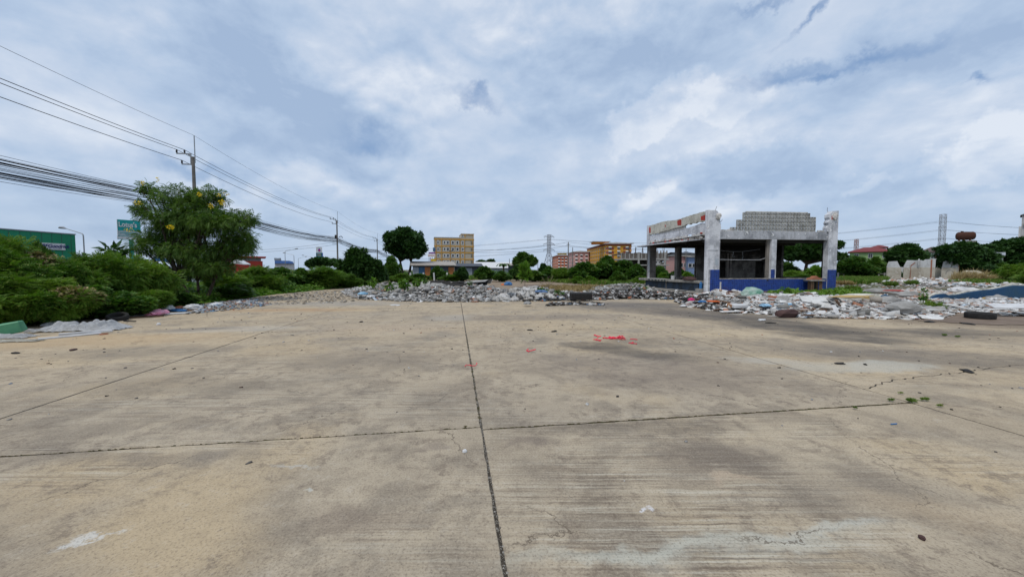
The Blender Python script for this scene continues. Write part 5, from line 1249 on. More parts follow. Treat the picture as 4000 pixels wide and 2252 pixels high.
# low buildings seen through the kiosk
def shed(name, label, cat, px0, px1, pye, pyr, Y, dep, wall, roof, rz=0.0, slope=True, wins=0, strips=None):
    kk = Y / 1475; c0 = A(px0, 1053, Y); Wd = (px1 - px0) * kk; he = 1.6 + (1053 - pye) * kk; hr = 1.6 + (1053 - pyr) * kk
    o = thing(name, label, cat, (c0.x, Y, 0), rz)
    pbox('wall', wall, o, 0, Wd, 0, dep, 0, he)
    v = MB(); v.prism([(-.5, he - .06), (dep / 2, hr), (dep + .5, he - .06), (dep + .5, he + .06), (dep / 2, hr + .14), (-.5, he + .06)], 'x', -.4, Wd + .4); rf = v.build('roof', roof, o)
    n = int(Wd / .9)
    for i in range(wins): window(o, Wd * (i + .5) / wins, he * .55, .9, .9, -.005, M_WHT, .1)
    if strips:
        for i, m_ in enumerate(strips):
            a = Wd * i / len(strips); pbox('wall_panel', m_, o, a + .02, a + Wd / len(strips) - .02, -.06, -.01, 0, he - .3)
    return o
M_GROOF = mat('grey_corrugated_roof', (.36, .33, .30), .7, vscale=3, col2=(.28, .25, .22)); M_DGR = mat('dark_tin', (.07, .08, .10), .7, vscale=3); M_TINB = mat('blue_tin', (.05, .13, .24), .7); M_TINO = mat('orange_tin', (.42, .15, .05), .7); M_TING = mat('green_tin', (.08, .22, .15), .7); M_TINW = mat('pale_tin', (.33, .36, .40), .7, vscale=2)
M_WROOF = mat('white_sheet_roof', (.62, .62, .62), .6, vscale=1.5, col2=(.52, .52, .52))
shed('workers_shed', 'long low shed of coloured tin panels under a grey roof before the amber banded block', 'shed', 1612, 1778, 1036, 1021, 66, 9, M_DGR, M_GROOF, strips=[M_TINW, M_TINB, M_TINO, M_TINB, M_TING, M_DGR, M_TINO])
shed('dark_shed', 'low dark tin shed right of the coloured shed', 'shed', 1775, 1880, 1040, 1030, 70, 8, M_DGR, M_DGR, strips=[M_DGR, M_TINW, M_DGR])
shed('white_roofed_hall', 'long hall with pale sheet roof behind the shrubs in the middle', 'hall', 1858, 2010, 1046, 1022, 110, 22, M_TINW, M_WROOF)
shed('small_grey_hut', 'small dark hut with a flat lean to roof right of the pale roofed hall', 'hut', 1985, 2045, 1036, 1030, 90, 6, M_DGR, M_GROOF)
shed('factory_shed', 'grey factory shed with dark roof seen through the kiosk', 'shed', 2606, 2652, 1022, 1004, 120, 16, mat('grey_brown_block', (.22, .20, .17), .9), M_DGR)
sh2 = shed('pink_shophouse', 'pink and white shophouse seen through the middle opening of the kiosk', 'shophouse', 2650, 2688, 1000, 998, 100, 8, M_PNK, M_GROOF, wins=2)
shed('roofed_terrace', 'grey roofed terrace block above the pink shophouse', 'building', 2645, 2712, 990, 984, 125, 9, M_RAW, M_DGR, wins=5)
shed('blue_shophouse', 'pale blue shophouse right of the pink one seen through the kiosk', 'shophouse', 2689, 2716, 1003, 1001, 98, 8, mat('pale_blue_wall', (.20, .28, .46), .85), M_GROOF, wins=2)
# left: green shop, signs, red building
M_SHOPG = mat('green_shop_wall', (.008, .24, .115), .6, vscale=1.2, col2=(.008, .20, .095), spec=.4)
a0, b0 = A(-260, 870, 36), A(293, 917, 47); Lg = (b0.xy - a0.xy).length; gs = thing('green_shop', 'green flat walled shop with a white name board above the left bushes', 'shop', (a0.x, a0.y, 0), math.atan2(b0.y - a0.y, b0.x - a0.x))
zt_ = (A(293, 917, 47).z); pbox('wall', M_SHOPG, gs, 0, Lg, 0, 12, 2.9, zt_); pbox('ground_floor', M_DGR, gs, .1, Lg - .1, .2, 11.9, 0, 2.9); pbox('roof_edge', M_STEEL, gs, -.05, Lg + .06, -.07, 12, zt_, zt_ + .12)
for i in range(12): pbox('cladding_seam', M_DGR, gs, Lg * (i + .5) / 12, Lg * (i + .5) / 12 + .03, -.012, 0, 2.95, zt_)
def text_obj(body, parent, loc, size, m, rot=(math.pi / 2, 0, 0), name='lettering', ext=.02, shear=0.0, sp=1.0, bold=0.0, align='LEFT'):
    cu = bpy.data.curves.new('t', 'FONT'); cu.body = body; cu.size = size; cu.extrude = ext; cu.shear = shear; cu.space_character = sp; cu.offset = bold; cu.align_x = align
    to = bpy.data.objects.new('t', cu); COL.objects.link(to); dg = bpy.context.evaluated_depsgraph_get(); dg.update()
    me = bpy.data.meshes.new_from_object(to.evaluated_get(dg)); bpy.data.objects.remove(to)
    me.materials.clear(); me.materials.append(m); me.name = name
    return link_mesh(name, me, parent, loc, rot)
M_NAVYT = mat('navy_lettering', (.02, .02, .16), .6); M_WHTT = mat('white_lettering', (.75, .75, .75), .6)
def gx(px):                                       # wall x that shows at a pixel column
    best = min(range(400), key=lambda i: abs((a0.x + (b0.x - a0.x) * i / 400) / (a0.y + (b0.y - a0.y) * i / 400) - ray(px, 950)[0] / ray(px, 950)[1])); return Lg * best / 400
xa, xb = gx(150), gx(250); sb = pbox('name_board', M_WHTT, gs, xa, xb, -.16, -.02, 4.0 - .05, 4.72)
text_obj('BFGoodrich', sb, (xb - (xb - xa) * .93, -.165, 4.22), .52, M_NAVYT, shear=.3, bold=.012); pbox('underline', M_NAVYT, sb, xb - (xb - xa) * .8, xb - .35, -.18, -.165, 4.10, 4.14)
M_TEAL = mat('teal_sign', (.0, .36, .35), .5, spec=.4); M_SGREY = mat('sign_pale_grey', (.45, .55, .56), .6)
kk = 44 / 1475; c0 = A(468, 1053, 44); ps = thing('supermarket_sign', 'tall teal and white pylon sign half hidden behind the flowering tree', 'sign', (c0.x, 44, 0), .05)
sz = lambda py: 1.6 + (1053 - py) * kk
Ws = 92 * kk
pbox('upper_panel', M_TEAL, ps, 0, Ws, 0, .5, sz(900), sz(858)); pbox('middle_panel', M_SGREY, ps, .03, Ws - .03, .02, .48, sz(922), sz(900)); pbox('lower_panel', M_WHTT, ps, -.1, Ws - .03, .02, .48, sz(934), sz(922))
pbox('sign_mast', M_TEAL, ps, Ws * .46, Ws * .66, .1, .4, 0, sz(934)); pbox('frame_strip', M_WHTT, ps, -.06, 0, -.02, .5, sz(934), sz(858)); pbox('dividing_strip', M_TEAL, ps, -.1, Ws, -.02, .0, sz(923), sz(921.5)); pbox('dividing_strip', M_TEAL, ps, -.1, Ws, -.02, .0, sz(935), sz(933.5))
text_obj("Lotus's", ps, (.10, -.03, sz(885)), .78, M_WHTT, bold=.02); 
for z_, x0, x1 in ((908, .25, 2.2), (914, .8, 1.7)): pbox('print_line', M_TEAL, ps, x0, x1, -.02, .015, sz(z_ + 1.2), sz(z_ - .8))
kk = 105 / 1475; c0 = A(1020, 1053, 105); rb = thing('red_shop', 'red fronted shop building with an overhanging red roof edge', 'shop', (c0.x - 3.5, 105, 0))
rz_ = lambda py: 1.6 + (1053 - py) * kk
pbox('lower_wall', M_RED, rb, -9, 53 * kk + .3, 0, 10, 0, rz_(1019)); pbox('shutter_band', mat('grey_shutter', (.22, .22, .24), .6), rb, -9, 51 * kk, .1, 10, rz_(1019), rz_(1006)); pbox('roof_edge', M_RED, rb, -10, 64 * kk + .5, -1, 10.5, rz_(1006), rz_(1001))
kk = 118 / 1475; c0 = A(1074, 1053, 118); bb = thing('blue_roofed_hall', 'low hall with a bright blue roof beyond the roadside bushes', 'hall', (c0.x, 118, 0))
M_BROOF = mat('bright_blue_roof', (.10, .22, .55), .5)
pbox('wall', M_WHTT, bb, 0, 78 * kk, 0, 12, 0, 1.6 + 24 * kk); MB().prism([(0, 1.6 + 24 * kk), (76 * kk, 1.6 + 24 * kk), (72 * kk, 1.6 + 32 * kk), (58 * kk, 1.6 + 35.5 * kk), (0, 1.6 + 35.5 * kk)], 'y', -.8, 12).build('roof', M_BROOF, bb)
dk = thing('roof_letter_sign', 'row of small dark letters standing on the blue roof', 'sign', (c0.x + .3, 117.4, 1.6 + 35.5 * kk))
for i in range(6): MB().box(i * .36, i * .36 + .27, 0, .15, .25, .25 + R_.choice([.5, .62, .55])).build('letter_block', M_SOOT, dk)
pbox('letter_rail', M_STEEL, dk, 0, 2.2, .03, .12, .0, .24)
kk = 98 / 1475; c0 = A(1236, 1053, 98); gsn = thing('petrol_price_sign', 'petrol station pylon sign with blue and red flame emblem over green panels', 'sign', (c0.x, 98, 0))
qz = lambda py: 1.6 + (1053 - py) * kk
pbox('emblem_panel', M_WHTT, gsn, .05, 26 * kk - .1, .05, .55, qz(985.5), qz(965))
fl_ = lambda s_: [(13 * kk + x * s_ * kk, qz(976) + z * s_ * kk) for x, z in ((0, 7.2), (2.6, 3.6), (5.2, 0), (4.6, -3.6), (2.4, -5.6), (0, -6.2), (-2.4, -5.6), (-4.6, -3.6), (-5.2, 0), (-2.6, 3.6))]
MB().prism(fl_(1), 'y', .0, .05).build('flame_emblem', mat('emblem_blue', (.03, .05, .40), .6), gsn); MB().prism([(x, z - .06) for x, z in fl_(.55)], 'y', -.04, .0).build('flame_core', M_REDP, gsn)
pbox('price_panel', mat('petrol_green', (.01, .13, .17), .5), gsn, 0, 25 * kk, 0, .5, qz(1008), qz(986.5)); pbox('side_panel', mat('petrol_blue', (.12, .14, .62), .5), gsn, 25 * kk + .01, 27.5 * kk, 0, .5, qz(1011), qz(986.5))
for i in range(4): pbox('price_row', [M_SGREY, M_FOAM, M_SGREY, M_TEAL][i], gsn, .3, 20 * kk, -.05, -.005, qz(992 + i * 4.2), qz(990.4 + i * 4.2))
pbox('sign_mast', M_STEEL, gsn, 10 * kk, 15 * kk, .1, .4, 0, qz(1008))
kk = 150 / 1475; c0 = A(1678, 1053, 150); vb = thing('violet_billboard', 'violet, white and yellow billboards behind the round tree', 'billboard', (c0.x, 150, 0))
vz = lambda py: 1.6 + (1053 - py) * kk
pbox('upper_board', M_TINB, vb, 1.4, 2.4, 0, .3, vz(983), vz(967)); pbox('violet_board', mat('violet_board', (.28, .10, .34), .7), vb, -.3, 2.3, 0, .3, vz(991), vz(985)); pbox('white_board', M_WHTT, vb, -.6, 2.3, 0, .3, vz(1003), vz(992)); pbox('pink_stripe', M_PNK, vb, -.5, 2.2, -.05, 0, vz(999), vz(996)); pbox('yellow_board', mat('yellow_board', (.62, .42, .02), .7), vb, .5, 2.4, 0, .3, vz(1020), vz(1011)); pbox('frame_post', M_STEEL, vb, .9, 1.1, .3, .5, 0, vz(983)); pbox('violet_board', mat('violet_board', (.28, .10, .34), .7), vb, .3, .5, 0, .3, vz(1020), vz(1005))
# small canopies and cars on the road behind the bushes
for px, py, Y, w_, lb, m_ in [(360, 1042, 30, 1.5, 'blue and white striped stall canopy seen over the left bushes', M_BLUEP), (655, 1010, 33, 1.6, 'blue and white awning glimpsed through the flowering tree', M_BLUEP), (945, 1022, 40, 1.3, 'white van roof like awning right of the flowering tree', M_WHTT)]:
    p = A(px, py, Y); o = thing('stall_canopy', lb, 'canopy', (p.x, p.y, 0), -.35)
    for s in (-1, 1): MB().tube([(s * w_ * .9, 0, 0), (s * w_ * .9, 0, p.z - .3)], .03, 5).build('canopy_post', M_STEEL, o)
    MB().prism([(-w_, p.z - .35), (-w_ * .4, p.z + .12), (w_ * .1, p.z + .18), (w_, p.z - .25), (w_, p.z - .32), (0, p.z + .02)], 'y', -.7, .0).build('canopy_cloth', M_WHTT, o); MB().prism([(-w_ * .6, p.z - .12), (-w_ * .3, p.z + .14), (w_ * .5, p.z + .06), (w_, p.z - .24), (w_, p.z - .32)], 'y', -.74, -.70).build('blue_stripe', m_, o)
def car(loc, rz, body, label, suv=True):
    o = thing('parked_car', label, 'car', loc, rz)
    h = 1.75 if suv else 1.45
    prof = [(-2.2, .35), (-2.25, .8), (-2.1, h * .6), (-1.9, h * .95), (-1.5, h), (.3, h), (1.0, h * .62), (2.05, h * .52), (2.2, .75), (2.2, .35)]
    bd = MB().prism(prof, 'y', -.85, .85).build('body', body, o); bevel(bd, .06, 2)
    MB().prism([(-1.85, h * .62), (-1.7, h * .92), (.22, h * .92), (.8, h * .62)], 'y', -.862, .862).build('side_windows', M_WIN, o)
    MB().box(-2.2, -1.9, -.7, .7, h * .62, h * .9).build('rear_window', M_WIN, o)
    for x in (-1.35, 1.4):
        for y in (-.82, .82):
            wv = MB().tube([(x, y - .1, .33), (x, y + .1, .33)], .33, 14).build('wheel', M_BLACK, o); MB().tube([(x, y - .11, .33), (x, y + .11, .33)], .18, 10).build('rim', M_STEEL, wv)
    for y in (-.6, .6): MB().box(-2.27, -2.2, y - .12, y + .12, .8, .95).build('tail_light', M_RED, o); MB().box(2.15, 2.22, y - .15, y + .15, .65, .8).build('headlight', M_WHTT, o)
    return o
M_CARB = mat('black_car_paint', (.012, .014, .02), .25, spec=.6); M_CARW = mat('white_car_paint', (.6, .6, .6), .3, spec=.5)
cp = A(636, 1075, 31); car((cp.x, cp.y, -.05), 1.75, M_CARB, 'black car behind the gap between left bushes and flowering tree')
cp = A(730, 1080, 34); car((cp.x, cp.y, -.05), 1.75, M_CARW, 'white car behind the trunk of the flowering tree', False)

# right hand houses, tank, pylons
M_RROOF = mat('dark_red_roof_tiles', (.20, .045, .045), .8, vscale=2, col2=(.15, .035, .04)); M_BRROOF = mat('brown_roof_tiles', (.12, .085, .08), .85, vscale=2); M_LGREEN = mat('pale_green_wall', (.28, .42, .18), .85)
def hip_house(px0, px1, pyr, pye, Y, dep, wall, roof, label, nw=3, rise=None):
    kk = Y / 1475; c0 = A(px0, 1053, Y); Wd = (px1 - px0) * kk; he = 1.6 + (1053 - pye) * kk; hr = 1.6 + (1053 - pyr) * kk
    o = thing('hip_roofed_house', label, 'house', (c0.x, Y, 0))
    pbox('wall', wall, o, .6, Wd - .6, .6, dep - .6, 0, he)
    i_ = min(Wd, dep) * .42
    v = [(0, 0, he), (Wd, 0, he), (Wd, dep, he), (0, dep, he), (i_, dep / 2, hr), (Wd - i_, dep / 2, hr), (0, 0, he - .18), (Wd, 0, he - .18), (Wd, dep, he - .18), (0, dep, he - .18)]
    MB().add(v, [(0, 1, 5, 4), (1, 2, 5), (2, 3, 4, 5), (3, 0, 4), (0, 6, 7, 1), (1, 7, 8, 2), (2, 8, 9, 3), (3, 9, 6, 0), (6, 9, 8, 7)]).build('roof', roof, o)
    for n in range(nw):
        window(o, .6 + (Wd - 1.2) * (n + .5) / nw, he - 1.1, 1.0, 1.0, .595, M_WHT, .1); window(o, .6 + (Wd - 1.2) * (n + .5) / nw, he - 3.9, 1.0, 1.2, .595, M_WHT, .1)
    return o
hip_house(3308, 3482, 966, 984, 100, 10, M_LGREEN, M_RROOF, 'pale green house under a wide dark red hip roof'); hip_house(3395, 3465, 957, 966, 104, 7, M_WHT, M_RROOF, 'small raised upper storey with red roof above the green house', 2)
hip_house(3462, 3552, 956, 970, 112, 9, M_WHT, M_BRROOF, 'white house with a brown hip roof left of the dark tree', 2)
hip_house(3584, 3700, 964, 984, 92, 9, M_WHT, M_BRROOF, 'white two storey house with dark brown roof behind the broken wall blocks', 3)
hip_house(3270, 3306, 985, 990, 95, 7, mat('blue_white_wall', (.45, .52, .6), .85), M_GROOF, 'small pale house just right of the kiosk', 1)
shed('white_corrugated_house', 'white house partly hidden between the trees at the right', 'house', 3868, 3915, 998, 985, 70, 8, M_WHT, M_TINW, wins=1)
kk = 115 / 1475; c0 = A(3975, 1053, 115); ga = thing('grey_apartment_block', 'tall grey white apartment block cut by the right edge', 'building', (c0.x, 115, 0), 0)
az_ = lambda py: 1.6 + (1053 - py) * kk
pbox('wall', mat('grey_white_render', (.46, .46, .47), .85, vscale=.5), ga, .3, 14, 0, 14, 0, az_(842)); MB().prism([(-.3, az_(842)), (4, az_(826)), (14.5, az_(826)), (14.5, az_(842))], 'y', -.6, 15).build('roof', mat('slate_roof', (.12, .12, .14), .8), ga)
pbox('stair_wing', M_WHT, ga, -.5, .3, .2, 6, 0, az_(885))
for i, py in enumerate((848, 872, 900, 925)): window(ga, 1.9, az_(py), 1.2 if i else .6, .9 if i != 2 else 1.6, -.005, M_WHT, .1)
pbox('balcony', M_RAW, ga, .8, 14, -.9, -.02, az_(882), az_(874)); pbox('balcony', M_RAW, ga, .5, 14, -.9, -.02, az_(924), az_(919))
# rusty tank on its stand
kk = 70 / 1475; c0 = A(3764, 1053, 70); tk = thing('rusty_water_tank', 'big rusty horizontal water tank on a concrete stand above the dark tree', 'water tank', (c0.x, 70, 0), 0.2)
zc = 1.6 + (1053 - 922) * kk; rad_t = 15.5 * kk; hl = 41 * kk
pr = [(-hl, .02), (-hl + .05, rad_t * .5), (-hl + .25, rad_t * .85), (-hl + .55, rad_t), (hl - .55, rad_t), (hl - .25, rad_t * .85), (hl - .05, rad_t * .5), (hl, .02)]
tb = MB().tube([(x, 0, zc) for x, r in pr], [r for x, r in pr], 20).build('tank_shell', M_RUST, tk, smooth=False)
MB().tube([(-.7, 0, zc + rad_t - .1), (-.7, 0, zc + rad_t + .15)], .3, 10).build('hatch', M_RUST, tk)
for x in (-1.2, -.3, .9): pbox('saddle', M_RUST, tk, x - .12, x + .12, -.5, .5, zc - rad_t - .15, zc - rad_t + .25)
pbox('platform', M_GREYC, tk, -1.95, 1.95, -.9, .9, zc - rad_t - .45, zc - rad_t - .15)
for x in (-1.8, -.9, .8, 1.6):
    for y in (-.7, .7): pbox('stand_leg', M_GREYC, tk, x - .12, x + .12, y - .12, y + .12, 0, zc - rad_t - .45)
def lattice(name, label, cat, px, Y, pytop, wbase, wtop, arms, rz=.5, col=M_STEEL, r=.16, waist=.55, group=None):
    p = A(px, pytop, Y); Ht = p.z; o = thing(name, label, cat, (p.x, Y, 0), rz, group); mb = MB(); n = 11
    lev = [Ht * waist * (1 - (1 - i / 4) ** 1.3) for i in range(5)] + [Ht * (waist + (1 - waist) * .97 * i / (n - 4)) for i in range(1, n - 3)]
    def wd(z): return wtop + (wbase - wtop) * max(0, 1 - z / (Ht * waist)) ** 1.0
    for a, b_ in zip(lev[:-1], lev[1:]):
        wa, wb = wd(a) / 2, wd(b_) / 2; ca = [(-wa, -wa), (wa, -wa), (wa, wa), (-wa, wa)]; cb = [(-wb, -wb), (wb, -wb), (wb, wb), (-wb, wb)]
        for i in range(4):
            j = (i + 1) % 4
            mb.tube([ca[i] + (a,), cb[i] + (b_,)], r, 4, False); mb.tube([ca[i] + (a,), cb[j] + (b_,)], r * .6, 4, False); mb.tube([ca[j] + (a,), cb[i] + (b_,)], r * .6, 4, False); mb.tube([cb[i] + (b_,), cb[j] + (b_,)], r * .6, 4, False)
    mb.build('lattice_body', col, o)
    for f, L in arms:
        z = Ht * f; m2 = MB()
        for s in (-1, 1):
            for yy in (-wtop / 2, wtop / 2): m2.tube([(s * wtop / 2, yy, z), (s * L, 0, z + .15 * 1)], r * .8, 4, False); m2.tube([(s * wtop / 2, yy, z + Ht * .045), (s * L, 0, z + .15)], r * .6, 4, False)
            m2.tube([(s * L, 0, z), (s * (L - .3), 0, z - 1.6)], r * .8, 5, False)
        m2.build('crossarm', col, o)
    return o
M_PYL = mat('pylon_steel', (.42, .45, .50), .6)
lattice('power_pylon', 'distant steel lattice pylon left of the salmon block', 'pylon', 2145, 400, 914, 11, 3.0, [(.93, 6.0), (.73, 6.6), (.57, 6.6)], .4, M_PYL, .24, .5, 'power pylons')
lattice('power_pylon', 'nearer steel lattice pylon standing left of the rusty tank', 'pylon', 3685, 280, 833, 11, 2.8, [(.93, 5.6), (.76, 6.0), (.57, 6.0)], .4, M_PYL, .15, .48, 'power pylons')
lattice('telecom_mast', 'small far red and white telecom mast left of the red roofed house', 'mast', 3346, 260, 931, 3.0, 1.6, [(.93, 1.8), (.86, 1.8)], .2, mat('mast_pale_red', (.42, .30, .30), .7), .16, .2)
def hv(p, q, sag, r, label, n=24):
    pts = [(p[0] + (q[0] - p[0]) * i / n, p[1] + (q[1] - p[1]) * i / n, p[2] + (q[2] - p[2]) * i / n - sag * 4 * (i / n) * (1 - i / n)) for i in range(n + 1)]
    tag(MB().tube(pts, r, 4, False).build('transmission_line', M_WIRE), label, 'wire', 'transmission lines between pylons')
for i, (pyA, pyB, pyL, pyR) in enumerate([(934, 864, 976, 894), (957, 897, 1000, 912), (980, 930, 1010, 945)]):
    nm = ['upper', 'middle', 'lower'][i]
    for s in (-1, 1):
        a = A(2145 + s * 12, pyA, 400); b_ = A(3685 + s * 16, pyB, 280); sd = 'near' if s > 0 else 'far'
        hv(a, A(1300 + s * 30, pyL + 4, 640), 4, .07, f'{nm} {sd} high voltage line running left from the distant pylon'); hv(a, b_, 9, .06, f'{nm} {sd} high voltage line between the two pylons behind the kiosk'); hv(b_, A(4500, pyR - 10 + s * 4, 330), 4, .055, f'{nm} {sd} high voltage line running right from the nearer pylon')
# wooden service poles in the middle distance
def small_pole(px, pytop, Y, label, r=.12, arm=True):
    p = A(px, pytop, Y); o = thing('service_pole', label, 'pole', (p.x, p.y, 0), 0, 'thin service poles in the distance'); MB().tube([(0, 0, 0), (0, 0, p.z)], [r, r * .7], 6).build('shaft', M_POLE if Y > 60 else M_DW, o)
    if arm: MB().box(-.5, .5, -.05, .05, p.z - .7, p.z - .6).build('crossarm', M_DW, o)
    return p
t1 = small_pole(2220, 945, 100, 'dark service pole left of the pink hostel block', .17); small_pole(2237, 966, 95, 'leaning thin pole right of the dark service pole', .12, False); t3 = small_pole(1761, 970, 90, 'thin pole in front of the amber banded block', .1)
small_pole(1676, 1004, 88, 'thin pole left of the amber banded block', .08, False); small_pole(1990, 1010, 100, 'short dark post above the pale roofed hall', .1, False); small_pole(2680, 972, 85, 'lamp pole seen through the middle opening of the kiosk', .09); small_pole(2101, 1016, 120, 'short far pole right of the tall shrub', .1, False)
for z_, lb in ((0, 'upper'), (-.9, 'lower')):
    a, b_ = Vector((t3.x, t3.y, t3.z + z_ * .6)), Vector((t1.x, t1.y, t1.z + z_))
    hv(Vector((a.x - 22, a.y + 6, a.z)), a, .6, .02, f'{lb} service wire left of the thin pole'); hv(a, b_, 1.0, .028, f'{lb} service wire between the two service poles in the middle'); hv(b_, b_ + Vector((38, 22, 1.2)), 1.0, .024, f'{lb} service wire leading right from the dark service pole')
# white posts of the old boundary
fe = random.Random(3)
for i, px in enumerate((1603, 1652, 1694, 1742, 1790)):
    p = A(px, 1053, 52); o = MB().box(-.09, .09, -.09, .09, 0, 1.25, .01).build('boundary_post', M_WHT); o.location = (p.x, 52 + i * .2, -.05); o.rotation_euler = (fe.uniform(-.05, .05), fe.uniform(-.06, .06), 0)
    tag(o, ['leftmost white boundary post near the round tree', 'second white boundary post from the round tree', 'third white boundary post below the coloured shed', 'fourth white boundary post below the coloured shed', 'rightmost white boundary post before the dark shrub'][i], 'post', 'white boundary posts')
fn = thing('post_and_rail_fence', 'low concrete post and rail fence behind the weeds right of the kiosk', 'fence', (A(3275, 1053, 62).x, 62, 0))
for i in range(9): pbox('fence_post', M_RAW, fn, i * .95, i * .95 + .14, 0, .14, 0, 1.1 + fe.uniform(-.05, .05))
for z in (.45, .9): pbox('fence_rail', M_RAW, fn, .15, 8.0, .16, .22, z, z + .09)

# broken white wall blocks
def block(name, label, px0, px1, tops, Y, th, rz=0.0, low=.62):
    kk = Y / 1475; c0 = A(px0, 1053, Y); Wd = (px1 - px0) * kk; o = thing(name, label, 'broken wall', (c0.x, Y, 0), rz)
    hi = [(u * Wd, 1.6 + (1053 - py) * kk) for u, py in tops]; zs = 1.6 + (1053 - 1044) * kk
    MB().prism([(0, -.1), (Wd, -.1)] + hi[::-1], 'y', 0, th).build('wall_body', M_CREAMW, o)
    lowh = [(x, min(z, zs)) for x, z in hi]
    MB().prism([(.02, .0), (Wd - .02, .0)] + [(min(max(x, .02), Wd - .02), z - .01) for x, z in lowh[::-1]], 'y', -.03, -.001).build('dado_paint', M_CREAM, o)
    return o
M_CREAM = worn_mat('cream_painted_wall', (.46, .43, .36), (.34, .30, .24), (.52, .49, .43), .5, grime=.3); M_CREAMW = worn_mat('white_painted_wall', (.52, .53, .53), (.40, .40, .39), (.6, .6, .6), .5, grime=.25)
block('broken_wall_block', 'leftmost broken cream wall block with a narrow chipped top', 3463, 3520, [(0, 1040), (.05, 1030), (.12, 1021), (.7, 1020), (.82, 1034), (.92, 1042), (1, 1045)], 58, 1.2)
bm_ = block('broken_wall_block', 'widest broken white and cream wall block with a hanging beam end', 3529, 3648, [(0, 1040), (.05, 1028), (.10, 1016), (.4, 1017), (.55, 1016), (.62, 1019), (.68, 1014), (.9, 1013), (1, 1012)], 58, 1.5)
lump('hanging_concrete', 57 * 58 / 1475, -.15, 2.6, .18, .16, .72, M_CREAMW, bm_, 3, .3); MB().box(102 * 58 / 1475, 107 * 58 / 1475, -.1, -.035, 0, 3.1).build('brick_edge', M_TERRA, bm_); MB().tube([(118 * 58 / 1475, .2, 2.9), (118 * 58 / 1475, .2, 3.5), (120 * 58 / 1475, .2, 3.7)], .04, 4).build('bent_rebar', M_RUST, bm_)
MB().prism([(24 * .0393, .2), (27 * .0393, .2), (27 * .0393, 2.3), (44 * .0393, 2.75), (44 * .0393, 2.62), (29 * .0393, 2.15), (29 * .0393, .3)], 'y', -.06, -.032).build('plaster_crack', M_TERRA, bm_)
block('broken_wall_block', 'slanting dark fragment left of the block with a scraped ring', 3651, 3679, [(0, 1052), (.3, 1040), (.6, 1032), (.85, 1026), (1, 1020)], 60, 1.0)
bl = block('broken_wall_block', 'squarish broken block with a scraped ring mark beside the dry grass', 3677, 3744, [(0, 1052), (.06, 1032), (.10, 1022), (.3, 1017), (.6, 1014), (.9, 1013), (.98, 1015), (1, 1024)], 56, 1.4)
rg_ = [(1.25 + .62 * math.cos(a), 1.05 + .55 * math.sin(a)) for a in [math.pi * (-.05 + 1.1 * i / 12) for i in range(13)]]; MB().prism(rg_ + [(1.25 + (x - 1.25) * .78, 1.05 + (z - 1.05) * .78) for x, z in rg_[::-1]], 'y', -.05, -.032).build('scraped_ring', M_SLABGR, bl)
MB().box(67 * .038 - .1, 67 * .038 + .03, -.02, 1.3, 0, 2.9).build('brick_edge', M_TERRA, bl)
p = A(3792, 1085, 50); free_lump('plaster_slab', (p.x, 50, .9), (1.55, .7, .62), M_CREAM, 44, .2, 3, 'tilted cream plaster slab lying in dry grass', 'plaster slab'); p = A(3845, 1085, 51); free_lump('plaster_slab', (p.x, 51, .55), (.9, .6, .4), M_CREAM, 45, .25, 2, 'smaller cream plaster lump right of the tilted slab', 'plaster slab')

# things off to the side stand square to the road there, not to the yard
def face(o, f=1.0):
    a = math.atan2(o.location.x, o.location.y) * f; c_ = math.cos(a); o.rotation_euler = (0, 0, -a + o.rotation_euler[2]); o.scale = (o.scale[0] * c_, o.scale[1] * c_, 1)
for o in list(COL.objects):
    if o.parent is None and o.type == 'EMPTY':
        n_ = o.name.split('.')[0]
        if n_ in ('broken_wall_block', 'hip_roofed_house', 'grey_apartment_block', 'red_shop', 'blue_roofed_hall', 'roof_letter_sign', 'petrol_price_sign', 'white_corrugated_house', 'supermarket_sign', 'banded_apartment_block', 'workers_shed', 'dark_shed', 'white_roofed_hall', 'rusty_water_tank'): face(o)
# ================================================================== VEGETATION
L_LEUC = leaf_mat('feathery_leaf', (.034, .095, .010), (.13, .225, .026), (.22, .26, .06))
L_DARK = leaf_mat('dark_leaf', (.016, .048, .012), (.046, .100, .022), None, .2)
L_MID = leaf_mat('mid_green_leaf', (.028, .08, .014), (.075, .15, .024), (.14, .18, .04))
L_BRIGHT = leaf_mat('bright_leaf', (.06, .14, .015), (.13, .24, .03), (.20, .26, .05))
L_SENNA = leaf_mat('senna_leaf', (.028, .075, .013), (.085, .155, .024), (.14, .19, .04), .3)
L_DRY = leaf_mat('dry_stem', (.17, .13, .06), (.26, .21, .11), (.10, .06, .035), .15)
L_YEL = leaf_mat('yellow_blossom', (.62, .45, .01), (.75, .55, .02), None, .2)
L_GRASS = leaf_mat('grass_blade', (.06, .13, .018), (.14, .21, .035), (.22, .19, .08))
L_STRAW = leaf_mat('straw_blade', (.26, .19, .09), (.36, .27, .14), (.18, .12, .06), .2)
M_BARK = mat('grey_brown_bark', (.085, .062, .045), .95, vscale=5, col2=(.045, .034, .026), bump=.6, bscale=25)
M_TWIG = mat('dry_twig', (.24, .19, .13), .95, vscale=5)
rv = random.Random(21)
def limb(mb, p, q, r0, r1, bend=.15, n=5):
    p, q = Vector(p), Vector(q); L = (q - p).length; o = Vector((rv.uniform(-1, 1), rv.uniform(-1, 1), rv.uniform(0, .6))) * bend * L
    pts = [p.lerp(q, i / n) + o * math.sin(math.pi * i / n) * .5 for i in range(n + 1)]
    mb.tube(pts, [r0 + (r1 - r0) * i / n for i in range(n + 1)], 6); return pts
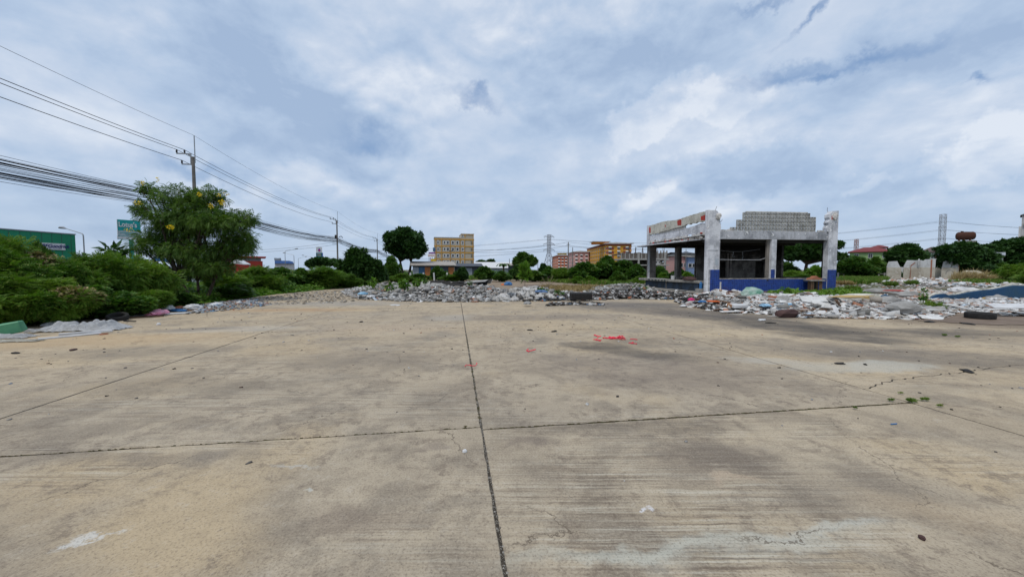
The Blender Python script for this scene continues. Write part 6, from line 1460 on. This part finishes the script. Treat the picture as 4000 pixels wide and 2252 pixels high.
def plant(name, label, cat, loc, meshes, stems=None, group=None, rz=0.0, sc=1.0):
    o = thing(name, label, cat, loc, rz, group); o.scale = (sc,) * 3 if not isinstance(sc, tuple) else sc
    for nm, me in meshes: link_mesh(nm, me, o)
    if stems: link_mesh('stem', stems, o)
    return o
# shrub prototypes, unit-ish: radius ~1, height ~2
def stems_mesh(seed, n=7, h=1.6, sp=.7, r=.035):
    mb = MB()
    for i in range(n):
        a = rv.uniform(0, 6.28); limb(mb, (rv.uniform(-.12, .12), rv.uniform(-.12, .12), -.1), (math.cos(a) * sp * rv.uniform(.3, 1), math.sin(a) * sp * rv.uniform(.3, 1), h * rv.uniform(.6, 1)), r, r * .3)
    return mb.mesh('stem', M_BARK)
PROTO = {}
def proto(key, blobs, n, tm, size, m, seed, droop=.2, sub=9, subr=(.32, .5), extra=None, shell=.45, st=1.5, name='foliage'):
    ms = [(name, crown_mesh(name, blobs, n, tm, size, m, seed, droop, sub=sub, subr=subr, shell=shell))]
    if extra: ms += extra
    PROTO[key] = (ms, stems_mesh(seed, h=st))
proto('leuc', [(0, 0, .95, 1, 1, .95), (.4, .2, 1.35, .6, .6, .6)], 8500, T_FROND, .20, L_LEUC, 1, .25, 12, (.28, .48))
proto('leuc2', [(0, 0, .8, 1.05, .9, .8), (-.5, .1, 1.2, .5, .5, .55), (.3, -.1, 1.45, .4, .4, .5)], 8500, T_FROND, .20, L_LEUC, 2, .3, 12, (.28, .45))
proto('mid', [(0, 0, .9, 1, 1, .9), (.3, .3, 1.3, .6, .6, .6)], 6500, T_SPRIG, .17, L_MID, 3, .1, 12, (.26, .45))
proto('mid2', [(-.2, 0, .8, .95, .9, .8), (.35, 0, 1.15, .65, .6, .75)], 6500, T_SPRIG, .17, L_MID, 4, .1, 12, (.26, .45))
proto('dark', [(0, 0, .95, 1, 1, .95), (0, 0, 1.4, .55, .55, .55)], 7000, T_SPRIG, .16, L_DARK, 5, .15, 13, (.25, .42))
proto('bright', [(0, 0, .7, .95, .95, .75), (.2, .1, 1.2, .5, .5, .55), (-.3, 0, 1.3, .35, .35, .5)], 2600, T_SPRIG, .26, L_BRIGHT, 6, .1, 9, (.3, .5))
_dr = crown_mesh('dry_vines', [(-.2, -.2, 1.15, .75, .75, .75)], 1300, T_SPRIG, .13, L_DRY, 7, .9, sub=7, subr=(.2, .35))
proto('dryleuc', [(0, 0, .95, 1, 1, .95), (.2, .2, 1.5, .5, .5, .45)], 7500, T_FROND, .20, L_LEUC, 8, .3, 12, (.28, .48), [('dry_vines', _dr)])
def shrub(kind, px, hw, pytop, Y, label, sy=1.0, group=None, cat='shrub', fat=1.0, zb=0.0):
    """placed by centre column, half width (px), top row and distance"""
    kk = Y / 1475; r = hw * kk; p = A(px, 1053, Y); top = A(px, pytop, Y).z - zb
    ms, st = PROTO[kind]; natural = 2.22
    o = plant({'dark': 'dark_shrub', 'bright': 'leafy_shrub', 'mid': 'green_bush', 'mid2': 'green_bush'}.get(kind, 'feathery_shrub'), label, cat, (p.x, Y, zb - .05), ms, st, group, rv.uniform(0, 6.28), (r / 1.15 * fat, r / 1.15 * fat * sy, top / natural))
    return o
GL = 'bushes along the left kerb'
for kind, px, hw, top, Y, lb in [
    ('dryleuc', -70, 230, 905, 9.5, 'tall bush with dry vines cut by the left edge'),
    ('dryleuc', 70, 150, 885, 10.5, 'bush with brown dead vines at its crown near the left edge'),
    ('mid', 150, 55, 900, 12.0, 'tall pointed bush top reaching over the green shop board'),
    ('leuc2', 300, 130, 950, 11.5, 'feathery green bush right below the green shop'),
    ('leuc', 430, 130, 965, 12.6, 'bright feathery bush beside the thin seedling'),
    ('leuc2', 560, 120, 962, 13.6, 'feathery bush just left of the black car'),
    ('leuc', 20, 180, 1050, 8.9, 'low dense bush at the far left above the green container'),
    ('dryleuc', 220, 150, 1060, 9.7, 'low bush overhanging the translucent sheeting'),
    ('mid2', 400, 140, 1090, 10.9, 'low bush behind the left tyre'),
    ('leuc2', 545, 110, 1100, 12.5, 'low bush behind the pink bag'),
    ('mid', 665, 90, 1105, 15.0, 'low weedy bush left of the flowering tree'),
    ('mid2', 900, 120, 1095, 20, 'low bush right of the flowering tree trunk'),
    ('leuc', 880, 110, 1055, 23, 'feathery bush behind the right side of the flowering tree'),
    ('leuc', 1010, 95, 1030, 25, 'green bush below the red shop'),
    ('mid', 1100, 80, 1030, 28, 'dark bush below the blue roofed hall'),
    ('mid2', 1175, 80, 1034, 30, 'green bush below the distant street lamps'),
    ('leuc', 1265, 90, 1032, 31, 'light feathery bush below the petrol price sign'),
    ('leuc2', 1350, 70, 1058, 33, 'low light bush in front of the dense round bush'),
    ('mid', 1530, 40, 985, 47, 'tall light green bush between dense bush and round tree'),
    ('leuc2', 1570, 60, 1060, 45, 'low scrub under the round tree')]:
    shrub(kind, px, hw, top, Y + (1.5 if px < 700 else 1.0), lb, group=GL)
shrub('dark', 1405, 92, 948, 38, 'large dense dark round bush right of the second pole', cat='bush'); shrub('dark', 1470, 60, 1000, 39, 'shoulder of dark foliage right of the large dense bush', cat='bush')
GM = 'shrubs along the far side of the yard'
for kind, px, hw, top, Y, lb in [
    ('mid', 1640, 50, 1062, 50, 'low shrub among the white boundary posts'), ('mid2', 1712, 38, 1028, 54, 'small tree like shrub before the coloured shed'), ('dark', 1805, 38, 1035, 50, 'dark upright shrub right of the white posts'), ('leuc', 1760, 50, 1068, 50, 'low light shrub left of the dark upright one'),
    ('mid', 1895, 48, 1030, 51, 'green shrub with a pointed top below the pale hall'), ('mid2', 1960, 45, 1050, 50, 'low green shrub left of the banana plant'), ('dark', 2020, 38, 1022, 54, 'slim dark shrub in the middle of the far row'), ('mid', 2085, 55, 1048, 50, 'broad low shrub under the tall far tree'),
    ('mid2', 2145, 50, 1030, 54, 'green shrub below the distant pylon'), ('leuc', 2200, 55, 1040, 50, 'light feathery shrub left of the big bush'), ('dark', 2125, 30, 1021, 80, 'small dark shrub beside the salmon block'),
    ('mid', 2290, 75, 1010, 45, 'left mass of the big bush before the pink block'), ('mid2', 2370, 85, 985, 47, 'highest mass of the big bush before the orange hostel'), ('mid', 2440, 70, 1002, 46, 'right mass of the big bush before the orange hostel'), ('mid2', 2490, 60, 1020, 44, 'shoulder of the big bush beside the kiosk'),
    ('bright', 2260, 30, 1070, 43, 'small bright leafy shrub at the left foot of the big bush'), ('bright', 2305, 32, 1068, 43, 'second bright leafy shrub at the foot of the big bush'), ('mid', 2415, 36, 1050, 40, 'roundish yellow green shrub in the grass before the big bush'), ('leuc', 2500, 40, 1072, 38, 'low shrub at the left corner of the kiosk'),
    ('mid', 2575, 35, 1028, 46, 'shrub seen through the leftmost opening of the kiosk'), ('bright', 2588, 26, 1052, 41, 'bright leafy shrub seen through the leftmost opening of the kiosk'), ('bright', 2690, 35, 1048, 41, 'bright leafy shrub seen through the middle opening of the kiosk'), ('mid2', 2650, 40, 1040, 50, 'green shrub behind the thin post of the kiosk'),
    ('bright', 3180, 48, 1018, 41, 'tall bright leafy shrub framed by the right opening of the kiosk'), ('leuc', 3090, 60, 1050, 41, 'low feathery shrub framed by the right opening of the kiosk'), ('leuc2', 3130, 70, 1062, 38, 'low green growth at the sill of the right opening'), ('mid', 3060, 60, 1010, 52, 'rounded green bush behind the left edge of the right opening')]:
    shrub(kind, px, hw, top, Y, lb, group=GM)
GR = 'bushes at the right side of the site'
for kind, px, hw, top, Y, lb in [
    ('mid', 3335, 75, 988, 62, 'rounded mid green bush right of the kiosk'), ('mid2', 3425, 55, 990, 66, 'green bush below the red roofed house'), ('dark', 3300, 45, 1012, 70, 'dark bush behind the fence right of the kiosk'), ('mid', 3475, 40, 1030, 64, 'low green bush left of the broken blocks'),
    ('dark', 3630, 60, 1012, 66, 'dark foliage rising behind the widest broken block'), ('dark', 3840, 90, 1018, 60, 'dark bush right of the block with the ring mark'), ('bright', 3945, 70, 1030, 50, 'bright green bush behind the dry grass'), ('leuc', 4010, 75, 1020, 42, 'bright feathery bush cut by the right edge'),
    ('mid2', 3880, 50, 1000, 64, 'light green bush beside the half hidden white house'), ('dark', 3985, 70, 1005, 62, 'dark bush above the bright feathery one'), ('leuc2', 4080, 90, 1035, 36, 'feathery bush beyond the right edge')]:
    shrub(kind, px, hw, top, Y, lb, group=GR)

# trees
def tree(name, label, cat, loc, trunk_h, trunk_r, blobs, n, tm, size, m, seed, droop=.2, sub=12, subr=(.25, .42), shell=.5, lean=(0, 0), extra=None, forks=1):
    o = thing(name, label, cat, loc); mb = MB(); top = Vector((lean[0], lean[1], trunk_h))
    for f in range(forks):
        b0 = Vector(((f - (forks - 1) / 2) * trunk_r * 1.6, 0, -.1)); tp = top + Vector(((f - (forks - 1) / 2) * trunk_r * 5, 0, 0))
        limb(mb, b0, tp, trunk_r / (forks ** .5), trunk_r * .6 / (forks ** .5), .08)
        for b in blobs[f::forks] if len(blobs) >= forks else blobs:
            for k in range(4): limb(mb, tp, (b[0] + rv.uniform(-.6, .6) * b[3], b[1] + rv.uniform(-.6, .6) * b[4], b[2] + rv.uniform(-.4, .6) * b[5]), trunk_r * .4, trunk_r * .08, .15)
    mb.build('trunk', M_BARK, o, smooth=True); link_mesh('crown', crown_mesh('crown', blobs, n, tm, size, m, seed, droop, sub=sub, subr=subr, shell=shell), o)
    if extra: link_mesh(extra[0], extra[1], o)
    return o
# flowering tree at the left, close by
fp = A(770, 1053, 19.0); k19 = 19 / 1475
def fb_(px, py, rx, rz_, dy=0.0, ry=None): return ((px - 770) * k19, dy, 1.6 + (1053 - py) * k19, rx * k19, (ry or rx) * k19, rz_ * k19)
blobs = [fb_(760, 850, 150, 95), fb_(665, 890, 100, 75, .4), fb_(590, 820, 42, 34, -.3), fb_(890, 880, 95, 70, -.3), fb_(960, 850, 45, 40, .2), fb_(700, 760, 85, 45), fb_(800, 770, 70, 45, .3), fb_(760, 980, 160, 60, .2), fb_(900, 960, 95, 60, .3), fb_(600, 960, 95, 45, .1), fb_(590, 735, 32, 26), fb_(960, 940, 40, 60, 0), fb_(690, 1040, 60, 30, .5), fb_(850, 1040, 90, 40, -.4), fb_(760, 1060, 70, 35, .5), fb_(560, 920, 50, 28, .2)]
yel = crown_mesh('blossom', [fb_(855, 775, 9, 8, -1.0), fb_(915, 800, 10, 10, -.6), fb_(655, 810, 11, 8, -1.4), fb_(895, 818, 8, 8, -1.0), fb_(618, 906, 13, 6, -1.4), fb_(805, 902, 14, 9, -1.9), fb_(605, 722, 6, 10, -.4), fb_(660, 712, 5, 12, -.4), fb_(910, 762, 9, 7, -.3), fb_(885, 768, 7, 6, -.3)], 480, T_LEAF, .065, L_YEL, 55, 0, sub=1, subr=(.6, .7))
tree('flowering_tree', 'bushy tree with feathery leaves and yellow blossoms beside the left kerb', 'tree', (fp.x, 19.0, -.05), 1.15, .17, blobs, 16500, T_FROND, .25, L_SENNA, 77, .45, 13, (.22, .42), .35, (0, 0), ('blossom', yel), 3)
# thin seedling poking up beside it
sp_ = A(440, 1053, 17.5); se = thing('palm_like_seedling', 'thin dark seedling with drooping fronds left of the flowering tree', 'sapling', (sp_.x, 17.5, -.05)); zt2 = A(440, 975, 17.5).z
MB().tube([(0, 0, 0), (.03, 0, zt2)], [.03, .015], 5).build('stem', M_BARK, se); link_mesh('leaves', crown_mesh('leaves', [(.1, 0, zt2, .42, .42, .2)], 60, T_LEAF, .42, L_DARK, 9, .5, sub=3), se)
# round rain tree and others
def ktree(px, pyc, Y, bl, name, label, n, size, m, seed, tm=T_SPRIG, th=None, tr=.3, forks=1, **kw):
    kk = Y / 1475; p = A(px, 1053, Y); bs = [((a - px) * kk, dy, 1.6 + (1053 - b) * kk, rx * kk, rx * kk * .9, rz_ * kk) for a, b, rx, rz_, dy in bl]
    return tree(name, label, 'tree', (p.x, Y, -.05), th if th else 1.6 + (1053 - pyc) * kk, tr, bs, n, tm, size, m, seed, forks=forks, **kw)
ktree(1585, 1020, 70, [(1588, 950, 88, 55, 0), (1590, 935, 72, 40, 0), (1545, 960, 48, 36, 1), (1630, 970, 46, 45, -1), (1585, 985, 75, 28, 0), (1580, 905, 42, 18, 0), (1530, 925, 30, 20, 0)], 'rain_tree', 'big dark round crowned tree standing alone left of the amber banded block', 10500, .55, L_DARK, 101, forks=2, sub=20, subr=(.2, .36), tr=.4)
ktree(1262, 1040, 60, [(1262, 1018, 55, 12, 0), (1240, 1026, 40, 12, 0), (1300, 1026, 50, 9, 0)], 'umbrella_tree', 'flat topped dark tree before the petrol price sign', 3500, .42, L_DARK, 102, tr=.15)
ktree(1215, 1040, 110, [(1215, 1032, 22, 14, 0)], 'far_tree', 'small greyish tree left of the flat topped tree', 700, .6, L_MID, 103, tr=.15)
ktree(2050, 1040, 66, [(2050, 1015, 36, 26, 0), (2042, 998, 22, 14, 0), (2072, 1020, 26, 22, 0), (2025, 1022, 24, 18, 0)], 'far_tree', 'rounded tree with drooping top left of the distant pylon', 5000, .42, L_MID, 104, tr=.2)
ktree(1918, 1040, 150, [(1918, 1022, 14, 9, 0)], 'far_tree', 'tiny tree behind the pale roofed hall, the right one', 500, .8, L_DARK, 105, tr=.15); ktree(1880, 1040, 150, [(1880, 1024, 20, 8, 0)], 'far_tree', 'tiny tree behind the pale roofed hall, the left one', 500, .8, L_DARK, 106, tr=.15)
ktree(3150, 1030, 48, [(3150, 980, 90, 40, 0), (3230, 985, 65, 32, 1), (3090, 985, 55, 35, 0), (3190, 955, 60, 20, 0), (3265, 955, 28, 14, 0), (3265, 1000, 45, 12, 0)], 'spreading_tree', 'dark spreading tree behind the right opening of the kiosk', 9000, .42, L_DARK, 107, tr=.28, subr=(.22, .36))
ktree(3535, 1040, 66, [(3535, 985, 55, 30, 0), (3500, 1000, 40, 25, 0), (3575, 1000, 50, 28, 0), (3535, 1020, 70, 20, 0), (3545, 965, 32, 12, 0)], 'dense_tree', 'dense dark tree behind the leftmost broken block', 8500, .5, L_DARK, 108, tr=.3)
ktree(3765, 1040, 56, [(3765, 990, 80, 38, 0), (3700, 975, 42, 18, 0), (3820, 1000, 60, 38, 0), (3760, 1030, 85, 25, 0), (3715, 1010, 45, 30, 0), (3770, 962, 40, 14, 0)], 'dense_tree', 'broad dark tree in front of the tank stand', 12000, .48, L_DARK, 109, tr=.35)
ktree(3960, 1040, 72, [(3960, 970, 70, 35, 0), (3900, 985, 50, 28, 0), (4040, 965, 80, 45, 0), (3960, 1010, 90, 25, 0), (3925, 955, 40, 18, 0), (4000, 945, 50, 20, 0), (3860, 965, 35, 10, 0)], 'dense_tree', 'high dark tree mass at the right edge below the grey apartments', 13000, .55, L_DARK, 110, tr=.4)
# banana plant
bp = A(1967, 1053, 60); bn = thing('banana_plant', 'banana plant with arching torn leaves before the pale roofed hall', 'banana plant', (bp.x, 60, 0)); MB().tube([(0, 0, 0), (0, 0, 2.0)], [.16, .1], 7).build('stem', M_BARK, bn)
for i in range(9):
    a = i * .72; mb = MB(); pts = []
    for k in range(5): u = k / 4; pts.append((math.cos(a) * 1.25 * u, math.sin(a) * 1.0 * u, 2.0 + .75 * math.sin(u * 2.6) - .25 * u))
    for p0_, p1_ in zip(pts[:-1], pts[1:]):
        wv = .17; mb.add([(p0_[0] - math.sin(a) * wv, p0_[1] + math.cos(a) * wv, p0_[2] - .04), p0_, p1_, (p1_[0] - math.sin(a) * wv, p1_[1] + math.cos(a) * wv, p1_[2] - .04)], [(0, 1, 2, 3)]); mb.add([p0_, (p0_[0] + math.sin(a) * wv, p0_[1] - math.cos(a) * wv, p0_[2] - .04), (p1_[0] + math.sin(a) * wv, p1_[1] - math.cos(a) * wv, p1_[2] - .04), p1_], [(0, 1, 2, 3)])
    mb.build('leaf', L_DARK, bn)
# saplings growing in the rubble
def sapling(px, py, Y, h, wdt, m, label, n=90, size=.22, tm=T_LEAF, name='sapling', droop=.3):
    p = A(px, py, Y); o = thing(name, label, 'sapling', (p.x, Y, max(0, p.z - .1))); MB().tube([(0, 0, 0), (.02, 0, h * .5), (-.01, 0, h * .92)], [.02, .015, .008], 4).build('stem', M_BARK, o)
    link_mesh('leaves', crown_mesh('leaves', [(0, 0, h * .62, wdt, wdt, h * .38)], n, tm, size, m, int(px), droop, sub=4), o)
sapling(1455, 1120, 22.5, .65, .22, L_BRIGHT, 'yellow green sapling at the left end of the grey heap'); sapling(1580, 1135, 21.5, .72, .3, L_BRIGHT, 'biggest leafy sapling in the left part of the grey heap', 150); sapling(1628, 1118, 23, .55, .22, L_BRIGHT, 'sapling right behind the biggest leafy one')
sapling(1660, 1118, 24, .8, .13, L_MID, 'thin sapling left of the roofing sheets', 60, .16); sapling(1520, 1135, 21.5, .5, .2, L_MID, 'low weak sapling left of the biggest leafy one', 60); sapling(1835, 1118, 24, .5, .14, L_MID, 'small weed amid the roofing sheets', 50, .14)
sapling(2050, 1116, 27, 1.5, .2, L_BRIGHT, 'tall narrow clump of reed like grass at the right end of the grey heap', 120, .6, T_BLADE, 'reed_clump', 0); sapling(2115, 1150, 21, .42, .4, L_MID, 'leafy weed on the heap of pale stones', 130); sapling(2180, 1152, 21, .30, .3, L_MID, 'low weed right of the pale stones', 90, .18); sapling(2020, 1140, 22, .25, .12, L_BRIGHT, 'tiny bright weed left of the pale stones', 30, .12)
sapling(3605, 1190, 15.5, .85, .13, L_MID, 'tall thin weed growing out of the board heap', 70, .13); sapling(3605, 1215, 14.6, .28, .36, L_BRIGHT, 'low green weed in front of the tall thin one', 110, .14); sapling(3640, 1222, 14.2, .2, .26, L_GRASS, 'yellowing grass tuft right of the low green weed', 50, .3, T_BLADE, 'grass_tuft', 0)
p = A(2140, 1125, 25); dt = thing('dead_sapling', 'leafless pale forked sapling behind the pale stones', 'sapling', (p.x, 25, .1)); mb = MB(); limb(mb, (0, 0, 0), (.02, 0, .35), .035, .03)
for a, L in ((-.9, .75), (-.45, 1.0), (0, .95), (.35, 1.1), (.8, .85), (.6, .6)):
    e = (math.sin(a) * L, rv.uniform(-.2, .2), .35 + math.cos(a) * L * .75); limb(mb, (.02, 0, .33), e, .018, .006, .1)
    for q in range(3): limb(mb, (e[0] * (.5 + .15 * q), e[1] * .5, .35 + (e[2] - .35) * (.5 + .15 * q)), (e[0] * (.7 + .15 * q) + rv.uniform(-.15, .15), e[1], e[2] * (.8 + .1 * q) + rv.uniform(-.05, .15)), .008, .003, .1, 3)
mb.build('branches', M_TWIG, dt)
# ground-hugging growth
def cover(name, poly, n, tm, size, m, seed, label, zf=None, tilt=.35, cat='grass', hgt=0.0, upf=1.0):
    rg = np.random.default_rng(seed); q = random.Random(seed); T = []
    xs = [p[0] for p in poly]; ys = [p[1] for p in poly]
    while len(T) < n:
        x, y = q.uniform(min(xs), max(xs)), q.uniform(min(ys), max(ys))
        if in_poly(x, y, poly) and (mnoise.noise(Vector((x * .8, y * .8, seed))) > -.25 or q.random() < .25):
            de = min(1, dist_edge(x, y, poly) / .5); T.append((x, y, (zf(x, y) if zf else 0) + q.random() * hgt * de * (.5 + .9 * max(0, mnoise.noise(Vector((x * 1.1, y * 1.1, seed + 3)))) )))
    T = np.array(T); S = size * rg.uniform(.5, 1.3, n)
    V, Fq = inst(tm[0], tm[1], rotz_rand(rg, n, tilt), T, S)
    o = bpy.data.objects.new(name, np_mesh(name, V, Fq, m)); COL.objects.link(o); return tag(o, label, cat, kind='stuff')
cover('creeper', gp((2985, 1185), (3080, 1188), (3150, 1178), (3260, 1168), (3420, 1160), (3400, 1150), (3290, 1140), (3060, 1150)), 7000, T_SPRIG, .15, L_BRIGHT, 61, 'bright green creeper spreading between the tiled wall and the board heap', lambda x, y: hC.z(x, y) + .05, .4, 'creeper', .42)
left_edge = [VW(-12.2, 3), VW(-12.2, 15), VW(-12.25, 25), VW(-12.3, 44), VW(-18, 44), VW(-18, 3)]
cover('roadside_grass', left_edge, 15000, T_BLADE, .42, L_GRASS, 62, 'rough green grass behind the left kerb', None, .3, 'grass', .1)
cover('kerbside_weeds', [VW(-11.9, 13), VW(-11.7, 24), VW(-11.2, 40), VW(-15.2, 40), VW(-14.2, 11)], 15000, T_SPRIG, .17, L_BRIGHT, 63, 'low weeds spilling over the left kerb', None, .4, 'weeds', .55)
cover('roadside_scrub', [VW(-13, 4), VW(-13, 44), VW(-27, 60), VW(-27, 4)], 14000, T_SPRIG, .28, L_MID, 64, 'tangled low scrub between the bushes and the road', None, .4, 'scrub', .9)
cover('far_grass', gp((1420, 1102), (1800, 1095), (2080, 1092), (2060, 1085), (2000, 1078), (1400, 1078)), 9000, T_BLADE, .62, L_GRASS, 65, 'long grass along the far edge of the yard', None, .3, 'grass', .15)
cover('meadow_grass', gp((2080, 1096), (2200, 1106), (2330, 1114), (2520, 1120), (2620, 1110), (2620, 1085), (2100, 1082)), 13000, T_BLADE, .48, L_GRASS, 66, 'yellowish green grass before the big bush', None, .3, 'grass', .08)
cover('far_scrub', gp((1420, 1084), (2620, 1084), (2620, 1072), (1420, 1072)), 13000, T_SPRIG, .5, L_MID, 67, 'mass of low green scrub behind the far shrubs', None, .4, 'scrub', 1.5)
cover('corner_weeds', gp((2440, 1143), (2520, 1145), (2560, 1132), (2500, 1122), (2450, 1128)), 2200, T_SPRIG, .16, L_MID, 68, 'green weeds by the left corner of the counter', None, .4, 'weeds', .35)
cover('right_grass', gp((3275, 1108), (3380, 1112), (3470, 1100), (3470, 1086), (3290, 1084)), 5000, T_BLADE, .6, L_GRASS, 69, 'green grass between the kiosk and the broken wall blocks', None, .3, 'grass', .1)
cover('right_scrub', gp((3240, 1086), (4200, 1098), (4300, 1078), (3240, 1074)), 9000, T_SPRIG, .5, L_MID, 70, 'low scrub behind the broken wall blocks', None, .4, 'scrub', 1.2)
cover('right_weeds', gp((3700, 1108), (3780, 1112), (4050, 1112), (4150, 1098), (3900, 1094)), 3500, T_BLADE, .5, L_GRASS, 71, 'weeds around the dry grass at the right', None, .35, 'weeds', .2)
for i, (px, py, w_, lb) in enumerate([(3300, 1112, 35, 'brownish low weed tuft right of the kiosk corner'), (3480, 1118, 30, 'olive weed tuft on the bare ground before the blocks'), (3560, 1112, 30, 'olive weed tuft in front of the widest block'), (3330, 1140, 25, 'low weed tuft beside the tiled corner')]):
    p = G(px, py); o = thing('weed_tuft', lb, 'weeds', (p.x, p.y, -.02)); k_ = p.y / 1475; link_mesh('leaves', crown_mesh('leaves', [(0, 0, .15, w_ * k_, .5, .2)], 380, T_BLADE, .3, L_STRAW if i == 0 else L_GRASS, 80 + i, 0, sub=3), o)
# dry grass clump at the right
dg_ = A(3800, 1053, 46); o = thing('dry_grass_clump', 'large clump of straw coloured dry grass bent over at the right', 'dry grass', (dg_.x, 46, -.05)); kk = 46 / 1475
rg = np.random.default_rng(5); n = 3600; u = rg.uniform(-1, 1, n)
T = np.stack([u * 88 * kk * .9, rg.uniform(-.9, .5, n), np.zeros(n)], 1)
def stalk(): return np.array([(0, -.012, 0), (0, .012, 0), (.55, .01, .10), (.55, -.01, .10), (1, 0.004, -.06), (1, -.004, -.06)]), np.array([(0, 1, 2, 3), (3, 2, 4, 5)])
dd = np.stack([.55 + rg.normal(0, .45, n), rg.normal(0, .25, n), .62 + rg.normal(0, .25, n)], 1); dd[u < -.6, 2] += 1.0; dd[u > .2, 2] *= .45
T[:, 2] = np.maximum(0, rg.uniform(-.2, .75, n) * (1 - np.abs(u)) ** .5)
V, Fq = inst(*stalk(), basis(dd, np.tile([0, 0, 1.0], (n, 1)) + rg.normal(0, .3, (n, 3))), T, rg.uniform(.6, 1.5, n)); link_mesh('straw', np_mesh('straw', V, Fq, L_STRAW), o)
cover('verge_weeds', gp((860, 1172), (1000, 1156), (1150, 1143), (1300, 1128), (1440, 1116), (1500, 1100), (1300, 1096), (1000, 1110), (850, 1140)), 22000, T_SPRIG, .2, L_BRIGHT, 74, 'bright low green weeds along the left verge', None, .4, 'weeds', .7)
cover('rubble_weeds', [VW(-5, 24), VW(-1, 25), VW(2, 27), VW(-3, 31), VW(-7, 29)], 700, T_SPRIG, .13, L_MID, 72, 'small weeds rooted among the grey rubble', lambda x, y: hA.z(x, y) + .03, .4, 'weeds', .12)
cover('mud_grass', gp((2080, 1140), (2300, 1142), (2420, 1135), (2350, 1120), (2120, 1120)), 1100, T_BLADE, .28, L_STRAW, 73, 'thin olive grass on the damp earth behind the pale stones', None, .3, 'grass', .05)
# moss and little weeds in the joints
wj = []
for px, py, s, lb in [(3560, 1572, .05, 'small green weed at the right joint crossing'), (3610, 1566, .042, 'weed tuft where the crack joint meets the long joint'), (3480, 1568, .032, 'weed sprouting left of the joint crossing'), (3340, 1598, .025, 'low weed in the cross joint at the right'), (3690, 1312, .05, 'thin grass line in the far right joint'), (3740, 1318, .045, 'grass tuft further along the far right joint'), (3520, 1540, .022, 'tiny weed in the long right joint'), (3670, 1590, .028, 'tiny weed right of the joint crossing'), (1820, 1673, .015, 'tiny dry moss tuft left of the central joint')]:
    p = G(px, py); o = thing('joint_weed', lb, 'weed', (p.x, p.y, -.01), 0, 'weeds in the slab joints'); link_mesh('leaves', crown_mesh('leaves', [(0, 0, s * .35, s * 1.3, s * .5, s * .45)], 70, T_BLADE, s * .8, L_GRASS if 'dry' not in lb else L_DRY, int(px), 0, sub=2), o)
M_MOSS = mat('joint_moss', (.10, .06, .03), .95, vscale=30, col2=(.06, .075, .02), bump=.8, bscale=90)
mv = random.Random(9)
def moss(v0, w0, v1, w1, n, s, label):
    mb = MB()
    for i in range(n):
        u = mv.random(); x, y = VW(v0 + (v1 - v0) * u + mv.uniform(-.008, .008), w0 + (w1 - w0) * u + mv.uniform(-.006, .006)); r = s * mv.uniform(.4, 1.2); mb.box(x - r * 1.6, x + r * 1.6, y - r * .5, y + r * .5, -.03, mv.uniform(0.0, .005), .002)
    tag(mb.build('joint_moss', M_MOSS), label, 'moss', kind='stuff')
moss(-4.8, 3.78, .2, 3.78, 200, .007, 'brown moss in the cross joint left of the central joint'); moss(.3, 3.72, 5.4, 3.72, 280, .009, 'brown moss in the cross joint right of the central joint'); moss(.25, 4, .25, 10, 120, .010, 'moss specks in the far part of the central joint')
moss(.3, 9.75, 5.4, 9.75, 60, .012, 'moss in the second cross joint at the right'); moss(-4.8, 10.45, .2, 10.45, 60, .012, 'moss in the second cross joint at the left')
